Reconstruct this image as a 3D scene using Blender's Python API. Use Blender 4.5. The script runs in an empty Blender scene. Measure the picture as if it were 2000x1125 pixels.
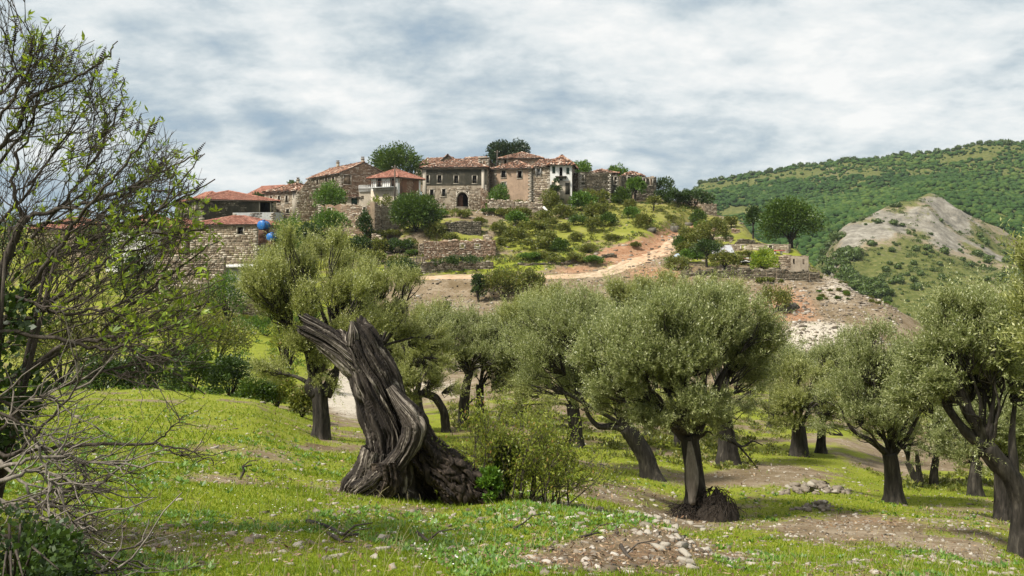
import bpy, math, random
import numpy as np
from math import radians, pi

# ------------------------------------------------------------------ camera, sky, sun, exposure
scene = bpy.context.scene
C = scene.collection
F, CX, HY = 1732.0, 1000.0, 470.0          # focal length in photo pixels, optical centre, eye level

cam_d = bpy.data.cameras.new('camera')
cam = bpy.data.objects.new('camera', cam_d); C.objects.link(cam)
cam.location = (0, 0, 0); cam.rotation_euler = (radians(90), 0, 0)
cam_d.sensor_width = 36; cam_d.lens = 36 * F / 2000.0
cam_d.shift_y = -(562.5 - HY) / 2000.0
cam_d.clip_start = 0.05; cam_d.clip_end = 20000
scene.camera = cam

EXPO = 1.60
scene.view_settings.view_transform = 'Standard'
scene.view_settings.look = 'None'
scene.view_settings.gamma = 1
scene.view_settings.use_curve_mapping = False
scene.view_settings.exposure = EXPO
scene.cycles.max_bounces = 6
scene.cycles.diffuse_bounces = 3
scene.cycles.transmission_bounces = 4
scene.cycles.transparent_max_bounces = 4

SUN_DIR = np.array([-0.52, -0.34, 0.80]); SUN_DIR /= np.linalg.norm(SUN_DIR)   # towards the sun
sd = bpy.data.lights.new('sun', 'SUN'); sd.energy = 2.5; sd.angle = radians(9); sd.color = (1.0, 0.95, 0.86)
sun = bpy.data.objects.new('sun', sd); C.objects.link(sun)
from mathutils import Vector, Matrix
sun.rotation_euler = Vector(SUN_DIR).to_track_quat('Z', 'Y').to_euler()
sun.location = (-60, -30, 80)

world = bpy.data.worlds.new('World'); scene.world = world; world.use_nodes = True


class NT:
    """tiny node-tree writer"""
    def __init__(self, tree):
        self.t = tree; self.n = tree.nodes; self.l = tree.links; self.n.clear()
    def a(self, kind, ins=None, **props):
        nd = self.n.new(kind)
        for k, v in props.items():
            setattr(nd, k, v)
        for k, v in (ins or {}).items():
            self.s(nd, k, v)
        return nd
    def s(self, nd, k, v):
        sock = nd.inputs[k]
        if isinstance(v, bpy.types.NodeSocket):
            self.l.new(v, sock)
        elif isinstance(v, bpy.types.Node):
            self.l.new(v.outputs[0], sock)
        else:
            if isinstance(v, tuple) and len(v) == 3 and sock.type == 'RGBA':
                v = v + (1,)
            sock.default_value = v
    def math(self, op, a, b=0.5, c=None, clamp=False):
        nd = self.n.new('ShaderNodeMath'); nd.operation = op; nd.use_clamp = clamp
        self.s(nd, 0, a); self.s(nd, 1, b)
        if c is not None: self.s(nd, 2, c)
        return nd.outputs[0]
    def mix(self, f, a, b, blend='MIX'):
        nd = self.n.new('ShaderNodeMix'); nd.data_type = 'RGBA'; nd.blend_type = blend
        self.s(nd, 0, f); self.s(nd, 6, a); self.s(nd, 7, b)
        return nd.outputs[2]
    def ramp(self, f, stops, interp='LINEAR'):
        nd = self.n.new('ShaderNodeValToRGB'); cr = nd.color_ramp; cr.interpolation = interp
        while len(cr.elements) < len(stops): cr.elements.new(0.5)
        for e, (p, c) in zip(cr.elements, stops):
            e.position = p
            e.color = (c if len(c) == 4 else tuple(c) + (1,)) if isinstance(c, (tuple, list)) else (c, c, c, 1)
        self.s(nd, 0, f)
        return nd.outputs[0]
    def noise(self, vec, scale, detail=4.0, rough=0.55, dist=0.0, out=0, lac=2.0):
        nd = self.n.new('ShaderNodeTexNoise')
        if vec is not None: self.s(nd, 'Vector', vec)
        self.s(nd, 'Scale', scale); self.s(nd, 'Detail', detail); self.s(nd, 'Roughness', rough); self.s(nd, 'Distortion', dist)
        self.s(nd, 'Lacunarity', lac)
        return nd.outputs[out]
    def mapping(self, vec, scale=(1, 1, 1), loc=(0, 0, 0), rot=(0, 0, 0)):
        nd = self.n.new('ShaderNodeMapping'); self.s(nd, 'Vector', vec)
        nd.inputs['Scale'].default_value = scale; nd.inputs['Location'].default_value = loc; nd.inputs['Rotation'].default_value = rot
        return nd.outputs[0]


def build_world():
    n = NT(world.node_tree)
    K = 1.0 / 2 ** EXPO
    geo = n.a('ShaderNodeTexCoord').outputs['Generated']
    sep = n.a('ShaderNodeSeparateXYZ', {0: geo})
    x, y, z = sep.outputs
    zc = n.math('MAXIMUM', z, 0.0)
    den = n.math('ADD', zc, 0.30)
    px = n.math('DIVIDE', x, den); py = n.math('DIVIDE', y, den)
    vec = n.a('ShaderNodeCombineXYZ', {0: px, 1: py, 2: 0.0}).outputs[0]
    big = n.noise(n.mapping(vec, (0.85, 0.95, 1), (3.1, 7.7, 0.4)), 1.0, 3.0, 0.5, 0.0)
    mid = n.noise(n.mapping(vec, (2.3, 2.5, 1), (0.6, 1.9, 2.0)), 1.0, 10.0, 0.63, 0.15)
    fine = n.noise(n.mapping(vec, (7.0, 8.0, 1), (5.6, 0.9, 5.0)), 1.0, 6.0, 0.6, 0.1)
    v = n.math('MULTIPLY', n.math('SUBTRACT', big, 0.5), 1.2)
    v = n.math('ADD', v, n.math('MULTIPLY', n.math('SUBTRACT', mid, 0.5), 1.40))
    v = n.math('ADD', v, n.math('MULTIPLY', n.math('SUBTRACT', fine, 0.5), 0.55))
    v = n.math('ADD', v, 0.665)
    # cloud deck: the lower it is seen, the greyer and bluer
    low = n.math('MULTIPLY', n.math('SUBTRACT', 1.0, n.math('MULTIPLY', zc, 4.6), clamp=True), 0.33)
    v = n.math('SUBTRACT', v, low)
    cloud = n.ramp(v, [(0.12, (0.26*K, 0.38*K, 0.50*K)), (0.34, (0.42*K, 0.52*K, 0.60*K)), (0.48, (0.58*K, 0.66*K, 0.70*K)),
                       (0.62, (0.78*K, 0.83*K, 0.84*K)), (0.82, (0.98*K, 0.98*K, 0.96*K))])
    sky = n.a('ShaderNodeTexSky')
    sky.sky_type = 'NISHITA'; sky.sun_disc = False
    sky.sun_elevation = math.asin(SUN_DIR[2]); sky.sun_rotation = math.atan2(SUN_DIR[0], SUN_DIR[1])
    b1 = n.a('ShaderNodeBackground', {'Color': sky.outputs[0], 'Strength': 0.05})
    b2 = n.a('ShaderNodeBackground', {'Color': cloud, 'Strength': 1.0})
    cover = n.ramp(v, [(0.1, 0.85), (0.35, 0.97)])
    m = n.a('ShaderNodeMixShader', {0: cover, 1: b1.outputs[0], 2: b2.outputs[0]})
    n.a('ShaderNodeOutputWorld', {0: m.outputs[0]})
build_world()

# ------------------------------------------------------------------ helpers
def P(px, py, Y):
    return np.array([(px - CX) / F * Y, Y, (HY - py) / F * Y])

def hash3(ix, iy, iz, seed):
    h = (ix.astype(np.int64) * 374761393 + iy.astype(np.int64) * 668265263 + iz.astype(np.int64) * 2147483647 + seed * 1274126177) & 0xffffffff
    h = ((h ^ (h >> 13)) * 1274126177) & 0xffffffff
    h = h ^ (h >> 16)
    return (h & 0xffff) / 65535.0

def vnoise(p, seed=0):
    """value noise in -1..1 for (N,3) points"""
    i = np.floor(p).astype(np.int64); f = p - i; f = f * f * (3 - 2 * f)
    r = 0
    for dx in (0, 1):
        wx = f[:, 0] if dx else 1 - f[:, 0]
        for dy in (0, 1):
            wy = f[:, 1] if dy else 1 - f[:, 1]
            for dz in (0, 1):
                wz = f[:, 2] if dz else 1 - f[:, 2]
                r = r + wx * wy * wz * hash3(i[:, 0] + dx, i[:, 1] + dy, i[:, 2] + dz, seed)
    return r * 2 - 1

def fbm(p, octv=4, seed=0, gain=0.5):
    a, s, r, q = 1.0, 0.0, 0.0, np.array(p, float)
    for o in range(octv):
        r = r + a * vnoise(q, seed + o); s += a; a *= gain; q = q * 2.03 + 11.7
    return r / s

def fbm2(x, y, scale, octv=4, seed=0):
    return fbm(np.stack([np.ravel(x) * scale, np.ravel(y) * scale, np.zeros(np.size(x))], 1), octv, seed).reshape(np.shape(x))

def nrm(v):
    return v / np.maximum(np.linalg.norm(v, axis=-1, keepdims=True), 1e-9)

class MB:
    """collects vertices, quads and triangles of one mesh"""
    def __init__(self):
        self.v, self.q, self.t, self.n = [], [], [], 0
    def add(self, V, Q=None, T=None):
        V = np.asarray(V, float).reshape(-1, 3)
        if Q is not None and len(Q): self.q.append(np.asarray(Q).reshape(-1, 4) + self.n)
        if T is not None and len(T): self.t.append(np.asarray(T).reshape(-1, 3) + self.n)
        self.v.append(V); self.n += len(V)
    def box(self, o, a, b, c):
        """box from corner o with edge vectors a, b, c"""
        o, a, b, c = (np.asarray(t, float) for t in (o, a, b, c))
        V = [o, o + a, o + a + b, o + b, o + c, o + a + c, o + a + b + c, o + b + c]
        self.add(V, [(0, 3, 2, 1), (4, 5, 6, 7), (0, 1, 5, 4), (1, 2, 6, 5), (2, 3, 7, 6), (3, 0, 4, 7)])
    def tube(self, pts, rad, seg=8, cap=True):
        V, Q, T = tube_geo(np.asarray(pts, float), np.asarray(rad, float), seg, cap)
        self.add(V, Q, T)
    def mesh(self, name, mat, smooth=False, attrs=None):
        V = np.concatenate(self.v) if self.v else np.zeros((0, 3))
        Q = np.concatenate(self.q) if self.q else np.zeros((0, 4), int)
        T = np.concatenate(self.t) if self.t else np.zeros((0, 3), int)
        me = bpy.data.meshes.new(name)
        me.vertices.add(len(V)); me.vertices.foreach_set('co', V.astype(np.float32).ravel())
        nl = len(Q) * 4 + len(T) * 3
        me.loops.add(nl); me.loops.foreach_set('vertex_index', np.concatenate([Q.ravel(), T.ravel()]).astype(np.int32))
        me.polygons.add(len(Q) + len(T))
        st = np.concatenate([np.arange(len(Q)) * 4, len(Q) * 4 + np.arange(len(T)) * 3]).astype(np.int32)
        me.polygons.foreach_set('loop_start', st)
        if smooth:
            me.polygons.foreach_set('use_smooth', np.ones(len(Q) + len(T), bool))
        if attrs:
            for k, arr in attrs.items():
                at = me.attributes.new(k, 'FLOAT_COLOR', 'POINT'); at.data.foreach_set('color', arr.astype(np.float32).ravel())
        me.update(calc_edges=True)
        if mat is not None: me.materials.append(mat)
        return me
    def obj(self, name, mat, parent=None, smooth=False, attrs=None, loc=None):
        """links the mesh as one object; geometry is in world space unless loc is given"""
        if loc is not None:
            self.v = [v - np.asarray(loc, float) for v in self.v]
        me = self.mesh(name, mat, smooth, attrs)
        o = bpy.data.objects.new(name, me); C.objects.link(o)
        if parent is not None:
            o.parent = parent
        elif loc is not None:
            o.location = tuple(loc)
        return o

def tube_geo(pts, rad, seg=8, cap=True):
    K = len(pts)
    tan = nrm(np.gradient(pts, axis=0))
    ref = np.array([0.0, 1.0, 0.0]) if abs(tan[:, 1]).mean() < 0.8 else np.array([1.0, 0, 0])
    a = nrm(np.cross(tan, ref)); b = np.cross(tan, a)
    th = np.arange(seg) * 2 * pi / seg
    ring = pts[:, None, :] + rad[:, None, None] * (np.cos(th)[None, :, None] * a[:, None, :] + np.sin(th)[None, :, None] * b[:, None, :])
    V = ring.reshape(-1, 3)
    i = np.arange(K - 1)[:, None] * seg; j = np.arange(seg)[None, :]; j2 = (j + 1) % seg
    Q = np.stack([i + j, i + j2, i + seg + j2, i + seg + j], -1).reshape(-1, 4)
    T = None
    if cap:
        V = np.concatenate([V, pts[:1], pts[-1:]]); k0 = K * seg
        j = np.arange(seg); j2 = (j + 1) % seg
        T = np.concatenate([np.stack([np.full(seg, k0), j2, j], 1), np.stack([np.full(seg, k0 + 1), (K - 1) * seg + j, (K - 1) * seg + j2], 1)])
    return V, Q, T

def twigs_geo(pts, rad, seg=3):
    """many thin tubes at once: pts (N,K,3), rad (N,K)"""
    N, K, _ = pts.shape
    tan = nrm(np.gradient(pts, axis=1))
    ref = np.array([0.31, 0.92, 0.24])
    a = nrm(np.cross(tan, ref[None, None])); b = np.cross(tan, a)
    th = np.arange(seg) * 2 * pi / seg
    V = pts[:, :, None, :] + rad[:, :, None, None] * (np.cos(th)[None, None, :, None] * a[:, :, None, :] + np.sin(th)[None, None, :, None] * b[:, :, None, :])
    n = np.arange(N)[:, None, None] * K * seg; i = np.arange(K - 1)[None, :, None] * seg; j = np.arange(seg)[None, None, :]; j2 = (j + 1) % seg
    Q = np.stack([n + i + j, n + i + j2, n + i + seg + j2, n + i + seg + j], -1).reshape(-1, 4)
    return V.reshape(-1, 3), Q

def leaves_geo(base, d, side, L, Wd, fold=0.12):
    """rhombus leaves: base (N,3), unit direction d, unit side vector, length, width"""
    up = np.cross(d, side)
    L = L[:, None]; Wd = Wd[:, None]
    m = base + d * L * 0.48
    V = np.stack([base, m - side * Wd * 0.5 + up * Wd * fold, base + d * L, m + side * Wd * 0.5 + up * Wd * fold], 1).reshape(-1, 3)
    Q = np.arange(len(base) * 4).reshape(-1, 4)
    return V, Q

def rand_unit(rng, n):
    return nrm(rng.normal(size=(n, 3)))

def perp(rng, d):
    return nrm(np.cross(d, rand_unit(rng, len(d))))

def empty(name, loc=(0, 0, 0)):
    o = bpy.data.objects.new(name, None); C.objects.link(o); o.location = tuple(float(t) for t in loc)
    o.empty_display_size = 0.3
    return o

def tag(o, label=None, cat=None, group=None, kind=None):
    if label: o['label'] = label
    if cat: o['category'] = cat
    if group: o['group'] = group
    if kind: o['kind'] = kind
    return o

# ------------------------------------------------------------------ materials
def new_mat(name):
    m = bpy.data.materials.new(name); m.use_nodes = True
    return m, NT(m.node_tree)

def finish(n, col, rough=0.85, bump=None, bstr=0.4, bdist=0.05, spec=0.25, metal=0.0):
    p = n.a('ShaderNodeBsdfPrincipled', {'Base Color': col, 'Roughness': rough, 'Metallic': metal})
    p.inputs['Specular IOR Level'].default_value = spec
    if bump is not None:
        b = n.a('ShaderNodeBump', {'Height': bump, 'Strength': bstr, 'Distance': bdist})
        n.s(p, 'Normal', b.outputs[0])
    n.a('ShaderNodeOutputMaterial', {0: p.outputs[0]})
    return p

def leaf_mat(name, stops, trans=0.35, tcol=None, rough=0.45, spec=0.35, nscale=0.0):
    m, n = new_mat(name)
    r = n.a('ShaderNodeNewGeometry').outputs['Random Per Island']
    if nscale:
        pos = n.a('ShaderNodeTexCoord').outputs['Object']
        ns = n.noise(pos, nscale, 2.0, 0.5)
        r = n.math('ADD', n.math('MULTIPLY', r, 0.55), n.math('MULTIPLY', n.math('SUBTRACT', ns, 0.25), 0.9), clamp=True)
    col = n.ramp(r, stops)
    p = n.a('ShaderNodeBsdfPrincipled', {'Base Color': col, 'Roughness': rough}); p.inputs['Specular IOR Level'].default_value = spec
    tc = n.mix(0.55, col, tcol or (0.20, 0.26, 0.02))
    t = n.a('ShaderNodeBsdfTranslucent', {'Color': tc})
    mx = n.a('ShaderNodeMixShader', {0: trans, 1: p.outputs[0], 2: t.outputs[0]})
    n.a('ShaderNodeOutputMaterial', {0: mx.outputs[0]})
    return m

def island_mat(name, stops, rough=0.9, nscale=6.0, namt=0.5, bstr=0.3, bdist=0.03, stain=None):
    """one colour per loose piece (stone, tile), with grain and optional dark lichen stain"""
    m, n = new_mat(name)
    r = n.a('ShaderNodeNewGeometry').outputs['Random Per Island']
    col = n.ramp(r, stops)
    pos = n.a('ShaderNodeTexCoord').outputs['Object']
    g = n.noise(pos, nscale, 5.0, 0.65)
    col = n.mix(namt, col, n.ramp(g, [(0.25, 0.35), (0.75, 1.0)]), 'MULTIPLY')
    if stain:
        s = n.noise(pos, stain[0], 5.0, 0.65)
        col = n.mix(n.ramp(s, [(stain[1], 0.0), (stain[1] + 0.12, stain[2])]), col, stain[3])
    finish(n, col, rough, g, bstr, bdist)
    return m

def bark_mat(name, dark, light, scale=1.0, lscale=0.5, contrast=0.6):
    m, n = new_mat(name)
    pos = n.a('ShaderNodeTexCoord').outputs['Object']
    st = n.noise(n.mapping(pos, (16*scale, 16*scale, 3*scale)), 1.0, 6.0, 0.62, 0.6)
    bl = n.noise(pos, 2.2*lscale, 4.0, 0.6)
    f = n.math('ADD', n.math('MULTIPLY', st, contrast), n.math('MULTIPLY', bl, 1 - contrast))
    col = n.ramp(f, [(0.36, dark), (0.52, tuple(0.72*a+0.28*b for a, b in zip(dark, light))), (0.68, light)])
    finish(n, col, 0.9, st, 0.7, 0.03, 0.2)
    return m

def plaster_mat(name, base, dark, stain_amt=0.6, scale=0.35, lo=0.42, bare=None, bare_at=0.62):
    m, n = new_mat(name)
    pos = n.a('ShaderNodeTexCoord').outputs['Object']
    big = n.noise(pos, scale, 6.0, 0.65, 0.6)
    streak = n.noise(n.mapping(pos, (1.6, 1.6, 0.25)), 1.0, 5.0, 0.65, 0.4)
    fine = n.noise(pos, 5.0, 5.0, 0.7)
    f = n.math('ADD', n.math('MULTIPLY', big, 0.6), n.math('MULTIPLY', streak, 0.4))
    col = n.mix(n.ramp(f, [(lo, 0.0), (lo + 0.16, stain_amt)]), base, dark)
    col = n.mix(0.45, col, n.ramp(fine, [(0.3, 0.5), (0.7, 1.0)]), 'MULTIPLY')
    if bare is not None:
        b = n.noise(pos, 0.8, 6.0, 0.7, 0.8)
        col = n.mix(n.ramp(b, [(bare_at, 0.0), (bare_at + 0.05, 1.0)]), col, bare)
    finish(n, col, 0.92, fine, 0.35, 0.04, 0.15)
    return m

def flat_mat(name, col, rough=0.7, namt=0.35, scale=8.0, spec=0.3, metal=0.0):
    m, n = new_mat(name)
    pos = n.a('ShaderNodeTexCoord').outputs['Object']
    g = n.noise(pos, scale, 4.0, 0.6)
    c = n.mix(namt, col, n.ramp(g, [(0.3, 0.4), (0.7, 1.0)]), 'MULTIPLY')
    finish(n, c, rough, g, 0.2, 0.02, spec, metal)
    return m

M = {}
M['olive'] = leaf_mat('olive_leaf', [(0.0, (0.080, 0.106, 0.032)), (0.35, (0.175, 0.204, 0.066)), (0.7, (0.310, 0.335, 0.135)), (1.0, (0.52, 0.53, 0.29))], 0.44, (0.28, 0.32, 0.06), 0.40, 0.5)
M['olive_b'] = leaf_mat('olive_leaf_yellowish', [(0.0, (0.090, 0.112, 0.030)), (0.35, (0.195, 0.218, 0.058)), (0.7, (0.335, 0.352, 0.112)), (1.0, (0.52, 0.52, 0.23))], 0.44, (0.31, 0.34, 0.05), 0.40, 0.5)  # second olive leaf tone, a little yellower than the first
M['vitex'] = leaf_mat('chaste_leaf', [(0.0, (0.080, 0.140, 0.014)), (0.5, (0.160, 0.245, 0.024)), (1.0, (0.29, 0.36, 0.040))], 0.42, (0.38, 0.44, 0.02))
M['yellow'] = leaf_mat('spring_leaf', [(0.0, (0.075, 0.110, 0.014)), (0.5, (0.165, 0.205, 0.026)), (0.93, (0.28, 0.30, 0.05)), (1.0, (0.30, 0.15, 0.06))], 0.42, (0.30, 0.34, 0.03))
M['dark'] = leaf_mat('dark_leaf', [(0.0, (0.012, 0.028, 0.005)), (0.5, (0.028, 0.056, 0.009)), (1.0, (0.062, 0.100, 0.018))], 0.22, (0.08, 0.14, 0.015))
M['broad'] = leaf_mat('broad_leaf', [(0.0, (0.020, 0.046, 0.006)), (0.5, (0.046, 0.088, 0.010)), (1.0, (0.098, 0.145, 0.020))], 0.28, (0.12, 0.19, 0.012))
M['fresh'] = leaf_mat('fresh_leaf', [(0.0, (0.035, 0.080, 0.010)), (0.5, (0.070, 0.140, 0.016)), (1.0, (0.130, 0.205, 0.028))], 0.30, (0.16, 0.26, 0.02))
M['scrub'] = leaf_mat('scrub_leaf', [(0.0, (0.050, 0.066, 0.014)), (0.5, (0.115, 0.136, 0.024)), (0.85, (0.19, 0.20, 0.038)), (1.0, (0.23, 0.18, 0.07))], 0.3, (0.20, 0.22, 0.02))
M['pine'] = leaf_mat('pine_needle', [(0.0, (0.008, 0.022, 0.010)), (0.6, (0.018, 0.040, 0.016)), (1.0, (0.036, 0.062, 0.022))], 0.1)
M['hilltree'] = leaf_mat('hill_tree_leaf', [(0.0, (0.012, 0.030, 0.007)), (0.5, (0.028, 0.060, 0.012)), (1.0, (0.076, 0.108, 0.022))], 0.0, None, 0.8, 0.1, 0.012)
M['hillleaf'] = leaf_mat('hill_bush_leaf', [(0.0, (0.026, 0.050, 0.011)), (0.5, (0.055, 0.090, 0.018)), (1.0, (0.11, 0.14, 0.03))], 0.15)
M['grass'] = leaf_mat('grass_blade', [(0.0, (0.045, 0.085, 0.006)), (0.35, (0.115, 0.180, 0.010)), (0.7, (0.210, 0.270, 0.015)), (0.95, (0.31, 0.33, 0.03)), (1.0, (0.36, 0.30, 0.12))], 0.35, (0.28, 0.35, 0.01), 0.5, 0.3, 1.1)
M['weed'] = leaf_mat('weed_leaf', [(0.0, (0.035, 0.090, 0.010)), (0.5, (0.075, 0.165, 0.016)), (1.0, (0.14, 0.235, 0.025))], 0.3, (0.2, 0.3, 0.02))
M['bark'] = bark_mat('olive_bark', (0.007, 0.006, 0.005), (0.115, 0.100, 0.082))
def grain_mat(name, dark, mid, light, lim=(0.42, 0.52, 0.62)):
    m, n = new_mat(name)
    g = n.a('ShaderNodeAttribute', attribute_name='grain').outputs['Vector']
    a = n.noise(n.mapping(g, (5.5, 5.5, 0.9)), 1.0, 5.0, 0.6, 0.5); b = n.noise(n.mapping(g, (16, 16, 1.6)), 1.0, 6.0, 0.65, 0.6); c = n.noise(n.mapping(g, (1.3, 1.3, 1.1)), 1.0, 3.0, 0.5)
    f = n.math('ADD', n.math('MULTIPLY', a, 0.42), n.math('ADD', n.math('MULTIPLY', b, 0.38), n.math('MULTIPLY', c, 0.20)))
    col = n.ramp(f, [(lim[0], dark), (lim[1], mid), (lim[2], light)])
    finish(n, col, 0.85, b, 0.8, 0.02, 0.25)
    return m
M['deadwood'] = grain_mat('dead_wood', (0.008, 0.006, 0.005), (0.045, 0.036, 0.028), (0.40, 0.35, 0.29))
M['rootgrain'] = grain_mat('torn_root_wood', (0.005, 0.004, 0.003), (0.026, 0.019, 0.014), (0.12, 0.09, 0.066))
M['rootwood'] = bark_mat('root_wood', (0.005, 0.004, 0.003), (0.075, 0.056, 0.042), 2.4, 0.9, 0.75)
M['twig'] = bark_mat('twig_bark', (0.035, 0.027, 0.021), (0.135, 0.115, 0.092), 1.5)
M['paletwig'] = bark_mat('pale_dead_twig', (0.10, 0.085, 0.068), (0.34, 0.30, 0.25), 1.5)
M['seed'] = flat_mat('seed_head', (0.030, 0.021, 0.018), 0.9)
M['rubble'] = island_mat('limestone', [(0.0, (0.070, 0.054, 0.038)), (0.4, (0.16, 0.128, 0.092)), (0.8, (0.29, 0.25, 0.20)), (1.0, (0.48, 0.44, 0.38))], 0.9, 14.0, 0.5, 0.4, 0.02)
M['paving'] = island_mat('pale_limestone', [(0.0, (0.20, 0.17, 0.13)), (1.0, (0.46, 0.42, 0.35))], 0.9, 12.0, 0.5, 0.4, 0.02)
M['masonry'] = island_mat('wall_stone', [(0.0, (0.11, 0.082, 0.056)), (0.3, (0.24, 0.185, 0.130)), (0.7, (0.36, 0.30, 0.222)), (1.0, (0.56, 0.50, 0.41))], 0.9, 3.0, 0.3, 0.3, 0.03, (0.45, 0.56, 0.7, (0.055, 0.050, 0.036)))
M['masonry_red'] = island_mat('brown_wall_stone', [(0.0, (0.13, 0.080, 0.052)), (0.35, (0.28, 0.190, 0.128)), (0.75, (0.38, 0.285, 0.205)), (1.0, (0.56, 0.49, 0.40))], 0.9, 3.0, 0.3, 0.3, 0.03, (0.4, 0.62, 0.5, (0.06, 0.052, 0.04)))
M['masonry_dark'] = island_mat('mossy_wall_stone', [(0.0, (0.050, 0.042, 0.028)), (0.45, (0.11, 0.094, 0.066)), (0.8, (0.19, 0.165, 0.12)), (1.0, (0.33, 0.29, 0.23))], 0.95, 3.0, 0.3, 0.3, 0.03, (0.5, 0.48, 0.8, (0.028, 0.030, 0.018)))
M['quoin'] = island_mat('corner_stone', [(0.0, (0.25, 0.215, 0.165)), (1.0, (0.42, 0.375, 0.305))], 0.9, 4.0, 0.45)
M['tile_red'] = island_mat('new_roof_tile', [(0.0, (0.20, 0.080, 0.052)), (0.6, (0.34, 0.140, 0.092)), (1.0, (0.42, 0.22, 0.155))], 0.8, 2.0, 0.5, 0.3, 0.03, (0.35, 0.56, 0.55, (0.10, 0.062, 0.045)))
M['tile_old'] = island_mat('old_roof_tile', [(0.0, (0.055, 0.036, 0.027)), (0.3, (0.17, 0.085, 0.052)), (0.65, (0.33, 0.165, 0.100)), (0.88, (0.42, 0.28, 0.20)), (1.0, (0.60, 0.52, 0.43))], 0.9, 5.0, 0.45, 0.3, 0.03, (0.6, 0.58, 0.6, (0.05, 0.042, 0.034)))
M['mortar'] = plaster_mat('rubble_mortar', (0.27, 0.205, 0.140), (0.075, 0.060, 0.042), 0.7, 0.4)
M['mortar_red'] = plaster_mat('brown_mortar', (0.33, 0.215, 0.140), (0.10, 0.072, 0.05), 0.6, 0.4)
M['stained'] = plaster_mat('black_stained_plaster', (0.115, 0.100, 0.074), (0.030, 0.030, 0.022), 0.8, 0.6, 0.34)
M['ochre'] = plaster_mat('ochre_plaster', (0.42, 0.300, 0.210), (0.20, 0.145, 0.10), 0.6, 0.6, 0.44)
M['redplaster'] = plaster_mat('red_brown_plaster', (0.25, 0.130, 0.080), (0.055, 0.045, 0.035), 0.85, 0.22, 0.44)
M['white'] = plaster_mat('whitewash', (0.72, 0.71, 0.67), (0.42, 0.40, 0.36), 0.5, 0.5, 0.50)
M['cream'] = plaster_mat('cream_plaster', (0.52, 0.45, 0.35), (0.26, 0.21, 0.155), 0.6, 0.5, 0.45)
M['concrete'] = plaster_mat('grey_render', (0.42, 0.43, 0.42), (0.22, 0.22, 0.20), 0.6, 0.5, 0.45)
M['void'] = flat_mat('dark_interior', (0.012, 0.010, 0.009), 0.95)
M['wood'] = flat_mat('weathered_wood', (0.085, 0.066, 0.050), 0.85, 0.5, 10)
M['palewood'] = flat_mat('pale_painted_wood', (0.52, 0.51, 0.48), 0.8, 0.4, 8)
M['green_paint'] = flat_mat('green_shutter_paint', (0.060, 0.115, 0.085), 0.7, 0.4)
M['redpaint'] = flat_mat('red_cloth', (0.40, 0.045, 0.035), 0.8, 0.3)
M['glass'] = flat_mat('dark_glass', (0.020, 0.024, 0.026), 0.15, 0.2, 3.0, 0.5)
M['blue'] = flat_mat('blue_plastic', (0.010, 0.125, 0.38), 0.4, 0.45, 3.0, 0.5)
M['rust'] = flat_mat('rusty_iron', (0.10, 0.050, 0.030), 0.85, 0.5)
M['tin'] = plaster_mat('corrugated_tin', (0.36, 0.375, 0.39), (0.13, 0.07, 0.045), 0.85, 0.9, 0.44)
M['tarp'] = flat_mat('pale_tarpaulin', (0.27, 0.31, 0.34), 0.5, 0.3, 3.0, 0.4)
M['turf'] = flat_mat('turf_clump', (0.06, 0.075, 0.02), 0.95, 0.5)
M['earth'] = flat_mat('root_soil', (0.028, 0.021, 0.015), 0.95, 0.6, 14.0)
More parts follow.
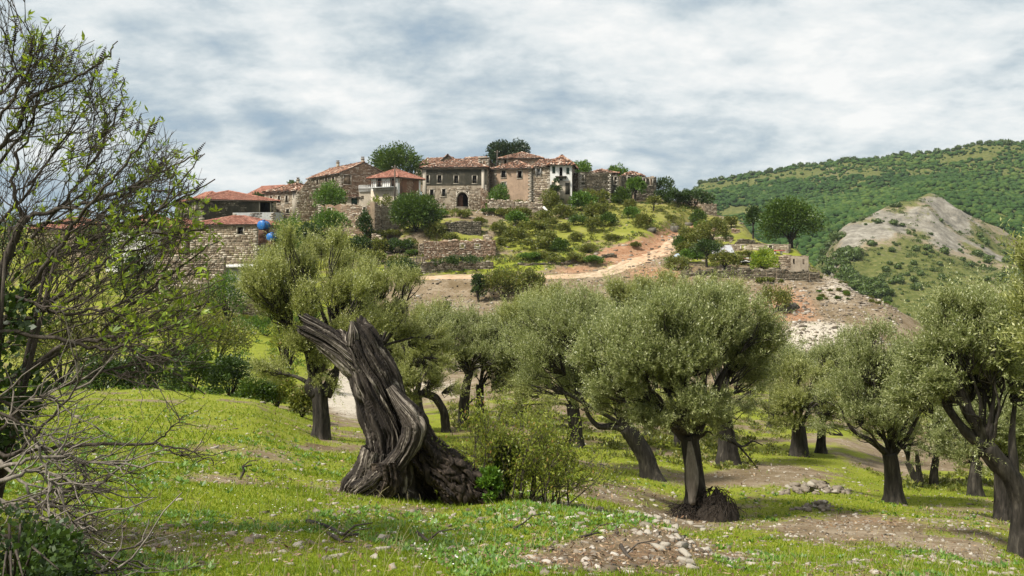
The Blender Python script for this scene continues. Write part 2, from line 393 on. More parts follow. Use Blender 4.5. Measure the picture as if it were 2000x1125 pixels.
# ------------------------------------------------------------------ the lie of the land
# one profile per bearing: (distance, photo row the ground shows at) or (distance, 0, height relative to eye level)
LEFTFAR = [(45,0,-7.4),(60,0,-8.6),(85,0,-9.2),(99,0,-9.0),(102,0,-7.6),(112,0,-6.6),(118,0,-4.8),(126,0,-3.4),(133,0,-.8),(140,0,1.6),(150,0,2.2),(170,0,1.5),(260,0,-20),(400,0,-40),(5000,0,-40)]
COL = {
 -3500: [(1,0,-1.62),(4.5,0,-1.7),(10,0,-2.1),(25,0,-3.6)] + LEFTFAR,
 -400: [(1,0,-1.62),(4.5,0,-1.68),(10,0,-2.1),(20,0,-3.3),(28,0,-4.4)] + LEFTFAR,
 0:   [(1,0,-1.62),(4.5,1120),(6,1000),(9,905),(14,832),(20,786),(26,762),(32,0,-5.4)] + LEFTFAR,
 300: [(1,0,-1.62),(4.5,1125),(6.5,1030),(10,925),(15,848),(20,797),(26,763),(28,762),(32,0,-5.7)] + LEFTFAR,
 500: [(1,0,-1.62),(4.5,1125),(7,1025),(11,925),(16,852),(21,808),(25.5,781),(28,0,-5.1),(32,0,-6.0),(45,0,-7.9),(60,718),(85,655),(99,632),(102,0,-7.6),(112,0,-6.6),(118,0,-4.9),(126,0,-3.5),(133,0,-.8),(140,0,2.0),(150,0,3.4),(165,0,4.4),(200,0,4),(260,0,-12),(400,0,-35),(5000,0,-40)],
 625: [(1,0,-1.62),(4.5,1125),(7,1032),(11,945),(16,888),(20,858),(26,832),(35,802),(50,765),(70,716),(90,668),(100,636),(106,0,-8.0),(112,0,-6.6),(120,0,-4.9),(127,0,-3),(134,465),(140,448),(150,420),(158,405),(170,0,6.2),(190,0,6),(260,0,-12),(400,0,-35),(5000,0,-40)],
 760: [(1,0,-1.62),(4.5,1126),(7,1037),(11,968),(16,902),(22,862),(30,835),(45,800),(60,765),(80,708),(95,640),(108,580),(114,547),(118,541),(119.5,531),(124,506),(133,482),(140,455),(150,430),(157,412),(163,408),(185,0,7.5),(220,0,6),(300,0,-15),(450,0,-40),(5000,0,-40)],
 880: [(1,0,-1.62),(4.5,1130),(8,1047),(11,985),(16,930),(22,885),(32,826),(45,790),(60,755),(80,700),(95,640),(108,585),(113.5,546),(117.5,539),(118.7,529),(123,508),(131,478),(134.5,470),(136.2,437),(140,433),(150,420),(157,412),(163,409),(185,0,8.5),(220,0,7),(300,0,-12),(450,0,-40),(5000,0,-40)],
 1000:[(1,0,-1.62),(4.5,1130),(6.5,1062),(8.5,998),(10,988),(13,962),(20,900),(32,832),(50,780),(70,728),(90,660),(105,590),(113.6,546),(117.2,537),(119,523),(126,496),(138,456),(150,425),(155,412),(165,402),(185,0,9),(220,0,7.5),(300,0,-10),(450,0,-35),(5000,0,-40)],
 1150:[(1,0,-1.62),(4.5,1132),(7,1042),(8.5,1003),(9.4,1008),(11,1000),(14,975),(20,930),(27,880),(40,820),(60,752),(85,680),(100,600),(113,546),(117,532),(119.5,526),(121,512),(132,475),(145,430),(158,395),(164,388),(185,0,9),(220,0,8),(300,0,-10),(450,0,-30),(5000,0,-40)],
 1200:[(1,0,-1.62),(4.5,1135),(7,1046),(8.8,1008),(9.5,1025),(14,990),(20,938),(27,885),(40,822),(60,754),(85,676),(100,595),(114.5,540),(119,521),(121.5,505),(133,470),(146,428),(158,397),(164,390),(185,0,9),(220,0,8),(300,0,-10),(450,0,-30),(5000,0,-40)],
 1250:[(1,0,-1.62),(4.5,1138),(7,1048),(8.9,1012),(9.5,1040),(14,1003),(20,942),(27,885),(40,822),(60,755),(85,672),(100,590),(112,540),(119.5,512),(124.5,502),(126.5,482),(140,440),(158,398),(164,391),(185,0,9),(220,0,8),(300,0,-10),(450,0,-30),(5000,0,-40)],
 1300:[(1,0,-1.62),(4.5,1140),(7,1054),(8.8,1022),(9.4,1068),(12,1045),(16,1005),(21,940),(28,882),(40,822),(60,757),(85,668),(100,585),(111,535),(123.5,497),(130,487),(132,468),(145,432),(158,400),(165,393),(185,0,9),(220,0,7.5),(300,0,-14),(450,0,-30),(560,0,-10),(5000,0,-40)],
 1365:[(1,0,-1.62),(4.5,1145),(6.8,1080),(8.5,1078),(9.2,1100),(12,1062),(16,1012),(21,955),(28,892),(40,830),(60,762),(85,666),(103,556),(108,538),(125,492),(145.5,456),(152,446),(154,434),(162,410),(168,405),(190,0,7),(260,0,-20),(400,0,-30),(560,0,10),(820,362),(900,0,48),(5000,0,-40)],
 1450:[(1,0,-1.62),(4.5,1150),(8,1110),(12,1062),(16,1012),(24,922),(30,886),(40,836),(60,765),(85,660),(103,557),(109,541),(112,522),(122,490),(135,465),(150,440),(160,432),(175,0,2.5),(220,0,-24),(320,0,-50),(420,0,-30),(550,432),(700,390),(840,350),(900,0,55),(5000,0,-40)],
 1560:[(1,0,-1.62),(4.5,1150),(10,1090),(16,1010),(24,928),(30,888),(40,842),(60,772),(75,692),(95,592),(103,557),(112,535),(121,492),(130,488),(135,490),(150,0,-7),(200,0,-32),(300,0,-52),(400,0,-38),(500,450),(600,415),(700,385),(850,330),(950,0,62),(5000,0,-40)],
 1640:[(1,0,-1.62),(4.5,1152),(10,1090),(16,1022),(24,935),(30,893),(45,822),(60,770),(78,682),(95,598),(103,560),(110,546),(117,547),(140,0,-15),(200,0,-38),(290,0,-42),(320,590),(345,532),(372,478),(400,445),(415,0,4.0),(450,0,-6),(520,430),(600,405),(700,375),(840,322),(950,0,66),(5000,0,-40)],
 1730:[(1,0,-1.62),(4.5,1155),(12,1062),(20,982),(26,938),(35,892),(50,822),(70,742),(85,652),(97,593),(103,590),(120,0,-13),(160,0,-32),(250,0,-46),(305,610),(340,535),(380,448),(406,400),(422,0,16.2),(450,0,12),(500,0,13),(560,402),(700,362),(820,313),(950,0,70),(5000,0,-40)],
 1820:[(1,0,-1.62),(4.5,1156),(12,1066),(20,992),(26,952),(35,902),(50,842),(70,764),(90,664),(100,640),(112,0,-15),(160,0,-35),(250,0,-48),(300,615),(330,562),(370,482),(403,412),(418,383),(432,382),(446,0,18),(490,0,19),(560,386),(700,345),(800,301),(950,0,75),(5000,0,-40)],
 1920:[(1,0,-1.62),(4.5,1160),(10,1106),(18,1012),(26,955),(35,908),(50,855),(70,775),(90,690),(102,0,-15),(160,0,-38),(250,0,-50),(300,612),(330,566),(370,512),(400,472),(430,436),(446,0,6.5),(480,0,8),(560,396),(680,346),(785,282),(950,0,80),(5000,0,-40)],
 2000:[(1,0,-1.62),(4.5,1165),(13,1092),(18,1024),(26,966),(35,915),(50,860),(70,785),(90,700),(102,0,-16),(160,0,-40),(250,0,-52),(300,600),(330,552),(360,536),(390,532),(430,482),(480,442),(560,402),(680,350),(775,278),(950,0,85),(5000,0,-40)],
 2500:[(1,0,-1.62),(4.5,0,-1.8),(13,0,-4.6),(26,0,-7.3),(50,0,-11),(90,0,-13),(160,0,-40),(250,0,-50),(350,0,-15),(560,0,30),(775,0,90),(950,0,85),(5000,0,-40)],
 6000:[(1,0,-1.62),(4.5,0,-1.8),(13,0,-4.6),(26,0,-7.3),(50,0,-11),(90,0,-13),(160,0,-40),(250,0,-50),(350,0,-15),(560,0,30),(775,0,90),(950,0,85),(5000,0,-40)],
}
CK = np.array(sorted(COL), float)
u_nodes = np.unique(np.concatenate([np.linspace(-3500, -300, 45), np.linspace(-300, 2300, 470), np.linspace(2300, 6000, 50)]))
y_nodes = np.unique(np.concatenate([np.geomspace(1.0, 30, 230), np.linspace(30, 100, 130), np.linspace(100, 170, 190), np.geomspace(170, 320, 50), np.linspace(320, 900, 180), np.geomspace(900, 6000, 24)]))
NU, NY = len(u_nodes), len(y_nodes)
def col_z(k):
    Ys = [t[0] for t in COL[k]]; zs = [t[2] if len(t) == 3 else (HY - t[1]) / F * t[0] for t in COL[k]]
    return np.interp(y_nodes, Ys, zs)
ZC = np.stack([col_z(k) for k in sorted(COL)], 1)              # NY x columns
GZ = np.zeros((NY, NU))
for r in range(NY):
    GZ[r] = np.interp(u_nodes, CK, ZC[r])
ker = np.array([1, 2, 1]) / 4.0
for _ in range(2):                                             # ease the creases along distance
    G2 = GZ.copy(); G2[1:-1] = GZ[:-2]*.25 + GZ[1:-1]*.5 + GZ[2:]*.25; GZ = G2
for _ in range(4):
    G2 = GZ.copy(); G2[:, 1:-1] = GZ[:, :-2]*.25 + GZ[:, 1:-1]*.5 + GZ[:, 2:]*.25; GZ = G2
UU, YY = np.meshgrid(u_nodes, y_nodes)
XX = (UU - CX) / F * YY
PYY = HY - GZ / YY * F                                          # photo row, before roughness: used to place ground cover
rough_amp = np.interp(YY, [1, 10, 30, 60, 100, 165, 300, 450, 900, 6000], [.025, .05, .09, .16, .28, .28, 1.2, 1.8, 3.2, 6])
GZ = GZ + rough_amp * (fbm2(XX, YY, 0.55, 3, 3) * np.clip(60 / YY, 0, 1) + 1.0 * fbm2(XX, YY, 0.13, 4, 9) * np.clip(YY / 30, 0.2, 1))
far = np.clip((YY - 220) / 80, 0, 1)
rid = 1 - np.abs(fbm2(XX, YY, 0.012, 4, 21)) * 2
GZ = GZ + far * np.interp(YY, [220, 330, 500, 900], [0, 5.0, 5.0, 5.0]) * (rid - 0.5)
crag = np.exp(-((UU-1830)/80)**2) * np.exp(-((YY-412)/28)**2) * (YY > 360)
GZ = GZ + crag * 5.0 * (fbm2(XX, YY, 0.085, 4, 31))
# lumpy broken ground in the cut bank and rubble
bank = np.exp(-((PYY - 500)/60)**2) * ((YY > 96) & (YY < 150))
GZ = GZ + bank * 0.35 * fbm2(XX, YY, 0.5, 3, 41)

# the dirt road: flat bed cut into the slope
road_px = np.array([640, 700, 760, 850, 930, 1000, 1075, 1150, 1200, 1250, 1300, 1335, 1365, 1385], float)
road_Y = np.array([117.5, 116.5, 116.0, 115.5, 115.4, 115.4, 115.3, 115.2, 117, 121.5, 126.5, 137, 148, 154], float)
tt = np.linspace(0, len(road_px) - 1, 260)
rpx = np.interp(tt, np.arange(len(road_px)), road_px); rY = np.interp(tt, np.arange(len(road_px)), road_Y)
for _ in range(30):
    rpx[1:-1] = (rpx[:-2] + 2*rpx[1:-1] + rpx[2:]) / 4; rY[1:-1] = (rY[:-2] + 2*rY[1:-1] + rY[2:]) / 4
rX = (rpx - CX) / F * rY

def grid_z(x, y):
    """height of the ground at world x, y (bilinear on the profile grid)"""
    x = np.atleast_1d(np.asarray(x, float)); y = np.atleast_1d(np.asarray(y, float))
    u = np.clip(CX + F * x / y, u_nodes[0], u_nodes[-1] - 1e-6); yy = np.clip(y, y_nodes[0], y_nodes[-1] - 1e-6)
    i = np.clip(np.searchsorted(y_nodes, yy, 'right') - 1, 0, NY - 2); j = np.clip(np.searchsorted(u_nodes, u, 'right') - 1, 0, NU - 2)
    a = (yy - y_nodes[i]) / (y_nodes[i+1] - y_nodes[i]); b = (u - u_nodes[j]) / (u_nodes[j+1] - u_nodes[j])
    return GZ[i, j]*(1-a)*(1-b) + GZ[i+1, j]*a*(1-b) + GZ[i, j+1]*(1-a)*b + GZ[i+1, j+1]*a*b
def gz(x, y):
    return float(grid_z(x, y)[0])
def G(px, Y, dz=0.0):
    x = (px - CX) / F * Y
    return np.array([x, Y, gz(x, Y) + dz])

rZ = grid_z(rX, rY)
for _ in range(60):
    rZ[1:-1] = (rZ[:-2] + 2*rZ[1:-1] + rZ[2:]) / 4
sel = (YY > 105) & (YY < 160) & (UU > 620) & (UU < 1400)
ii = np.argwhere(sel)
d2 = (XX[sel][:, None] - rX[None, ::2])**2 + (YY[sel][:, None] - rY[None, ::2])**2
k = d2.argmin(1); dmin = np.sqrt(d2.min(1)); w = np.clip((4.8 - dmin) / 2.2, 0, 1); w = w*w*(3-2*w)
GZ[sel] = GZ[sel]*(1-w) + (rZ[::2][k] + .10*(YY[sel] - rY[::2][k]))*w

# ground cover masks, kept as vertex attributes: R grass, G red earth, B pale gravel, A far vegetation tint
def blob(cx, cy, rx, ry, y0=0, y1=1e9, a=1.0):
    return a * np.exp(-((UU-cx)/rx)**2 - ((PYY-cy)/ry)**2) * ((YY >= y0) & (YY < y1))
n1 = fbm2(XX, YY, 0.9, 4, 51); n2 = fbm2(XX, YY, 0.16, 4, 61); n3 = fbm2(XX, YY, 0.03, 4, 71)
grass = np.where(YY < 40, 0.76 + .62*fbm2(XX, YY, .9, 5, 55), 0.55) + 0.28*n1
near = [(740,1000,150,24,.75),(690,965,70,14,.5),(1260,1075,170,40,.95),(1120,1095,140,26,.6),(1440,935,110,26,.8),(1720,1035,230,26,.8),(620,872,150,10,.75),
        (690,800,60,50,.9),(1170,955,150,26,.7),(1560,1045,120,20,.55),(1930,1060,120,30,.6),(1800,905,120,24,.5),(350,830,60,8,.4),(1560,915,90,20,.5),(1330,1010,70,20,.6)]
grass = np.where((YY > 12.5) & (YY < 68) & (UU > 880), np.interp(YY, [12, 20, 28, 40], [.84, .70, .56, .44]) + .65*fbm2(XX, YY, .4, 5, 58) + .25*n1, grass)  # patchy grass under the olives; the browner far floor also paints in their shade
for b in near: grass = grass - blob(b[0], b[1], b[2], b[3], 0, 60, b[4]*.62)*(1 + .9*n1)
rub = ((YY > 52) & (YY < 113.5)) * np.clip((UU - 640 + 120*n2)/120, 0, 1) * np.clip((YY-58)/12, 0, 1)
grass = grass - rub * (0.62 + 0.3*n2)
grass = grass + blob(990, 625, 180, 16, 60, 113, .55) + blob(490, 690, 120, 45, 40, 98, .6)
vil = ((YY >= 119) & (YY < 215))
grass = np.where(vil, 0.56 + 0.55*n2 + 0.35*n1, grass)
for b in [(1080,470,150,50,.3),(1230,440,90,30,.35),(1290,415,60,14,.3),(1450,470,70,20,.3)]: grass = grass + blob(*b[:4], 119, 215, b[4])
for b in [(757,440,22,24,1.),(780,480,60,22,.6),(935,424,50,12,.6),(960,455,40,40,.4),(1000,490,40,12,.4)]: grass = grass - blob(*b[:4], 119, 215, b[4])
red = np.zeros_like(grass)
for b in [(1330,452,55,20,1.),(1265,482,60,20,1.),(1200,500,60,16,.9),(1120,525,60,10,.6),(1290,535,80,18,.8),(1540,600,60,45,.85),(1590,650,50,30,.4),(1370,445,30,12,.8),(880,570,130,25,.25)]:
    red = red + blob(*b[:4], 88, 156, b[4])
red = red + blob(1250,1075,150,36,0,12,.42) + blob(1700,1020,180,20,0,40,.4)
grass = grass - red * 0.95
pale = np.zeros_like(grass)
for b in [(1600,660,90,40,1.,70,100),(1640,560,70,50,.55,96,140),(690,770,70,60,.9,30,70),(900,590,140,40,.35,70,113),(860,760,120,40,.5,36,80),(757,440,20,22,.8,125,150),(1260,490,70,14,.4,110,140),(1330,1010,60,14,.5,8,16)]:
    pale = pale + blob(*b[:4], b[5], b[6], b[4])
grass = grass - pale*0.5
hillw = (YY > 240)
sp = ((YY > 280) & (YY < 438) & (UU > 1540))
scree = np.zeros_like(grass)
for b in [(1830,400,60,40,1.0),(1850,450,60,40,.9),(1700,440,70,36,.75),(1900,480,70,40,.75),(1640,480,45,40,.8),(1960,520,50,60,.7),(1760,430,60,30,.6),(1630,535,26,26,1.)]:
    scree = scree + blob(*b[:4], 280, 440, b[4])
scree = np.clip(scree, 0, 1.1) * np.clip(0.62 + 1.3*fbm2(XX, YY, 0.06, 5, 81), 0, 1.3)
tan = .4*blob(1560,345,130,16,520,1e9,.8) + .8*blob(1650,335,60,10,520,1e9,.7) + .5*blob(1850,295,120,10,520,1e9,.45)
pale = np.where(hillw, scree, pale)
grass = np.where(hillw, np.where(sp, 0.72 - scree*0.75 + .3*n3, 0.84 + .3*n3 - tan*0.45), grass)
grass = grass + blob(1450,405,80,20,240,640,.5) + blob(1780,560,120,50,280,400,.3)
A = np.clip((YY - 110)/60, 0, 1)*0.5 + np.clip((YY - 230)/60, 0, 1)*0.5
za = np.stack([np.clip(grass, 0, 1), np.clip(red, 0, 1), np.clip(pale, 0, 1), A], -1)

def mask_at(x, y, ch=0):
    x = np.asarray(x, float); y = np.asarray(y, float)
    u = np.clip(CX + F*x/y, u_nodes[0], u_nodes[-1]-1e-6)
    i = np.clip(np.searchsorted(y_nodes, y) - 1, 0, NY-1); j = np.clip(np.searchsorted(u_nodes, u) - 1, 0, NU-1)
    return za[i, j, ch]

def ground_material():
    m, n = new_mat('ground_cover')
    at = n.a('ShaderNodeAttribute', attribute_name='za')
    sep = n.a('ShaderNodeSeparateColor', {0: at.outputs['Color']})
    gR, gG, gB = sep.outputs; gA = at.outputs['Alpha']
    pos = n.a('ShaderNodeTexCoord').outputs['Object']
    f1 = n.noise(pos, 9.0, 6.0, 0.7); f2 = n.noise(pos, 1.3, 6.0, 0.65); f3 = n.noise(pos, 0.10, 6.0, 0.65); f4 = n.noise(pos, 0.45, 6.0, 0.7)
    vor = n.a('ShaderNodeTexVoronoi', {'Vector': pos, 'Scale': 5.0}); 
    edge = n.math('ADD', n.math('MULTIPLY', n.math('SUBTRACT', f2, 0.5), 0.9), n.math('MULTIPLY', n.math('SUBTRACT', f1, 0.5), 0.8))
    fe = n.math('ADD', n.math('MULTIPLY', n.math('SUBTRACT', f3, 0.5), 0.8), n.math('MULTIPLY', n.math('SUBTRACT', f4, 0.5), 1.1))
    edge = n.mix(gA, edge, fe)
    f5 = n.noise(pos, 48.0, 5.0, 0.7)
    soil = n.ramp(n.math('ADD', n.math('MULTIPLY', f1, 0.45), n.math('MULTIPLY', f5, 0.55)), [(0.25, (0.052, 0.036, 0.019)), (0.5, (0.120, 0.087, 0.048)), (0.75, (0.26, 0.21, 0.135))])
    stone = n.ramp(vor.outputs['Color'], [(0.2, (0.18, 0.15, 0.115)), (0.8, (0.46, 0.42, 0.35))])
    soil = n.mix(n.ramp(f4, [(0.40, 0.0), (0.66, 0.65)]), soil, n.mix(0.5, stone, (0.27, 0.190, 0.110)))
    gmix = n.ramp(n.math('ADD', gB, edge), [(0.38, 0.0), (0.62, 1.0)])
    col = n.mix(gmix, soil, n.mix(0.75, stone, (0.42, 0.375, 0.305)))
    fscree = n.ramp(n.noise(pos, 0.22, 7.0, 0.75), [(0.32, (0.070, 0.067, 0.058)), (0.5, (0.17, 0.155, 0.125)), (0.68, (0.29, 0.27, 0.23))])
    isfar = n.ramp(gA, [(0.55, 0.0), (0.95, 1.0)])
    col = n.mix(isfar, col, n.mix(gmix, (0.205, 0.165, 0.110), fscree))
    redc = n.ramp(n.math('ADD', n.math('MULTIPLY', f2, 0.5), n.math('MULTIPLY', f1, 0.5)), [(0.3, (0.115, 0.055, 0.030)), (0.48, (0.24, 0.125, 0.068)), (0.66, (0.36, 0.26, 0.17))])
    col = n.mix(n.ramp(n.math('ADD', gG, edge), [(0.32, 0.0), (0.62, 1.0)]), col, redc)
    gn = n.ramp(n.math('ADD', n.math('ADD', n.math('MULTIPLY', f1, 0.35), n.math('MULTIPLY', f5, 0.3)), n.math('MULTIPLY', f2, 0.35)), [(0.32, (0.075, 0.095, 0.012)), (0.5, (0.165, 0.190, 0.018)), (0.68, (0.26, 0.255, 0.05))])
    gmid = n.ramp(f4, [(0.3, (0.080, 0.085, 0.020)), (0.5, (0.170, 0.158, 0.042)), (0.7, (0.26, 0.225, 0.10))])
    gfar = n.ramp(f4, [(0.3, (0.035, 0.050, 0.012)), (0.5, (0.080, 0.090, 0.024)), (0.7, (0.150, 0.140, 0.056))])
    gcol = n.mix(n.ramp(gA, [(0.05, 0.0), (0.45, 1.0)]), gn, gmid)
    gcol = n.mix(isfar, gcol, gfar)
    col = n.mix(n.ramp(n.math('ADD', gR, edge), [(0.36, 0.0), (0.58, 1.0)]), col, gcol)
    h = n.math('ADD', n.math('ADD', n.math('MULTIPLY', f1, 0.4), n.math('MULTIPLY', f5, 0.12)), n.math('MULTIPLY', f4, 1.2))
    finish(n, col, 0.95, h, 0.55, 0.12, 0.1)
    return m
M['ground'] = ground_material()

mb = MB()
V = np.stack([XX, YY, GZ], -1).reshape(-1, 3)
i = np.arange(NY-1)[:, None]*NU; j = np.arange(NU-1)[None, :]
mb.add(V, np.stack([i+j, i+j+1, i+NU+j+1, i+NU+j], -1).reshape(-1, 4))
# behind and beside the camera
zb = float(GZ[0].mean())
nb = mb.n
xs = XX[0]
mb.add(np.concatenate([np.stack([xs, np.full(NU, 1.0), GZ[0]], 1), np.stack([xs*40, np.full(NU, -60.0), np.full(NU, zb)], 1)]),
       np.stack([np.arange(NU-1), np.arange(1, NU)+NU-1, np.arange(1, NU)+NU, np.arange(1, NU)], 1))
att = np.concatenate([za.reshape(-1, 4), np.tile(np.array([[.9, 0, 0, 0]]), (2*NU, 1))])
ground = mb.obj('ground', M['ground'], smooth=True, attrs={'za': att})
tag(ground, 'stony grass slope dropping from the olives and rising to the hilltop village', kind='structure')

# dirt road as a strip on its flat bed
def road_material():
    m, n = new_mat('dirt_road')
    pos = n.a('ShaderNodeTexCoord').outputs['Object']
    f1 = n.noise(pos, 1.2, 6.0, 0.7); f2 = n.noise(pos, 0.12, 4.0, 0.6)
    col = n.ramp(f1, [(0.3, (0.20, 0.140, 0.090)), (0.5, (0.36, 0.275, 0.185)), (0.7, (0.48, 0.40, 0.30))])
    col = n.mix(n.ramp(f2, [(0.42, 0.0), (0.62, 0.55)]), col, (0.42, 0.27, 0.165))
    finish(n, col, 0.95, f1, 0.4, 0.05, 0.1)
    return m
tx = np.gradient(rX); ty = np.gradient(rY); L = np.hypot(tx, ty); nx, ny = -ty/L, tx/L
offs = np.linspace(-1, 1, 7)
wob = np.interp(rpx, [640, 1150, 1260, 1385], [2.5, 2.3, 1.7, 1.5]) + 0.3*np.interp(np.arange(260), np.arange(0, 260, 6), np.random.default_rng(3).uniform(-1, 1, 44))
edge_r = np.stack([np.interp(np.arange(260), np.arange(0, 260, 3), np.random.default_rng(40+k).uniform(.72, 1.2, 87)) for k in range(2)], 1)
ww = wob[:, None]*np.where(offs[None] < 0, edge_r[:, :1], edge_r[:, 1:])
rxg = rX[:, None] + nx[:, None]*offs*ww; ryg = rY[:, None] + ny[:, None]*offs*ww
rzg = np.maximum(grid_z(rxg.ravel(), ryg.ravel()).reshape(rxg.shape), rZ[:, None] + .10*(ryg - rY[:, None])) + 0.05 - 0.08*(np.abs(offs) > .9) - 0.05*(np.abs(np.abs(offs) - .34) < .05) + 0.04*fbm2(rxg, ryg, 1.4, 3, 17)
mb = MB(); i = np.arange(259)[:, None]*7; j = np.arange(6)[None, :]
mb.add(np.stack([rxg, ryg, rzg], -1), np.stack([i+j, i+j+1, i+7+j+1, i+7+j], -1).reshape(-1, 4))
tag(mb.obj('dirt_road', road_material(), smooth=True), 'pale dirt road climbing the slope to the village', kind='structure')
# ------------------------------------------------------------------ masonry and houses
rngH = np.random.default_rng(11)

def stones_on(mb, o, e, n, W, top, openings, size=0.30, jut=0.05, z0=0.0, where=None, rng=rngH, capstones=False):
    """rough stones bedded in a wall face: o corner, e along, n outward; top(s) is the wall height"""
    up = np.array([0, 0, 1.0])
    S, H, A, B = [], [], [], []
    hmax = max(top(s) for s in np.linspace(0, W, 12))
    h = z0
    while h < hmax - 0.06:
        ch = size * rng.uniform(0.42, 0.9)
        s = -rng.uniform(0, size*.5)
        while s < W:
            l = size * rng.choice([.55, .8, 1.1, 1.6, 2.0]) * rng.uniform(0.8, 1.2)
            S.append(s); H.append(h); A.append(l); B.append(ch)
            s += l
        h += ch
    S, H, A, B = map(np.array, (S, H, A, B))
    s1 = np.clip(S, 0, W); s2 = np.clip(S + A, 0, W); cs = (s1+s2)/2; chh = H + B/2
    keep = (s2 - s1 > 0.08) & (chh < np.array([top(c) for c in cs]) + 0.04)
    for (a, b, c, d) in openings:
        keep &= ~((s2 > a - .02) & (s1 < b + .02) & (H + B > c - .02) & (H < d + .02))
    if where is not None: keep &= where(cs, chh)
    s1, s2, H, B = s1[keep], s2[keep], H[keep], B[keep]
    N = len(s1)
    if not N: return
    g = 0.022
    s1 = s1 + g*rng.uniform(.3, 1, N); s2 = s2 - g*rng.uniform(.3, 1, N)
    h1 = H + g*rng.uniform(.2, 1, N); h2 = H + B - g*rng.uniform(.2, 1, N)
    j = jut*rng.uniform(0.25, 1.0, N); bv = 0.03
    def pt(s, h, d): return o[None] + s[:, None]*e[None] + h[:, None]*up[None] + d[:, None]*n[None]
    sk = rng.uniform(-.035, .035, (N, 4))
    back = np.full(N, -0.03)
    Vv = np.stack([pt(s1, h1, back), pt(s2, h1, back), pt(s2, h2, back), pt(s1, h2, back),
                   pt(s1+bv+sk[:, 0], h1+bv, j), pt(s2-bv+sk[:, 1], h1+bv+sk[:, 0]*.5, j), pt(s2-bv+sk[:, 2], h2-bv, j), pt(s1+bv+sk[:, 3], h2-bv+sk[:, 1]*.5, j)], 1)
    q = np.array([(4, 5, 6, 7), (0, 1, 5, 4), (1, 2, 6, 5), (2, 3, 7, 6), (3, 0, 4, 7)])
    mb.add(Vv.reshape(-1, 3), (q[None] + np.arange(N)[:, None, None]*8).reshape(-1, 4))

def wall_geo(mb, o, e, n, W, top, openings, th=0.5, step=0.9):
    """a wall with real openings; top(s) may be uneven"""
    up = np.array([0, 0, 1.0])
    sb = sorted(set([0.0, W] + [v for a in openings for v in a[:2] if 0 < v < W] + [s for s in np.arange(step, W - .2, step)]))
    sb = [s for k, s in enumerate(sb) if k == 0 or s - sb[k-1] > 1e-4]
    hb0 = sorted(set([0.0] + [v for a in openings for v in a[2:4]]))
    def pt(s, h, d): return o + s*e + h*up + d*n
    for a, b in zip(sb[:-1], sb[1:]):
        m = (a+b)/2; ta, tb = top(a + 1e-3), top(b - 1e-3)
        hb = [h for h in hb0 if h < min(ta, tb) - 0.02] + [None]
        for k in range(len(hb)-1):
            c = hb[k]; d = hb[k+1]
            ca = cb = c; da, db = (ta, tb) if d is None else (d, d)
            mid = c + 0.01
            if any(p < m < q and r - 1e-6 <= mid < t for p, q, r, t in openings): continue
            mb.add([pt(a, ca, 0), pt(b, cb, 0), pt(b, db, 0), pt(a, da, 0)], [(0, 1, 2, 3)])
            mb.add([pt(a, ca, -th), pt(b, cb, -th), pt(b, db, -th), pt(a, da, -th)], [(0, 3, 2, 1)])
        if not any(p < m < q and t >= min(ta, tb) for p, q, r, t in openings):
            mb.add([pt(a, ta, 0), pt(b, tb, 0), pt(b, tb, -th), pt(a, ta, -th)], [(0, 1, 2, 3)])
    for p, q, r, t in openings:
        t2 = min(t, top((p+q)/2))
        mb.add([pt(p, r, 0), pt(p, t2, 0), pt(p, t2, -th), pt(p, r, -th)], [(0, 1, 2, 3)])
        mb.add([pt(q, r, 0), pt(q, t2, 0), pt(q, t2, -th), pt(q, r, -th)], [(3, 2, 1, 0)])
        mb.add([pt(p, r, 0), pt(q, r, 0), pt(q, r, -th), pt(p, r, -th)], [(0, 1, 2, 3)])
        mb.add([pt(p, t2, 0), pt(q, t2, 0), pt(q, t2, -th), pt(p, t2, -th)], [(3, 2, 1, 0)])
    mb.add([pt(0, 0, 0), pt(0, top(1e-3), 0), pt(0, top(1e-3), -th), pt(0, 0, -th)], [(0, 3, 2, 1)])
    mb.add([pt(W, 0, 0), pt(W, top(W-1e-3), 0), pt(W, top(W-1e-3), -th), pt(W, 0, -th)], [(0, 1, 2, 3)])

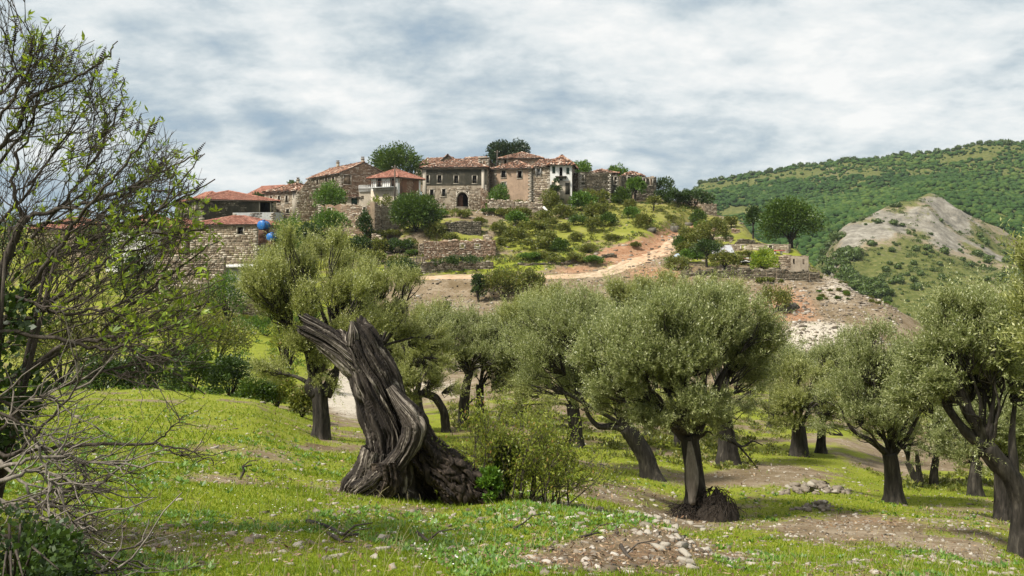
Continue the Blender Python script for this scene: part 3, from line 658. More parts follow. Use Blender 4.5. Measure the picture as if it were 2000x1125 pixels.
def add_window(root, o, e, n, op, style, surround='quoin'):
    """stone surround and what stands in the opening"""
    up = np.array([0, 0, 1.0]); a, b, c, d = op
    def bx(mb, s, h, dp, w, hh, dd): mb.box(o + s*e + h*up + dp*n, w*e, hh*up, dd*n)
    fr = MB(); t = 0.17
    if surround:
        bx(fr, a-t, c-.13, -.05, b-a+2*t, .13, .13); bx(fr, a-t, d, -.05, b-a+2*t, .17, .11)
        bx(fr, a-t, c, -.05, t, d-c, .10); bx(fr, b, c, -.05, t, d-c, .10)
        w = fr.obj('window', M[surround], root)
    else:
        bx(fr, a, c-.06, -.2, b-a, .06, .26)
        w = fr.obj('window', M['wood'], root)
    if style == 'bars':
        k = MB(); 
        for f in (0, 1/2, 1): bx(k, a + f*(b-a-.06), c, -.24, .06, d-c, .05)
        for f in (0, 1/3, 2/3, 1): bx(k, a + .06, c + f*(d-c-.06), -.235, b-a-.12, .06, .04)
        k.obj('casement', M['wood'], w)
        g = MB(); bx(g, a+.06, c+.06, -.30, b-a-.12, (d-c)*.55, .02); g.obj('pane', M['glass'], w)
    elif style == 'shutter':
        wd = (b-a)/2
        for q in range(2):
            k = MB()
            for z in range(5): bx(k, a+q*wd+.02, c+.03+z*(d-c-.06)/5, -.17, wd-.04, (d-c-.06)/5-.03, .05 + .01*(z % 2))
            k.obj('shutter', M['green_paint'], w)
    elif style == 'open_shutter':
        k = MB(); wd = (b-a)/2
        bx(k, a-wd*.2, c, .06, .05, d-c, wd*.8); k.obj('shutter', M['palewood'], w)
        k = MB(); bx(k, b+wd*.2-.05, c, .06, .05, d-c, wd*.8); k.obj('shutter', M['palewood'], w)
        k = MB(); bx(k, a+wd-.05, c, -.2, .1, d-c, .08); bx(k, a, c, -.2, .08, d-c, .08); bx(k, b-.08, c, -.2, .08, d-c, .08)
        k.obj('casement', M['palewood'], w)
    elif style == 'glass':
        g = MB(); bx(g, a+.05, c+.05, -.28, b-a-.1, d-c-.1, .02); g.obj('pane', M['glass'], w)
        k = MB(); bx(k, a+(b-a)/2-.03, c+.05, -.25, .06, d-c-.1, .05); bx(k, a, c, -.26, .05, d-c, .06); bx(k, b-.05, c, -.26, .05, d-c, .06); bx(k, a+.05, d-.05, -.26, b-a-.1, .05, .06); bx(k, a+.05, c, -.26, b-a-.1, .05, .06)
        k.obj('casement', M['wood'], w)
    elif style == 'door':
        k = MB(); nb = 4; wd = (b-a)/nb
        for q in range(nb): bx(k, a+q*wd+.01, c, -.22, wd-.02, d-c-.02, .06)
        k.obj('door_leaf', M['green_paint'], w)
    elif style == 'blind':
        k = MB(); bx(k, a, c, -.14, b-a, d-c, .05); k.obj('blocking', M['mortar'], w)
    return w

def tiles_on(mb, corners, tw=0.32, tl=0.46, mess=0.02, miss=0.0, rng=rngH):
    """courses of arched clay tiles over a flat roof plane given by its corners (first edge is the eave)"""
    c = [np.asarray(q, float) for q in corners]
    ex = nrm((c[1]-c[0])[None])[0]; nn = nrm(np.cross(ex, c[-1]-c[0])[None])[0]
    if nn[2] < 0: nn = -nn
    ey = np.cross(nn, ex)
    if ey[2] < 0: ey = -ey
    p2 = np.array([[np.dot(q-c[0], ex), np.dot(q-c[0], ey)] for q in c])
    x0, x1 = p2[:, 0].min(), p2[:, 0].max(); y1 = p2[:, 1].max()
    gx, gy = np.meshgrid(np.arange(x0 + tw*.5, x1, tw), np.arange(-0.08, y1 - .05, tl*.86))
    gx = gx.ravel(); gy = gy.ravel()
    inside = np.ones(len(gx), bool)
    sgn = np.sign(np.cross(p2[1]-p2[0], p2[2]-p2[1]))
    for k in range(len(p2)):
        a, b = p2[k], p2[(k+1) % len(p2)]
        if k == 0: continue
        cr = (b[0]-a[0])*(gy+tl*.5-a[1]) - (b[1]-a[1])*(gx-a[0])
        inside &= cr*sgn > -0.06*np.hypot(*(b-a))
    inside &= rng.uniform(size=len(gx)) >= miss
    gx, gy = gx[inside], gy[inside]; N = len(gx)
    if not N: return
    th = np.array([-1.25, -.45, .45, 1.25]); r = tw*.50
    px = np.sin(th)*r; pz = np.cos(th)*r*.62 - .02
    rot = rng.normal(0, mess*3.0, N); jx = rng.normal(0, mess, N); jy = rng.normal(0, mess*2, N); jz = np.abs(rng.normal(0, mess, N))
    V = np.zeros((N, 8, 3))
    for q, (yy, sc, lift) in enumerate(((0.0, 1.0, .035), (tl, .86, .0))):
        lx = px[None]*sc; ly = np.full((1, 4), yy - tl/2)
        X = lx*np.cos(rot)[:, None] - ly*np.sin(rot)[:, None] + (gx+jx)[:, None]
        Y = lx*np.sin(rot)[:, None] + ly*np.cos(rot)[:, None] + (gy+jy+tl/2)[:, None]
        Z = pz[None]*sc + lift + .03 + jz[:, None]
        V[:, q*4:q*4+4] = c[0] + X[..., None]*ex + Y[..., None]*ey + Z[..., None]*nn
    q = np.array([(0, 1, 5, 4), (1, 2, 6, 5), (2, 3, 7, 6)])
    mb.add(V.reshape(-1, 3), (q[None] + np.arange(N)[:, None, None]*8).reshape(-1, 4))

def roof_planes(o, e, b, W, D, z, rise, over, kind):
    """corner lists of the roof planes over a W x D rectangle (b = direction away from the facade)"""
    up = np.array([0, 0, 1.0])
    def pt(s, d, h): return o + s*e + d*b + (z+h)*up
    k = rise/(min(W, D)/2 if kind != 'gable_side' else W/2); drop = -over*min(k, .6)
    x0, x1, y0, y1 = -over, W+over, -over, D+over
    if kind == 'hip':
        if W >= D:
            h = D/2; r0, r1 = pt(h, h, rise), pt(W-h, h, rise)
            return [[pt(x0, y0, drop), pt(x1, y0, drop), r1, r0], [pt(x1, y0, drop), pt(x1, y1, drop), r1], [pt(x1, y1, drop), pt(x0, y1, drop), r0, r1], [pt(x0, y1, drop), pt(x0, y0, drop), r0]]
        h = W/2; r0, r1 = pt(h, h, rise), pt(h, D-h, rise)
        return [[pt(x0, y0, drop), pt(x1, y0, drop), r0], [pt(x1, y0, drop), pt(x1, y1, drop), r1, r0], [pt(x1, y1, drop), pt(x0, y1, drop), r1], [pt(x0, y1, drop), pt(x0, y0, drop), r0, r1]]
    if kind == 'gable_front':     # ridge runs along the facade
        h = D/2; x0, x1 = -.15, W+.15
        return [[pt(x0, y0, drop), pt(x1, y0, drop), pt(x1, h, rise), pt(x0, h, rise)], [pt(x1, y1, drop), pt(x0, y1, drop), pt(x0, h, rise), pt(x1, h, rise)]]
    if kind == 'gable_side':      # ridge runs away from the facade, gable faces the viewer
        h = W/2; y0, y1 = -.15, D+.15
        return [[pt(x1, y0, drop), pt(x1, y1, drop), pt(h, y1, rise), pt(h, y0, rise)], [pt(x0, y1, drop), pt(x0, y0, drop), pt(h, y0, rise), pt(h, y1, rise)]]
    if kind == 'shed':
        return [[pt(x0, y0, drop), pt(x1, y0, drop), pt(x1, y1, rise), pt(x0, y1, rise)]]

def make_roof(root, o, e, b, W, D, z, rise, over, kind, tile='tile_old', mess=.02, miss=0.0, ridge=True):
    slab = MB(); tl = MB()
    for pl in roof_planes(o, e, b, W, D, z, rise, over, kind):
        pl = [np.asarray(p) for p in pl]; n = len(pl)
        V = pl + [p - np.array([0, 0, .12]) for p in pl]
        if n == 4: slab.add(V, [(0, 1, 2, 3), (7, 6, 5, 4)] + [(k, (k+1) % n, n+(k+1) % n, n+k) for k in range(n)])
        else: slab.add(V, [(k, (k+1) % n, n+(k+1) % n, n+k) for k in range(n)], [(0, 1, 2), (5, 4, 3)])
        tiles_on(tl, pl, mess=mess, miss=miss)
        if ridge:
            for k in range(1, n):     # ridge and hip caps
                a, c = pl[k], pl[(k+1) % n]
                if n == 4 and k in (1, 3) and kind.startswith('gable'): continue
                Ln = np.linalg.norm(c-a); m = int(Ln/.45)
                if kind == 'shed': continue
                for q in range(m):
                    p0 = a + (c-a)*q/m + [0, 0, .06]; p1 = a + (c-a)*(q+1.1)/m + [0, 0, .05]
                    p0 = p0 + rngH.normal(0, mess, 3); tl.tube([p0, p1], [.16, .14], 6, False)
    r = slab.obj('roof', M['wood'], root)
    t = tl.obj('roof_tiles', M[tile], r); t['kind'] = 'stuff'
    return r

def chimney(root, p, w, h, mat='masonry'):
    mb = MB(); mb.box(p - np.array([w/2, w/2, .6]), [w, 0, 0], [0, w, 0], [0, 0, h+.6])
    mb.box(p + np.array([-w/2-.08, -w/2-.08, h]), [w+.16, 0, 0], [0, w+.16, 0], [0, 0, .12])
    mb.box(p + np.array([-w/2+.05, -w/2+.05, h+.12]), [.12, 0, 0], [0, w-.1, 0], [0, 0, .25]); mb.box(p + np.array([w/2-.17, -w/2+.05, h+.12]), [.12, 0, 0], [0, w-.1, 0], [0, 0, .25])
    mb.box(p + np.array([-w/2-.04, -w/2-.04, h+.37]), [w+.08, 0, 0], [0, w+.08, 0], [0, 0, .08])
    return mb.obj('chimney', M[mat], root)

def house(name, label, cat, A, B, base, eave, depth, walls, front=(), right=(), left=(), roof=None, sink=2.0, quoins=True, stone_size=.30,
          ruin=0.0, group=None, right_top=None, skip_back=False, jut=.05):
    """A, B = (photo column, distance) of the facade corners; base, eave = photo rows at A; walls = (plaster/mortar, stone material or None, where) per side"""
    xa, ya = (A[0]-CX)/F*A[1], A[1]; xb, yb = (B[0]-CX)/F*B[1], B[1]
    ym = (ya+yb)/2
    zb = (HY-base)/F*ym - sink; ze = (HY-eave)/F*ym
    H = ze - zb
    o = np.array([xa, ya, zb]); e3 = np.array([xb-xa, yb-ya, 0.0]); W = np.linalg.norm(e3); e = e3/W
    n = np.array([e[1], -e[0], 0.0]); b = -n
    root = empty(name, (xa + (xb-xa)/2, ym, zb)); tag(root, label, cat, group)
    inv = -np.array(root.location)
    def s_of(px):
        u = (px-CX)/F; return (u*ya - xa)/((xb-xa) - u*(yb-ya))*W
    def h_of(py, s):
        return (HY-py)/F*(ya + (yb-ya)*s/W) - zb
    def conv(lst):
        out = []
        for (px, py, w, h, st) in lst:
            s1, s2 = s_of(px-w/2), s_of(px+w/2); sm = (s1+s2)/2
            out.append(((s1, s2, h_of(py+h/2, sm), h_of(py-h/2, sm)), st))
        return out
    rr = np.random.default_rng(abs(hash(label)) % 1000 if False else sum(map(ord, label)))
    def top_fn(Wd, amt, base_top=None):
        if amt <= 0 and base_top is None: return lambda s: H
        ks = np.arange(0, Wd + 1.2, .7); hs = H - amt*rr.uniform(0, 1, len(ks))**1.5
        return (lambda s: float(np.interp(s, ks, hs))) if base_top is None else (lambda s: float(np.interp(s, ks, hs - H)) + base_top(s))
    gable = roof and roof['kind']
    sides = [('front', o, e, n, W, conv(front))]
    sides.append(('right', o + W*e, b, e, depth, [((x[0]*depth, x[1]*depth, sink + x[2]*(H-sink), sink + x[3]*(H-sink)), x[4]) for x in right]))
    sides.append(('left', o + depth*b, -b, -e, depth, [((x[0]*depth, x[1]*depth, sink + x[2]*(H-sink), sink + x[3]*(H-sink)), x[4]) for x in left]))
    if not skip_back: sides.append(('back', o + W*e + depth*b, -e, b, W, []))
    for sd_, oo, ee, nn_, Wd, ops in sides:
        wm = walls.get(sd_, walls.get('all'))
        mat, smat, where = (wm + (None, None))[:3]
        rects = [q[0] for q in ops]
        bt = None
        if (gable == 'gable_side' and sd_ in ('front', 'back')) or (gable == 'gable_front' and sd_ in ('left', 'right')):
            rs = roof['rise']; bt = (lambda s, Wd=Wd, rs=rs: H + rs*(1 - abs(2*s/Wd - 1)) - .05)
        tf = top_fn(Wd, ruin if isinstance(ruin, (int, float)) else ruin.get(sd_, 0), bt)
        th = 0.5
        # side walls butt between the front and the back wall
        oo2, Wd2, shift = oo, Wd, 0.0
        if sd_ in ('left', 'right'):
            oo2 = oo + ee*th; Wd2 = Wd - 2*th; shift = th
        r2 = [(max(a-shift, .02), min(b_-shift, Wd2-.02), c, d) for a, b_, c, d in rects]
        tf2 = (lambda s, tf=tf, shift=shift: tf(s+shift))
        mb = MB(); wall_geo(mb, oo2, ee, nn_, Wd2, tf2, r2, th)
        for k in range(len(mb.v)): mb.v[k] = mb.v[k] + inv
        w = mb.obj('wall', M[mat], root)
        if smat and sd_ != 'back':
            ms = MB(); stones_on(ms, oo + inv, ee, nn_, Wd, tf, rects, stone_size, z0=max(0, sink-1.2), where=where, rng=rr, jut=jut)
            if ms.n: st = ms.obj('masonry', M[smat], w); st['kind'] = 'stuff'
        if quoins and sd_ != 'back':
            mq = MB()
            for s0, dr in ((0.0, 1), (Wd, -1)):
                h = max(0, sink-1); k = 0; hh = tf(s0)
                while h < hh - .2:
                    l = .62 if k % 2 else .36; ch = rr.uniform(.26, .40)
                    mq.box(oo + inv + (s0 if dr > 0 else s0-l)*ee + np.array([0, 0, h]) - .02*nn_, l*ee, np.array([0, 0, min(ch-.03, hh-h)]), (.075 + .006*(k % 3))*nn_)
                    h += ch; k += 1
            if mq.n: qq = mq.obj('corner_stones', M['quoin'], w); qq['kind'] = 'stuff'
        for (rc, st) in ops:
            sur = 'quoin'
            if st.endswith('-'): st = st[:-1]; sur = None
            add_window(w, oo + inv, ee, nn_, rc, st, sur)
    if roof:
        make_roof(root, o + inv, e, b, W, depth, H, roof['rise'], roof.get('over', .35), roof['kind'], roof.get('tile', 'tile_old'), roof.get('mess', .03), roof.get('miss', 0.0))
    return root, dict(rects=[q[0] for q in sides[0][5]], o=o + inv, e=e, n=n, b=b, W=W, D=depth, H=H, s_of=s_of, h_of=h_of)

def drystone(name, label, cat, pts, th=.5, mat='masonry', mortar='mortar', ruin=.3, size=.32, openings=(), cap=True, sink=.8):
    """a free wall along photo points (column, distance, top row, base row)"""
    root = empty(name, P(pts[0][0], pts[0][3], pts[0][1])); tag(root, label, cat); inv = -np.array(root.location)
    rr = np.random.default_rng(sum(map(ord, label)))
    for (p, q) in zip(pts[:-1], pts[1:]):
        a = P(p[0], p[3], p[1]); c = P(q[0], q[3], q[1])
        e3 = c - a; e3[2] = 0; W = np.linalg.norm(e3); e = e3/W; n = np.array([e[1], -e[0], 0])
        zb = min(a[2], c[2]) - sink; o = np.array([a[0], a[1], zb])
        ta = P(p[0], p[2], p[1])[2] - zb; tb = P(q[0], q[2], q[1])[2] - zb
        ks = np.arange(0, W+1, .55); hs = np.interp(ks, [0, W], [ta, tb]) - ruin*rr.uniform(0, 1, len(ks))
        tf = lambda s, ks=ks, hs=hs: float(np.interp(s, ks, hs))
        rects = []
        for (px, py, w, h) in openings:
            if p[0] < px < q[0]:
                s1, s2 = [(x - p[0])/(q[0]-p[0])*W for x in (px-w/2, px+w/2)]
                Ym = p[1] + (q[1]-p[1])*(px-p[0])/(q[0]-p[0])
                rects.append((s1, s2, P(px, py+h/2, Ym)[2]-zb, P(px, py-h/2, Ym)[2]-zb))
        mb = MB(); wall_geo(mb, o + inv, e, n, W, tf, rects, th); w = mb.obj('wall', M[mortar], root)
        ms = MB(); stones_on(ms, o + inv, e, n, W, tf, rects, size, rng=rr, jut=.09)
        if cap:     # loose stones along the broken top
            N = int(W/.28)
            for k in range(N):
                s = rr.uniform(0, W-.3); l, d, hh = rr.uniform(.2, .5), rr.uniform(.2, th), rr.uniform(.1, .26)
                tw = rr.uniform(-.3, .3); ee = e*np.cos(tw) + n*np.sin(tw); bb = -n*np.cos(tw) + e*np.sin(tw)
                ms.box(o + inv + s*e + np.array([0, 0, tf(s)-.06]) - n*rr.uniform(0, th-d*.6), l*ee, d*bb, [rr.uniform(-.05, .05), 0, hh])
        if ms.n: st = ms.obj('masonry', M[mat], w); st['kind'] = 'stuff'
        for r_ in rects: add_window(w, o + inv, e, n, r_, 'void', 'quoin')
    return root

M['lime'] = plaster_mat('flaking_lime_plaster', (0.36, 0.30, 0.225), (0.13, 0.105, 0.075), 0.7, 0.7, 0.46)
# --- the long two-storey house with the arched gate
def lower_storey(s, h, H):
    p = np.stack([s*.5, h*.5, np.zeros(len(s))], 1)
    return (h < 6.3 + .5*vnoise(p, 5)) & (vnoise(p*2.2, 8) > -.35)
root, f = house('stone_house', 'long two-storey stone house with black-stained upper wall, four framed windows and an arched gate', 'house',
    (825, 158), (951, 157), 412, 326, 9.5,
    {'front': ('lime', 'masonry', lambda s, h: lower_storey(s, h, 0)), 'all': ('mortar', 'masonry')},
    front=[(834, 350, 8, 15, 'bars'), (858.5, 350, 8, 15, 'bars'), (891, 350.5, 8, 15, 'bars'), (927, 350.5, 8, 15, 'bars'), (843.5, 377.5, 7, 14, 'glass'), (867, 376.5, 7, 14, 'glass'), (903.5, 389, 22, 30, 'gate')],
    right=[(.35, .5, .5, .75, 'void')], roof=dict(kind='hip', rise=1.7, over=.45, mess=.05, miss=.02))
# upper coat of blackened plaster, standing proud of the bare stone below
hsplit = f['h_of'](361, 3.0); pm = MB(); wall_geo(pm, f['o'] + .09*f['n'] + np.array([0, 0, hsplit]), f['e'], f['n'], f['W'], lambda s: f['H'] - hsplit - .02, [(a-.17, b, c-hsplit-.13, d-hsplit+.17) if False else (a-.16, b+.16, c-hsplit-.12, d-hsplit+.16) for a, b, c, d in f['rects'] if c > hsplit], .085)
pm.obj('plaster', M['stained'], root)
# arch over the gate, pilaster strip and cornice
up = np.array([0, 0, 1.0]); o, e, n = f['o'], f['e'], f['n']
s0 = f['s_of'](903.5); w2 = (f['s_of'](914.5) - f['s_of'](892.5))/2; hs = f['h_of'](386, s0); hb = f['h_of'](406, s0)
mb = MB()
for k in range(13):
    a0, a1 = pi - k*pi/13, pi - (k+.93)*pi/13; r0, r1 = w2-.12, w2+.22
    def q(r, a, d): return o + (s0 + r*np.cos(a))*e + (hs + r*np.sin(a))*up + d*n
    mb.add([q(r0, a0, -.1), q(r1, a0, -.1), q(r1, a1, -.1), q(r0, a1, -.1), q(r0, a0, .13), q(r1, a0, .13), q(r1, a1, .13), q(r0, a1, .13)],
           [(4, 5, 6, 7), (0, 1, 5, 4), (1, 2, 6, 5), (2, 3, 7, 6), (3, 0, 4, 7)])
for sgn in (-1, 1):
    h = hb - .2
    while h < hs - .05:
        ch = min(.42, hs-h); mb.box(o + (s0 + (sgn*(w2+.05) if sgn > 0 else -w2-.3))*e + h*up - .05*n, .25*e, (ch-.03)*up, .17*n); h += ch
mb.obj('gate_arch', M['quoin'], root)
mb = MB()                    # spandrels that round off the square opening
for k in range(12):
    a0, a1 = pi - k*pi/12, pi - (k+1)*pi/12; r = w2-.02; ht = f['h_of'](373.5, s0) + .06
    p0, p1 = (s0 + r*np.cos(a0), hs + r*np.sin(a0)), (s0 + r*np.cos(a1), hs + r*np.sin(a1))
    mb.add([o + p0[0]*e + p0[1]*up - .02*n, o + p1[0]*e + p1[1]*up - .02*n, o + p1[0]*e + ht*up - .02*n, o + p0[0]*e + ht*up - .02*n,
            o + p0[0]*e + p0[1]*up - .5*n, o + p1[0]*e + p1[1]*up - .5*n], [(0, 1, 2, 3), (0, 4, 5, 1)])
mb.obj('spandrel', M['mortar'], root)
mb = MB()                    # iron gate leaf, half open
mb.box(o + (s0-w2+.1)*e + hb*up - .45*n, .9*w2*e, 2.3*up, -.05*n)
for k in range(6): mb.box(o + (s0-w2+.1+k*.9*w2/6)*e + (hb+2.3)*up - .45*n, .05*e, .6*up, -.04*n)
mb.obj('gate', M['rust'], root)
mb = MB(); mb.box(o - .05*e + (f['H']-.42)*up - .03*n, (f['W']+.1)*e, .18*up, .20*n); mb.box(o + .1*e + 1*up - .03*n, .6*e, (f['H']-1.5)*up, .15*n)
mb.box(o + (f['W']-.95)*e + 1.5*up - .03*n, .5*e, (f['H']-2)*up, .16*n)
mb.obj('cornice', M['quoin'], root)

# --- broken buttress and gatehouse stub beside the arch
drystone('ruined_wall', 'broken stone wall stub with leaning top right of the arched gate', 'wall', [(916, 156.2, 381, 413), (938, 156, 380, 415)], .6, 'masonry', 'mortar', .3)
drystone('stone_pillar', 'tall pale stone pillar at the right corner of the house with the arched gate', 'pillar', [(938.5, 155.6, 366, 416), (954, 155.5, 372, 416)], .9, 'masonry_red', 'mortar', .8)

# --- brown house right of it
root, f = house('brown_house', 'brown plastered stone house with green lower shutter right of the pillar', 'house',
    (964, 160), (1038, 158), 384, 328, 9, {'front': ('ochre', 'masonry_red', lambda s, h: vnoise(np.stack([s*.35, h*.35, s*0], 1), 3) > .25), 'left': ('cream', 'masonry'), 'all': ('mortar_red', 'masonry_red')},
    front=[(983.5, 340, 8, 14, 'glass'), (1015, 341, 8, 14, 'void'), (984, 361, 8, 10, 'shutter')], left=[(.4, .55, .5, .8, 'void')],
    roof=dict(kind='hip', rise=1.5, over=.4, mess=.06, miss=.03))
# --- rubble house left white
root, f = house('rubble_house', 'bare rubble-stone house with pale open window shutters between brown and white houses', 'house',
    (1038.5, 158.4), (1075, 157), 386, 324, 8, {'all': ('mortar', 'masonry')}, front=[(1052.5, 336.5, 8, 14, 'open_shutter')],
    roof=dict(kind='gable_front', rise=1.4, over=.35, mess=.07, miss=.04), stone_size=.42, jut=.08)
# --- tall white house with the little balcony
root, f = house('white_tall_house', 'narrow house whitewashed above and bare brown below, with a small broken balcony', 'house',
    (1074.5, 155.5), (1117, 155), 382, 319, 8, {'front': ('white', None), 'right': ('mortar', 'masonry'), 'left': ('white', None), 'all': ('mortar', 'masonry')},
    front=[(1081.5, 331, 6, 13, 'shutter-'), (1095.5, 335, 6, 17, 'void-'), (1109, 333, 6, 12, 'shutter-'), (1096, 355, 6, 14, 'glass-')],
    roof=dict(kind='hip', rise=1.5, over=.5, mess=.06, miss=.03), quoins=False)
o, e, n = f['o'], f['e'], f['n']; hB = f['h_of'](346, f['W']/2)
mb = MB(); mb.box(o + .25*f['W']*e + hB*up, .52*f['W']*e, .14*up, .9*n)
for k in range(4): mb.box(o + (.27+.145*k)*f['W']*e + (hB-.3)*up, .12*e, .3*up, .7*n)
mb.obj('balcony', M['wood'], root)
mb = MB(); mb.box(o + .07*f['W']*e + .5*up - .02*n, .86*f['W']*e, (hB-1.1)*up, .04*n); mb.obj('bare_plaster', M['cream'], root)
mb = MB(); mb.box(o + .08*f['W']*e + .6*up, .16*f['W']*e, (hB-1.4)*up, .06*n); mb.box(o + .7*f['W']*e + .6*up + 1.6*up, .2*f['W']*e, (hB-3.2)*up, .06*n); mb.obj('dark_panel', M['stained'], root)
# --- houses behind
house('stone_house', 'low stone house with hipped red-brown roof behind the brown house below the pine', 'house', (975, 178), (1058, 177), 345, 308.5, 9, {'all': ('ochre', 'masonry_red')},
    front=[(987, 316, 5, 8, 'void')], roof=dict(kind='hip', rise=1.5, over=.4, mess=.04), sink=3)
house('stone_house', 'stone house with long old tile roof behind the arched-gate house', 'house', (811, 186), (862, 183), 345, 319, 9, {'all': ('mortar', 'masonry_dark')}, roof=dict(kind='gable_front', rise=1.4, over=.3, mess=.05), sink=3)
house('gable_barn', 'dark triangular gable end with mossy stone behind the arched-gate house', 'house', (858, 180), (890, 180), 345, 316, 8, {'all': ('mortar', 'masonry_dark')}, roof=dict(kind='gable_side', rise=1.4, over=.2, mess=.05), sink=3)
root, f = house('tower_house', 'small flat-topped stone tower with pale corners between two tiled roofs', 'tower', (934.5, 172), (955, 172), 345, 309, 4, {'all': ('ochre', 'masonry_dark')}, front=[(946, 318.5, 5, 9, 'void')], sink=3)
o, e, b = f['o'], f['e'], f['b']
for d in (0, f['D']-.4):
    mb = MB(); mb.box(o - .1*e + d*b + f['H']*up - .1*b, (f['W']+.2)*e, .25*up, .5*b); mb.obj('coping', M['quoin'], root)
house('stone_house', 'low tiled roof line rising left of the small stone tower', 'house', (893, 176), (934, 174), 345, 317, 7, {'all': ('mortar', 'masonry_dark')}, roof=dict(kind='gable_front', rise=1.2, over=.3, mess=.05), sink=3)
# --- white house with balcony, left of centre
root, f = house('balcony_house', 'white-fronted house with iron balcony, orange tile roof and brown side wall', 'house',
    (725, 150), (777, 147), 400, 345, 6.2, {'front': ('white', None), 'right': ('redplaster', 'masonry_red', lambda s, h: (s < 4) & (vnoise(np.stack([s*.6, h*.6, s*0], 1), 4) > .0)), 'all': ('white', None)},
    front=[(740.5, 358, 8, 19, 'glass'), (767, 357, 7, 18, 'glass'), (754.5, 386, 7, 14, 'glass')], roof=dict(kind='hip', rise=1.35, over=.55, tile='tile_red', mess=.012), quoins=False, sink=4)
o, e, n = f['o'], f['e'], f['n']; s1, s2 = f['s_of'](728), f['s_of'](775); hB = f['h_of'](368.5, s1)
mb = MB(); mb.box(o + s1*e + hB*up, (s2-s1)*e, .16*up, 1.1*n); bal = mb.obj('balcony', M['concrete'], root)
mb = MB()
mb.box(o + s1*e + (hB+1.05)*up + 1.04*n, (s2-s1)*e, .06*up, .05*n)
for k in range(13): mb.box(o + (s1 + k*(s2-s1-.05)/12)*e + (hB+.16)*up + 1.045*n, .045*e, .9*up, .04*n)
for s in (s1, s2-.05):
    mb.box(o + s*e + (hB+1.05)*up, .05*e, .06*up, 1.04*n)
    for k in range(3): mb.box(o + s*e + (hB+.16)*up + (.1+.3*k)*n, .04*e, .9*up, .04*n)
mb.obj('railing', M['rust'], bal)
mb = MB(); mb.box(o - .05*e + (f['h_of'](371, 0)-.4)*0*up + 1*up, (f['W']+.05)*e, (hB-1.3)*up, .05*n); mb.obj('render_coat', M['cream'], root)
# --- white terrace beside it
root, f = house('terrace_annex', 'flat white annex with pale balustrade terrace left of the balcony house', 'annex', (701, 150.5), (726, 150.3), 400, 374, 6, {'all': ('cream', None)}, front=[(708, 385, 5, 5, 'blind-')], quoins=False)
mb = MB(); o, e, n = f['o'], f['e'], f['n']
mb.box(o + f['H']*up, f['W']*e, .1*up, .2*n); mb.box(o + (f['H']+.95)*up, f['W']*e, .1*up, .2*n)
for k in range(11): mb.box(o + (k*(f['W']-.2)/10)*e + (f['H']+.1)*up + .03*n, .13*e, .85*up, .13*n)
mb.obj('balustrade', M['palewood'], root)
house('porch_shed', 'low dark-roofed shed in the shade between the gable house and the white annex', 'shed', (677, 151), (700.5, 150.8), 400, 384, 5, {'all': ('cream', None)}, front=[(692, 392, 12, 13, 'door-')], roof=dict(kind='shed', rise=.5, over=.4, mess=.05), quoins=False)
house('small_tile_house', 'small red-roofed house peeping out behind the white annex', 'house', (706, 172), (740, 172), 380, 357, 6, {'all': ('mortar_red', 'masonry_red')}, front=[(714, 363, 4, 7, 'void')], roof=dict(kind='gable_side', rise=1.4, over=.3, tile='tile_red'), sink=3)
# --- gabled stone house
root, f = house('gabled_house', 'tall gabled stone house with arched pale window frames and two chimneys', 'house',
    (601, 172), (664, 157), 400, 343, 9.0, {'front': ('mortar', 'masonry_dark'), 'right': ('mortar_red', 'masonry_red'), 'all': ('mortar', 'masonry')},
    front=[(607.5, 356, 5, 10, 'void'), (620, 356, 4.5, 11, 'void'), (637, 350, 4.5, 11, 'void'), (651, 351, 5, 13, 'void')], right=[(.08, .22, .62, .92, 'blind')],
    roof=dict(kind='gable_front', rise=2.0, over=.35, mess=.035, miss=.01))
chimney(root, f['o'] + .25*f['W']*f['e'] + 4.5*f['b'] + (f['H']+2.0)*up, .5, .9); chimney(root, f['o'] + .97*f['W']*f['e'] + 4.5*f['b'] + (f['H']+1.9)*up, .5, .7)
# --- house with three narrow windows
root, f = house('narrow_window_house', 'pale stone house with three narrow windows and collapsing tile roof', 'house',
    (517, 150), (579, 146.5), 420, 373, 8.5, {'all': ('mortar', 'masonry')},
    front=[(529.5, 391, 4.5, 14, 'void'), (545, 390, 4.5, 14, 'void'), (560, 389, 4.5, 14, 'void'), (527, 413, 6, 8, 'void'), (562, 413, 6, 8, 'void')],
    roof=dict(kind='hip', rise=1.35, over=.35, mess=.08, miss=.05), stone_size=.36)
chimney(root, f['o'] + .5*f['W']*f['e'] + 4.2*f['b'] + (f['H']+1.35)*up, .4, .7)
mb = MB(); mb.box(f['o'] + (f['W']-.9)*f['e'] + 1*up - .03*f['n'], .9*f['e'], (f['H']-1.1)*up, .12*f['n']); mb.obj('corner_pillar', M['quoin'], root)
root, f = house('roofless_gable', 'roofless brown stone gable wall rising to a point beside the narrow-window house', 'ruin', (579.5, 146), (622, 147.5), 428, 372, 6,
    {'all': ('mortar_red', 'masonry')}, roof=None, ruin={'front': .4, 'right': 2.0, 'left': .6, 'back': 2.0})
mb = MB(); stones = MB(); tri = lambda s: f['H'] - .5 + 2.6*max(0, 1 - abs(s - .6*f['W'])/(.6*f['W']))
wall_geo(mb, f['o'] + .06*f['n'], f['e'], f['n'], f['W'], tri, [], .5); w = mb.obj('gable', M['mortar_red'], root)
stones_on(stones, f['o'] + .06*f['n'], f['e'], f['n'], f['W'], tri, [], .34, z0=1.0); st = stones.obj('masonry', M['masonry'], w); st['kind'] = 'stuff'
house('red_roof_house', 'low pitched red roof half hidden behind the narrow-window house', 'house', (484, 176), (528, 172), 420, 378, 7, {'all': ('ochre', None)}, roof=dict(kind='gable_front', rise=1.6, over=.4, tile='tile_red', mess=.012), sink=3)
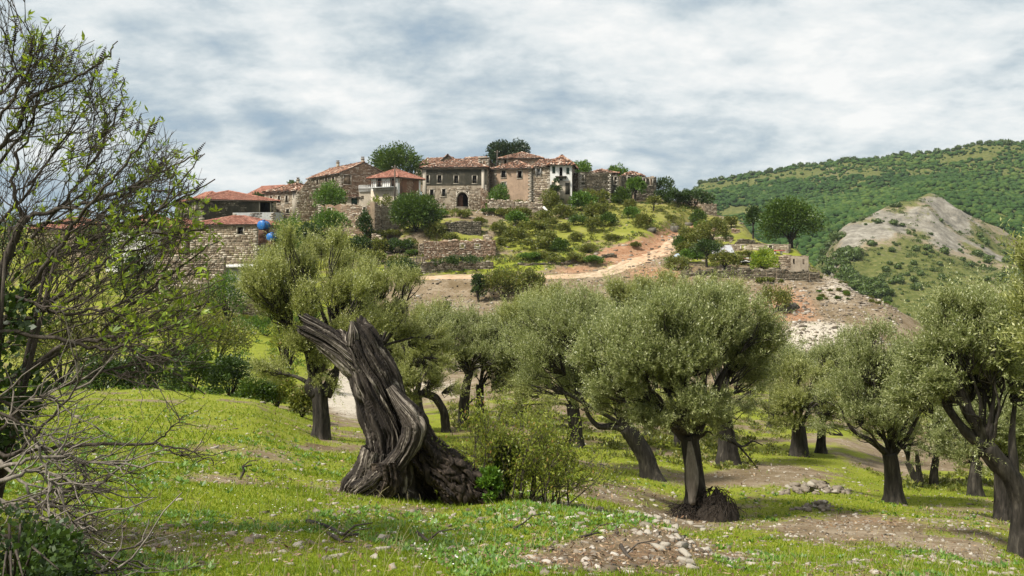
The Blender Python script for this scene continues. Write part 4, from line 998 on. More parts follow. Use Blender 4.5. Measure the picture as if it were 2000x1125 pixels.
# --- big red-roofed house on the left
root, f = house('red_roof_house', 'stained stone house with broad bright red hipped roof and pale corner pillars', 'house',
    (343, 152), (391, 138), 424, 392, 12, {'front': ('stained', 'masonry_dark', lambda s, h: vnoise(np.stack([s*.6, h*.6, s*0], 1), 4) > .1), 'right': ('stained', 'masonry_dark', lambda s, h: vnoise(np.stack([s*.6, h*.6, s*0], 1), 9) > .1), 'all': ('mortar', 'masonry')},
    front=[(352, 411, 4, 16, 'blind'), (364.5, 409, 4, 15, 'blind'), (379, 408, 4, 14, 'blind')], right=[(.78, .92, .25, .9, 'void')], roof=dict(kind='hip', rise=1.6, over=.5, tile='tile_red', mess=.012))
house('red_roof_wing', 'stone wing with dark square doorway at the right end of the red-roofed house', 'house', (456, 148), (484, 147.5), 420, 383, 6, {'all': ('mortar', 'masonry')}, front=[(466.5, 402, 10, 18, 'glass')], roof=None, ruin=.5)
house('red_roof_house', 'black-stained wall under the front slope of the big red roof', 'house', (392, 142), (455, 145), 425, 392, 9, {'front': ('stained', 'masonry_dark', lambda s, h: vnoise(np.stack([s*.6, h*.6, s*0], 1), 9) > .15), 'all': ('mortar', 'masonry')}, roof=dict(kind='hip', rise=1.5, over=.5, tile='tile_red', mess=.012))
# --- house with the pinkish long roof
root, f = house('long_roof_house', 'rough stone house with long pinkish tile roof and one dark window beside the blue tanks', 'house',
    (372, 120), (503, 118), 522, 438, 8, {'all': ('mortar', 'masonry')}, front=[(469.5, 450.5, 11, 14, 'glass')], roof=dict(kind='hip', rise=1.1, over=.3, tile='tile_red', mess=.012), stone_size=.34, jut=.07)
house('annex', 'flat grey wall with small pale window behind the blue water tanks', 'annex', (455, 136), (534, 134), 440, 415, 3, {'all': ('concrete', 'masonry_dark', lambda s, h: vnoise(np.stack([s*.5, h*.5, s*0], 1), 9) > .2)}, front=[(498, 431.5, 9, 6, 'blind')], roof=None)
# --- grey rendered hut with flat slab roof, low on the left
root, f = house('flat_roof_hut', 'grey rendered hut with a thin flat slab roof behind the chaste tree', 'hut', (425, 108), (560, 106), 594, 523, 6, {'all': ('concrete', None)}, front=[(434, 560, 11, 50, 'void-')], roof=None, quoins=False)
mb = MB(); mb.box(f['o'] - .3*f['e'] + f['H']*up + .5*f['n'], (f['W']+.6)*f['e'], .28*up, (f['D']+.8)*f['b']); mb.obj('roof_slab', M['palewood'], root)
drystone('stone_wall', 'rubble garden wall with sloping pale coping below the grey hut', 'wall', [(446, 101, 579, 632), (500, 100.5, 572, 636), (566, 100, 561, 638)], .5, 'masonry', 'mortar', .15)
drystone('stone_wall', 'weathered stone wall seen through the chaste tree branches at far left', 'wall', [(300, 103, 500, 630), (438, 102, 498, 632)], .5, 'masonry', 'mortar', .3)
house('tile_roof_cottage', 'cottage with faded tile roof seen through the chaste tree branches', 'house', (232, 128), (300, 127), 480, 438, 8, {'all': ('ochre', 'masonry_red')}, roof=dict(kind='hip', rise=1.5, over=.3, tile='tile_red'), sink=3)
house('white_cottage', 'white cottage glimpsed through the chaste tree branches', 'house', (206, 121), (284, 120), 520, 446, 7, {'all': ('white', None)}, front=[(236, 480, 8, 16, 'glass')], roof=dict(kind='shed', rise=1.2, over=.3), quoins=False, sink=3)
house('brown_cottage', 'brown stone cottage behind the branches left of the long pinkish roof', 'house', (296, 124), (362, 123), 520, 445, 7, {'all': ('mortar_red', 'masonry_red')}, front=[(330, 470, 9, 16, 'void')], roof=dict(kind='hip', rise=1.2, over=.3, tile='tile_red'), sink=3)
house('cottage', 'tiled stone cottage at far left behind the dense branches', 'house', (60, 132), (170, 130), 520, 446, 8, {'all': ('mortar', 'masonry')}, front=[(110, 470, 10, 16, 'void')], roof=dict(kind='hip', rise=1.6, over=.3, tile='tile_red'), sink=3)

# --- ruins right of the white tall house
root, f = house('roofless_house', 'roofless dark stone ruin with pale window frames and a small round-arched door', 'ruin', (1118.5, 160), (1131, 156.5), 385, 336, 6, {'all': ('mortar', 'masonry_dark')}, roof=None, ruin=.5)
house('arched_door_ruin', 'dark stained ruin wall with pale-framed empty windows and a round-arched doorway', 'ruin', (1131.5, 156.3), (1208, 160), 386, 341, 7,
    {'front': ('stained', 'masonry_dark', lambda s, h: (s < 3.6) | (vnoise(np.stack([s*.5, h*.5, s*0], 1), 4) > -.1)), 'all': ('mortar', 'masonry')},
    front=[(1138, 348, 5, 13, 'void'), (1159, 349, 6, 13, 'void'), (1182.5, 352, 6, 14, 'void'), (1202, 353, 5, 14, 'void'), (1139.5, 371, 9, 16, 'void'), (1158, 372, 5, 9, 'void')], roof=None, ruin=.5)
house('tiled_ruin', 'small broken tile roof showing above the dark ruin wall', 'ruin', (1152, 172), (1206, 172), 360, 338, 8, {'all': ('mortar', 'masonry')}, roof=dict(kind='hip', rise=.85, over=.3, mess=.08, miss=.05), sink=3, quoins=False)
house('stone_ruin', 'tall dark ruin at the right end of the village with sagging tile roof remnant', 'ruin', (1214, 168), (1282, 170), 388, 342, 8,
    {'front': ('stained', 'masonry_dark'), 'all': ('mortar', 'masonry_dark')}, front=[(1228, 352, 5, 12, 'void'), (1258, 356, 5, 15, 'void'), (1272, 355, 4.5, 13, 'void'), (1243, 374, 5, 9, 'void')],
    roof=None, ruin={'front': .8, 'right': .5, 'left': .8, 'back': 0}, quoins=False)
house('sagging_roof', 'low dome-like heap of old roof tiles on the right-hand ruin', 'ruin', (1216, 171.5), (1256, 171.5), 370, 343, 7, {'all': ('mortar', 'masonry_dark')}, roof=dict(kind='hip', rise=.9, over=.2, mess=.08, miss=.04), sink=2, quoins=False)
house('ridge_ruin', 'low ruined stone building on the ridge above the dark bushes', 'ruin', (1322, 173), (1378, 170), 415, 374, 2.6, {'all': ('mortar_red', 'masonry')}, front=[(1338, 384, 4, 14, 'void'), (1358, 386, 4, 14, 'void'), (1366, 386, 3, 14, 'void')], roof=None, ruin=.9, quoins=False)
drystone('wall_stump', 'upright broken stump of stone wall at the end of the ridge', 'wall', [(1376, 160, 398, 434), (1400, 160.5, 394, 433)], .8, 'masonry', 'mortar', .6)
drystone('stone_wall', 'low grey rubble wall at the foot of the right-hand ruin', 'wall', [(1238, 163, 377, 391), (1276, 164, 380, 392)], .6, 'masonry_dark', 'mortar', .5)
# --- terrace and garden walls on the slope
drystone('retaining_wall', 'broad mossy retaining wall of rubble below the brown house', 'wall', [(952, 151.5, 389, 426), (1006, 151, 390, 428), (1060, 150.5, 396, 425)], .7, 'masonry', 'mortar', .35)
mb = MB(); a = P(1061, 404, 150.2); c = P(1077, 421, 149.6); mb.tube([a, c], [.22, .2], 6); o_ = mb.obj('fallen_beam', M['palewood']); tag(o_, 'pale fallen stone beam leaning at the end of the mossy retaining wall', 'beam')
drystone('roofless_hut', 'low roofless hut wall of reddish stone with two square window holes above the road', 'ruin', [(829, 123, 470, 510), (968, 124, 468, 508)], .5, 'masonry_red', 'mortar_red', .25, .26, openings=[(903, 481, 7, 7), (932, 481, 8, 7)])
drystone('ruined_wall', 'stepped broken end wall of the low roofless hut', 'wall', [(968.5, 124.2, 476, 508), (950, 134, 455, 478)], .5, 'masonry', 'mortar', .6)
drystone('wall_stub', 'jagged stone stub at the left end of the low roofless hut', 'wall', [(818, 125, 466, 506), (829, 125.2, 474, 508)], .6, 'masonry', 'mortar', .8)
drystone('cliff_wall', 'black-stained earth and stone face rising behind the roofless hut', 'wall', [(868, 135.6, 434, 470), (905, 135.2, 431, 470), (940, 135.2, 433, 470)], .8, 'masonry_dark', 'stained', .3)
drystone('terrace_wall', 'mossy dry-stone terrace wall between the hut and the dirt road', 'wall', [(750, 119.2, 514, 534), (860, 119.0, 510, 532), (964, 119.4, 512, 527)], .5, 'masonry_dark', 'mortar', .3)
drystone('bank_wall', 'grassy dark stone bank running above the dirt road', 'wall', [(1010, 120.6, 512, 524), (1090, 120.4, 508, 522), (1150, 121.4, 503, 516), (1205, 123.2, 494, 506)], .7, 'masonry_dark', 'mortar', .5)
root, f = house('ruined_enclosure', 'square ruined stone enclosure with one small window and pale broken corner', 'ruin', (622, 139.5), (731, 136), 456, 398, 8, {'front': ('mortar_red', 'masonry', lambda s, h: vnoise(np.stack([s*.4, h*.4, s*0], 1), 4) > -.2), 'right': ('cream', 'masonry'), 'all': ('mortar', 'masonry')}, front=[(644, 411, 6, 9, 'void'), (712, 409, 5, 8, 'blind')], roof=None, ruin=.7)
drystone('wall_buttress', 'tall ragged stone buttress at the right corner of the square enclosure', 'wall', [(731.5, 135.5, 392, 452), (746, 137, 398, 450)], .9, 'masonry', 'mortar', .9)
drystone('slope_wall', 'collapsed stone edge running down the slope below the square enclosure', 'wall', [(726, 131, 455, 486), (742, 129, 466, 492)], .8, 'masonry', 'mortar', .8)
drystone('terrace_wall', 'long low mossy stone wall edging the right garden terrace', 'wall', [(1330, 107, 528, 546), (1440, 107.5, 524, 552), (1516, 106.2, 524, 556), (1580, 105.8, 530, 558)], .6, 'masonry_dark', 'mortar', .4)
house('tower_ruin', 'plastered square ruin with two slit windows at the end of the terrace', 'ruin', (1545, 108.5), (1579, 108), 545, 500, 6, {'front': ('lime', None), 'all': ('mortar', 'masonry')}, front=[(1550.5, 509.5, 3.5, 8, 'void-'), (1569, 509.5, 3.5, 8, 'void-')], roof=None, ruin=.2, sink=1, quoins=False)
drystone('stone_wall', 'brown rubble wall joining the plastered ruin to the vine arbour', 'wall', [(1521, 110, 500, 530), (1545, 109, 498, 534)], .5, 'masonry', 'mortar', .2)
house('terrace_ruin', 'long roofless stone house on the right terrace with a dark doorway', 'ruin', (1418, 124), (1540, 121), 500, 476, 5, {'front': ('lime', 'masonry', lambda s, h: (s < 3.6) | (vnoise(np.stack([s*.5, h*.5, s*0], 1), 7) > .15)), 'all': ('mortar', 'masonry')}, front=[(1451, 488, 6, 17, 'void'), (1505, 484, 6, 9, 'blind')], roof=None, ruin=.35, sink=1.5, quoins=False)
drystone('ruined_gable', 'low dark stone gable with rubble crest behind the terrace ruin', 'wall', [(1438, 129, 471, 482), (1452, 129, 463, 482), (1475, 129, 470, 482), (1492, 129, 474, 482)], .6, 'masonry_dark', 'mortar', .3)
drystone('garden_wall', 'small pale stone hut stub above the green garden plots', 'wall', [(1430, 142, 446, 461), (1445, 142, 447, 461)], .6, 'masonry_red', 'mortar', .2)
drystone('garden_wall', 'thin pale garden wall crossing the green plots on the right terrace', 'wall', [(1392, 134, 464, 469), (1432, 133, 463, 469)], .4, 'masonry', 'mortar', .1)
drystone('stone_wall', 'short grey stone wall right of the plastered ruin', 'wall', [(1581, 107, 534, 546), (1602, 107, 531, 543)], .5, 'masonry_dark', 'mortar', .2)

# --- corrugated lean-to
root = empty('tin_shed', P(1390, 520, 117)); tag(root, 'lean-to shed with pale rust-streaked corrugated roof on the right terrace', 'shed'); inv = -np.array(root.location)
a0, a1, b1, b0 = P(1392, 497, 116), P(1437, 498, 115.5), P(1428, 478.5, 121), P(1383, 480, 121.5)
mb = MB(); N = 46; t = np.linspace(0, 1, N); wv = .035*np.cos(np.arange(N)*pi)
lo = a0[None] + (a1-a0)[None]*t[:, None]; hi = b0[None] + (b1-b0)[None]*t[:, None]; lo[:, 2] += wv; hi[:, 2] += wv
V = np.concatenate([lo, hi, lo - [0, 0, .02], hi - [0, 0, .02]]) + inv; k = np.arange(N-1)
mb.add(V, np.concatenate([np.stack([k, k+1, N+k+1, N+k], 1), np.stack([2*N+k, 3*N+k, 3*N+k+1, 2*N+k+1], 1)])); mb.obj('roof', M['tin'], root)
mb = MB(); w0 = P(1394, 512, 116.3) + inv; w1 = P(1435, 512, 115.9) + inv; mb.box(w0 - [0, 0, .6], w1-w0, [0, .15, 0], [0, 0, 1.6]); mb.obj('wall', M['mortar_red'], root)
mb = MB(); p = P(1433, 506, 115.6) + inv; mb.box(p - [0, 0, .8], [.35, 0, 0], [0, .3, 0], [0, 0, 1.4]); mb.obj('post', M['white'], root)
mb = MB(); p = P(1425, 505, 115.7) + inv; mb.box(p - [0, 0, .5], [.9, 0, 0], [0, .05, 0], [0, 0, .95]); mb.obj('door', M['concrete'], root)

# --- vine arbour posts, red-topped bench, tarpaulin, junk
root = empty('garden_bench', P(1518, 497, 119)); tag(root, 'low red-topped bench on white posts before the terrace ruin', 'bench'); inv = -np.array(root.location)
mb = MB(); mb.box(P(1512, 490, 119)+inv, [1.5, 0, 0], [0, .5, 0], [0, 0, .1]); mb.obj('seat', M['redpaint'], root)
for px in (1513, 1525):
    mb = MB(); mb.box(P(px, 497, 119.2)+inv, [.22, 0, 0], [0, .3, 0], [0, 0, .47]); mb.obj('leg', M['white'], root)
mb = MB(); N = 9
g = np.stack(np.meshgrid(np.linspace(0, 1, 12), np.linspace(0, 1, 8)), -1).reshape(-1, 2)
c0 = P(1311, 508, 119); V = np.stack([c0[0] + g[:, 0]*1.9 + .3*g[:, 1], c0[1] + g[:, 1]*2.2, c0[2] - .25 + 1.15*np.sin(g[:, 0]*pi)**.6*np.sin((.15+.85*g[:, 1])*pi)**.5 + .08*vnoise(np.concatenate([g*4, g[:, :1]*0], 1), 3)], 1)
i = np.arange(7)[:, None]*12; j = np.arange(11)[None]
mb.add(V, np.stack([i+j, i+j+1, i+12+j+1, i+12+j], -1).reshape(-1, 4)); o_ = mb.obj('tarpaulin', M['tarp'], smooth=True); tag(o_, 'pale grey tarpaulin draped over a hump beside the road', 'tarpaulin')
root = empty('junk_pile', P(1460, 512, 113)); tag(root, 'heap of broken boards and rags in front of the tin shed', 'pile'); inv = -np.array(root.location)
for k in range(14):
    mb = MB(); p = P(1446 + rngH.uniform(0, 26), 515 - rngH.uniform(0, 10), 113 + rngH.uniform(0, 2)) + inv; a = rngH.uniform(-.5, .5)
    mb.box(p, [rngH.uniform(.6, 1.6)*math.cos(a), .2, math.sin(a)*.6], [0, .25, .05], [0, 0, .06]); mb.obj('board', M[['palewood', 'wood', 'redplaster', 'concrete'][k % 4]], root)

# --- blue water tanks on stands
def tank(name, label, px, py, Y, r, ln, vert):
    root = empty(name, P(px, py, Y)); tag(root, label, 'water tank')
    t = np.linspace(-1, 1, 25); prof = np.where(np.abs(t) < .78, 1.0, np.sqrt(np.clip(1 - ((np.abs(t)-.78)/.22)**2, 0.0, 1))*.96 + .04) * (1 + .02*np.cos(t*26))
    pts = np.stack([t*0, t*ln/2, t*0], 1) if not vert else np.stack([t*0, t*0, t*ln/2], 1)
    if not vert: pts = np.stack([t*ln/2*.35, t*ln/2*.94, t*0], 1)
    mb = MB(); mb.tube(pts, prof*r, 20); mb.obj('tank', M['blue'], root, smooth=True)
    for sx in (-.45, .45):
        mb = MB(); q_ = np.array([sx*ln/2*.35, sx*ln/2*.94, 0]); ax_ = nrm(np.array([[.35, .94, 0.0]]))[0]; mb.tube([q_ - ax_*.04, q_ + ax_*.04], [r*1.035, r*1.035], 20); mb.obj('strap', M['rust'], root)
    mb = MB(); mb.box([-r*.8, -ln*.4, -r-.9], [r*1.6, 0, 0], [0, ln*.8, 0], [0, 0, .95]); mb.obj('cradle', M['rust'], root)
    mb = MB(); mb.tube([[0, 0, r*.95 if not vert else ln/2], [0, 0, (r if not vert else ln/2)+.12]], [.22, .22], 12); mb.obj('lid', M['blue'], root)
    return root
t1 = tank('water_tank', 'upper round blue plastic water tank on a rusty stand beside the long-roofed house', 515, 440, 115.5, .60, 1.5, False)
mb = MB()
for sx in (-.5, .5):
    for sy in (-.5, .5): mb.tube([[sx, sy, -3.4], [sx*.9, sy*.9, -.5]], [.06, .06], 6)
mb.box([-.6, -.6, -.62], [1.2, 0, 0], [0, 1.2, 0], [0, 0, .08]); mb.box([-.55, -.5, -2.3], [1.1, 0, 0], [0, 1.0, 0], [0, 0, 1.3]); mb.obj('stand', M['rust'], t1)
tank('water_tank', 'lower blue plastic water tank half hidden by the olive top', 531, 463, 115, .50, 1.4, False)

# --- telegraph poles and wires
def pole(label, px, pyt, pyb, Y, arm=True):
    b = P(px, pyb, Y); h = P(px, pyt, Y)[2] - b[2]; root = empty('utility_pole', b); tag(root, label, 'utility pole')
    mb = MB(); mb.tube([[0, 0, -1.0], [.03, 0, h]], [.16, .10], 8); mb.obj('pole', M['wood'], root)
    if arm:
        mb = MB(); mb.box([-.5, -.06, h-.5], [1.0, 0, 0], [0, .1, 0], [0, 0, .1]); ar = mb.obj('crossarm', M['wood'], root)
        for x in (-.42, 0, .42):
            mb = MB(); mb.tube([[x, 0, h-.4], [x, 0, h-.22]], [.05, .03], 6); mb.obj('insulator', M['white'], ar)
    return root
pole('wooden utility pole standing before the balcony house', 771, 322, 402, 143)
pole('thin pole with crossarm behind the brown house', 971, 293, 330, 170)
pole('short roof mast on the tall white house', 1102.5, 306, 322, 157)
def wire(label, a, b, sag=.8):
    t = np.linspace(0, 1, 24); p = a[None] + (b-a)[None]*t[:, None]; p[:, 2] -= sag*4*t*(1-t)
    mb = MB(); mb.tube(p, np.full(24, .018), 4); tag(mb.obj('power_line', M['void']), label, 'cable')
wire('sagging wire from the wooden pole to the gabled house', P(771, 325, 143), P(660, 337, 158))
wire('wire from the wooden pole down to the balcony house wall', P(771, 325, 143), P(735, 372, 149.5), .3)
wire('long wire crossing the dark ruin wall', P(1117, 335, 154.5), P(1212, 380, 155), .4)

# --- picket fence and log heap below the round bush
root = empty('picket_fence', P(770, 505, 122)); tag(root, 'dark rickety picket fence below the big round bush', 'fence'); inv = -np.array(root.location)
sh = None
for k in range(30):
    px = 768 + k*2.1; a = G(px, 121.5) + inv
    mb = MB(); hh = rngH.uniform(.9, 1.35); mb.box([0, 0, 0], [.09, 0, 0], [0, .04, 0], [rngH.uniform(-.08, .08), 0, hh])
    if k % 6 == 0 or sh is None: sh = mb.mesh('picket', M['wood'])
    ob = bpy.data.objects.new('picket', sh); C.objects.link(ob); ob.parent = root; ob.location = tuple(a); ob.rotation_euler = (rngH.uniform(-.1, .1), rngH.uniform(-.1, .1), 0)
for dz in (.35, .85):
    mb = MB(); mb.tube([G(767, 121.6, dz)+inv, G(800, 121.6, dz)+inv, G(832, 121.6, dz)+inv], [.04, .04, .04], 5); mb.obj('rail', M['wood'], root)
root = empty('log_heap', G(757, 119.8)); tag(root, 'small heap of grey logs beside the picket fence', 'log pile'); inv = -np.array(root.location)
for k in range(7):
    mb = MB(); p = G(750 + (k % 4)*2.0, 120, .12 + .22*(k//4)) + inv; mb.tube([p, p + [1.6, rngH.uniform(-.2, .2), rngH.uniform(-.1, .1)]], [.12, .10], 7); mb.obj('log', M['paletwig'], root)
# ------------------------------------------------------------------ trees
def bez(a, c, b, K):
    t = np.linspace(0, 1, K)[:, None]
    return (1-t)**2*a + 2*t*(1-t)*c + t*t*b

def bark_tube(mb, pts, rad, seg=14, sub=6, rough=.12, seed=0, flare=0.0, freq=3.0):
    """a trunk or limb with furrowed, uneven cross-sections"""
    pts = np.asarray(pts, float); rad = np.asarray(rad, float); K = len(pts)
    t = np.linspace(0, K-1, (K-1)*sub+1); p = np.stack([np.interp(t, np.arange(K), pts[:, k]) for k in range(3)], 1); r = np.interp(t, np.arange(K), rad)
    for _ in range(max(1, sub//2)):
        p[1:-1] = (p[:-2] + 2*p[1:-1] + p[2:])/4; r[1:-1] = (r[:-2] + 2*r[1:-1] + r[2:])/4
    V, Q, T = tube_geo(p, r, seg, True)
    n = len(p); ax = np.repeat(p, seg, 0); d = V[:n*seg] - ax
    arc = np.repeat(np.concatenate([[0], np.cumsum(np.linalg.norm(np.diff(p, axis=0), axis=1))]), seg); rr = np.repeat(r, seg)
    th = np.tile(np.arange(seg)*2*pi/seg, n)
    q = np.stack([np.cos(th)*freq, np.sin(th)*freq, arc/np.maximum(r.mean(), .02)*.25], 1)
    k = 1 + rough*1.6*fbm(q, 3, seed) + rough*fbm(q*np.array([2.7, 2.7, .7]), 2, seed+5)
    if flare:
        k = k + .5*flare*np.exp(-arc/(1.1*r[0]))*(0.55 + 0.75*np.maximum(0, np.cos(th*3 + seed) + .6*np.cos(th*5 + 2*seed)))
    V[:n*seg] = ax + d*k[:, None]
    mb.add(V, Q, T)

def shoots_crown(rng, centres, radii, nshoot, nleaf, slen, llen, lwid, cc, upward=.55, spread=.6, squash=.8):
    """leafy shoots gathered in clumps: returns leaf geometry and shoot stems"""
    M_ = len(centres); w = radii**2; w = w/w.sum()
    idx = rng.choice(M_, nshoot, p=w)
    d = rand_unit(rng, nshoot); rr = rng.uniform(0, 1, nshoot)**.45
    base = centres[idx] + d*(radii[idx]*rr)[:, None]*np.array([1, 1, squash])
    out = nrm(base - cc)
    dr = nrm(out*spread + np.array([0, 0, upward]) + rng.normal(0, .38, (nshoot, 3)))
    L = slen*rng.uniform(.5, 1.2, nshoot)*np.where(rng.uniform(size=nshoot) < .20, 1.9, 1)
    t = (np.arange(nleaf)+.5)/nleaf
    bend = rng.normal(0, .10, (nshoot, 3)) - np.array([0, 0, .06])
    pos = base[:, None, :] + dr[:, None, :]*(L[:, None]*t[None])[..., None] + bend[:, None, :]*(L[:, None]*t[None]**2)[..., None]
    pv = perp(rng, dr); pw = np.cross(dr, pv)
    ang = (np.arange(nleaf)*2.4)[None, :] + rng.uniform(0, 6.28, (nshoot, 1))
    side = np.cos(ang)[..., None]*pv[:, None] + np.sin(ang)[..., None]*pw[:, None]
    ld = nrm(dr[:, None]*.75 + side*.75 + rng.normal(0, .18, (nshoot, nleaf, 3)))
    B = pos.reshape(-1, 3); D = ld.reshape(-1, 3); N = len(B)
    sd_ = nrm(np.cross(D, nrm(rng.normal(0, .55, (N, 3)) + np.array([0, 0, 1.0]))))
    LL = llen*rng.uniform(.65, 1.2, N)*(np.tile(1.15 - .5*np.abs(t-.45)*1.6, nshoot)); WW = lwid*rng.uniform(.75, 1.2, N)
    stems = np.stack([base, base + dr*(L*.5)[:, None], base + dr*L[:, None] + bend*L[:, None]], 1)
    return B, D, sd_, LL, WW, stems, base

def ellipsoid_clumps(rng, blobs, n):
    """clump centres filling the upper shell of several ellipsoids (centre, radii)"""
    out, rad = [], []
    vol = np.array([b[1][0]*b[1][2] for b in blobs]); k = np.maximum(3, (n*vol/vol.sum()).astype(int))
    for (c, r), m in zip(blobs, k):
        d = rand_unit(rng, m); d[:, 2] = np.where(d[:, 2] < -.75, -d[:, 2]*.7, d[:, 2])
        q = rng.uniform(.25, .92, m)**.7
        out.append(np.asarray(c) + d*q[:, None]*np.asarray(r)); rad.append(np.full(m, min(r)*.28)*rng.uniform(.5, 1.5, m))
    return np.concatenate(out), np.concatenate(rad)

def olive(label, px, Y, trunk, r0, blobs, nshoot, seed, nleaf=20, slen=.34, llen=.062, lwid=.016, mat='olive', group='olive trees of the grove', flare=.9, limbs=9, extra_limbs=(), depth=.9, knobs=(), dY=0.0, nclump=34, base_z=None):
    """an olive: gnarled trunk along photo points (column,row[,distance]), limbs into the crown, crown of leafy shoots"""
    rng = np.random.default_rng(seed)
    b = G(px, Y, -.12); root = empty('olive_tree', b); tag(root, label, 'olive tree', group)
    pts = [b] + [P(t[0], t[1], t[2] if len(t) > 2 else Y) for t in trunk]
    pts = np.array(pts) - b
    r0 = r0*.80; rad = np.linspace(r0*1.05, r0*.86, len(pts)); rad[0] = r0*1.22; nshoot = int(nshoot*1.45); nclump = int(nclump*1.25); nshoot = int(nshoot*(1.08 if nshoot > 4000 else 1.4))
    mb = MB(); bark_tube(mb, pts, rad, 22, 7, .16, seed, flare)
    for kb in knobs: bark_tube(mb, np.array([P(*q[:2], Y) for q in kb[0]]) - b, kb[1], 10, 4, .15, seed+3)
    mb.obj('trunk', M['bark'], root, smooth=True)
    blobs = list(blobs) + [(trunk[-1][0], trunk[-1][1] - 22, .72*max(q[2] for q in blobs), 34)]
    blobs = [(q[0], q[1] + .08*q[3], q[2]*1.08, q[3]*1.08) + tuple(q[4:]) for q in blobs]
    bl = [(P(q[0], q[1], Y + (q[4] if len(q) > 4 else dY)) - b, np.array([q[2]/F*Y, q[2]/F*Y*depth, q[3]/F*Y])) for q in blobs]
    cen, cr = ellipsoid_clumps(rng, bl, nclump)
    cc = np.mean([q[0] for q in bl], 0) - np.array([0, 0, bl[0][1][2]*.5])
    top = pts[-1]
    order = rng.permutation(len(cen))
    k = 0
    for ci in order[:limbs]:
        tgt = cen[ci]; mid = top*.55 + tgt*.45 + np.array([0, 0, .12*np.linalg.norm(tgt-top)]) + rng.normal(0, .09, 3)*np.linalg.norm(tgt-top)
        lm = MB(); pp = bez(top - (pts[-1]-pts[-2])*.12, mid, tgt, 7) + np.concatenate([np.zeros((1, 3)), rng.normal(0, .035, (6, 3))])
        bark_tube(lm, pp, np.linspace(r0*.36, r0*.06, 7)*rng.uniform(.5, 1.0), 8, 4, .12, seed + ci)
        lm.obj('limb', M['bark'], root, smooth=True)
    for el in extra_limbs:
        lm = MB(); pp = np.array([P(q[0], q[1], q[2] if len(q) > 2 else Y) for q in el[0]]) - b
        bark_tube(lm, pp, np.linspace(el[1]*.8, el[2]*.7, len(pp)), 9, 5, .14, seed + 77); lm.obj('limb', M['bark'], root, smooth=True)
    B, D, S, L, W, stems, base = shoots_crown(rng, cen, cr, nshoot, nleaf, slen, llen, lwid, cc)
    # thin branches from the clump centres to some shoots
    cm = MB(); V, Q = leaves_geo(B, D, S, L, W); cm.add(V, Q)
    cm.obj('crown', M[mat], root)
    bm_ = MB(); sel_ = rng.choice(nshoot, min(nshoot, 420), replace=False)
    src = cen[np.argmin(((base[sel_][:, None] - cen[None])**2).sum(-1), 1)]
    far_src = src*.72 + (top + (0, 0, .1))*.28
    mid = (far_src + base[sel_])/2 + rng.normal(0, .06, (len(sel_), 3))
    tw = np.stack([far_src, mid, base[sel_], stems[sel_, 1]], 1)
    V, Q = twigs_geo(tw, np.tile(np.array([.016, .012, .008, .004])[None]*(Y/18)**.5, (len(sel_), 1)), 3); bm_.add(V, Q)
    o_ = bm_.obj('branchlets', M['bark'], root); o_['kind'] = 'stuff'
    return root

olive('pollarded olive with a straight two-knobbed trunk behind the dead stump', 627, 20, [(628, 830), (626, 790), (625, 757)], .235,
      [(612, 545, 118, 112), (585, 600, 80, 90), (650, 640, 80, 70), (560, 500, 50, 60), (600, 705, 80, 48), (560, 670, 60, 70), (700, 600, 70, 70), (545, 560, 55, 70)], 4600, 1, mat='olive_b', flare=.35,
      knobs=[([(618, 770), (603, 757), (607, 738)], [.15, .13, .07]), ([(635, 770), (650, 748), (657, 725)], [.16, .13, .08])],
      extra_limbs=[([(607, 740), (600, 700), (590, 650)], .07, .03), ([(655, 730), (662, 690), (640, 600)], .09, .03), ([(640, 640), (612, 560), (600, 520)], .06, .02)])
olive('olive with a dark slanting limb just behind the stump top', 775, 24, [(768, 800), (752, 740), (738, 675)], .20,
      [(745, 590, 95, 80), (700, 540, 60, 60), (800, 650, 60, 70), (690, 620, 55, 65), (770, 720, 75, 60), (800, 560, 40, 50), (830, 690, 50, 60)], 3400, 2, mat='olive_b',
      extra_limbs=[([(735, 690), (765, 650), (790, 615), (780, 590)], .10, .03)])
olive('slender forked olive left of the yellow-green shrub', 905, 31, [(908, 775), (912, 745), (918, 725)], .19,
      [(895, 685, 85, 62), (855, 700, 55, 55), (940, 690, 50, 55), (870, 655, 60, 45)], 1500, 3, llen=.078, lwid=.020, slen=.4,
      extra_limbs=[([(916, 735), (900, 712), (885, 690)], .09, .04), ([(917, 735), (925, 708), (930, 680)], .10, .04)])
olive('short olive with a side branch right of the forked one', 938, 32, [(937, 780), (937, 752)], .19,
      [(975, 680, 75, 65), (1000, 730, 55, 55), (950, 650, 55, 45)], 1200, 4, llen=.078, lwid=.020, slen=.4,
      extra_limbs=[([(938, 778), (922, 782), (912, 790)], .07, .05)])
olive('crooked arching olive low behind the stump flank', 872, 28, [(868, 805), (850, 775), (825, 768), (805, 782)], .16,
      [(820, 722, 62, 50), (860, 730, 40, 45), (790, 690, 50, 45)], 1000, 5, llen=.07, lwid=.018, mat='olive_b')
olive('dark leaning olive whose trunk slants left out of the shade', 1277, 21, [(1262, 895), (1240, 860), (1222, 835)], .25,
      [(1130, 690, 135, 120), (1080, 640, 80, 80), (1180, 780, 90, 60), (1060, 740, 80, 70)], 2900, 6, extra_limbs=[([(1228, 840), (1200, 832), (1170, 835), (1150, 815), (1130, 760)], .13, .05)], flare=.7)
olive('shaded thick-trunked olive right of the yellow-green shrub', 1122, 27, [(1124, 825), (1118, 790)], .26,
      [(1080, 610, 95, 60), (1030, 660, 70, 70), (1130, 650, 80, 70), (1050, 770, 80, 50)], 1900, 7, llen=.075, lwid=.019, mat='olive_b')
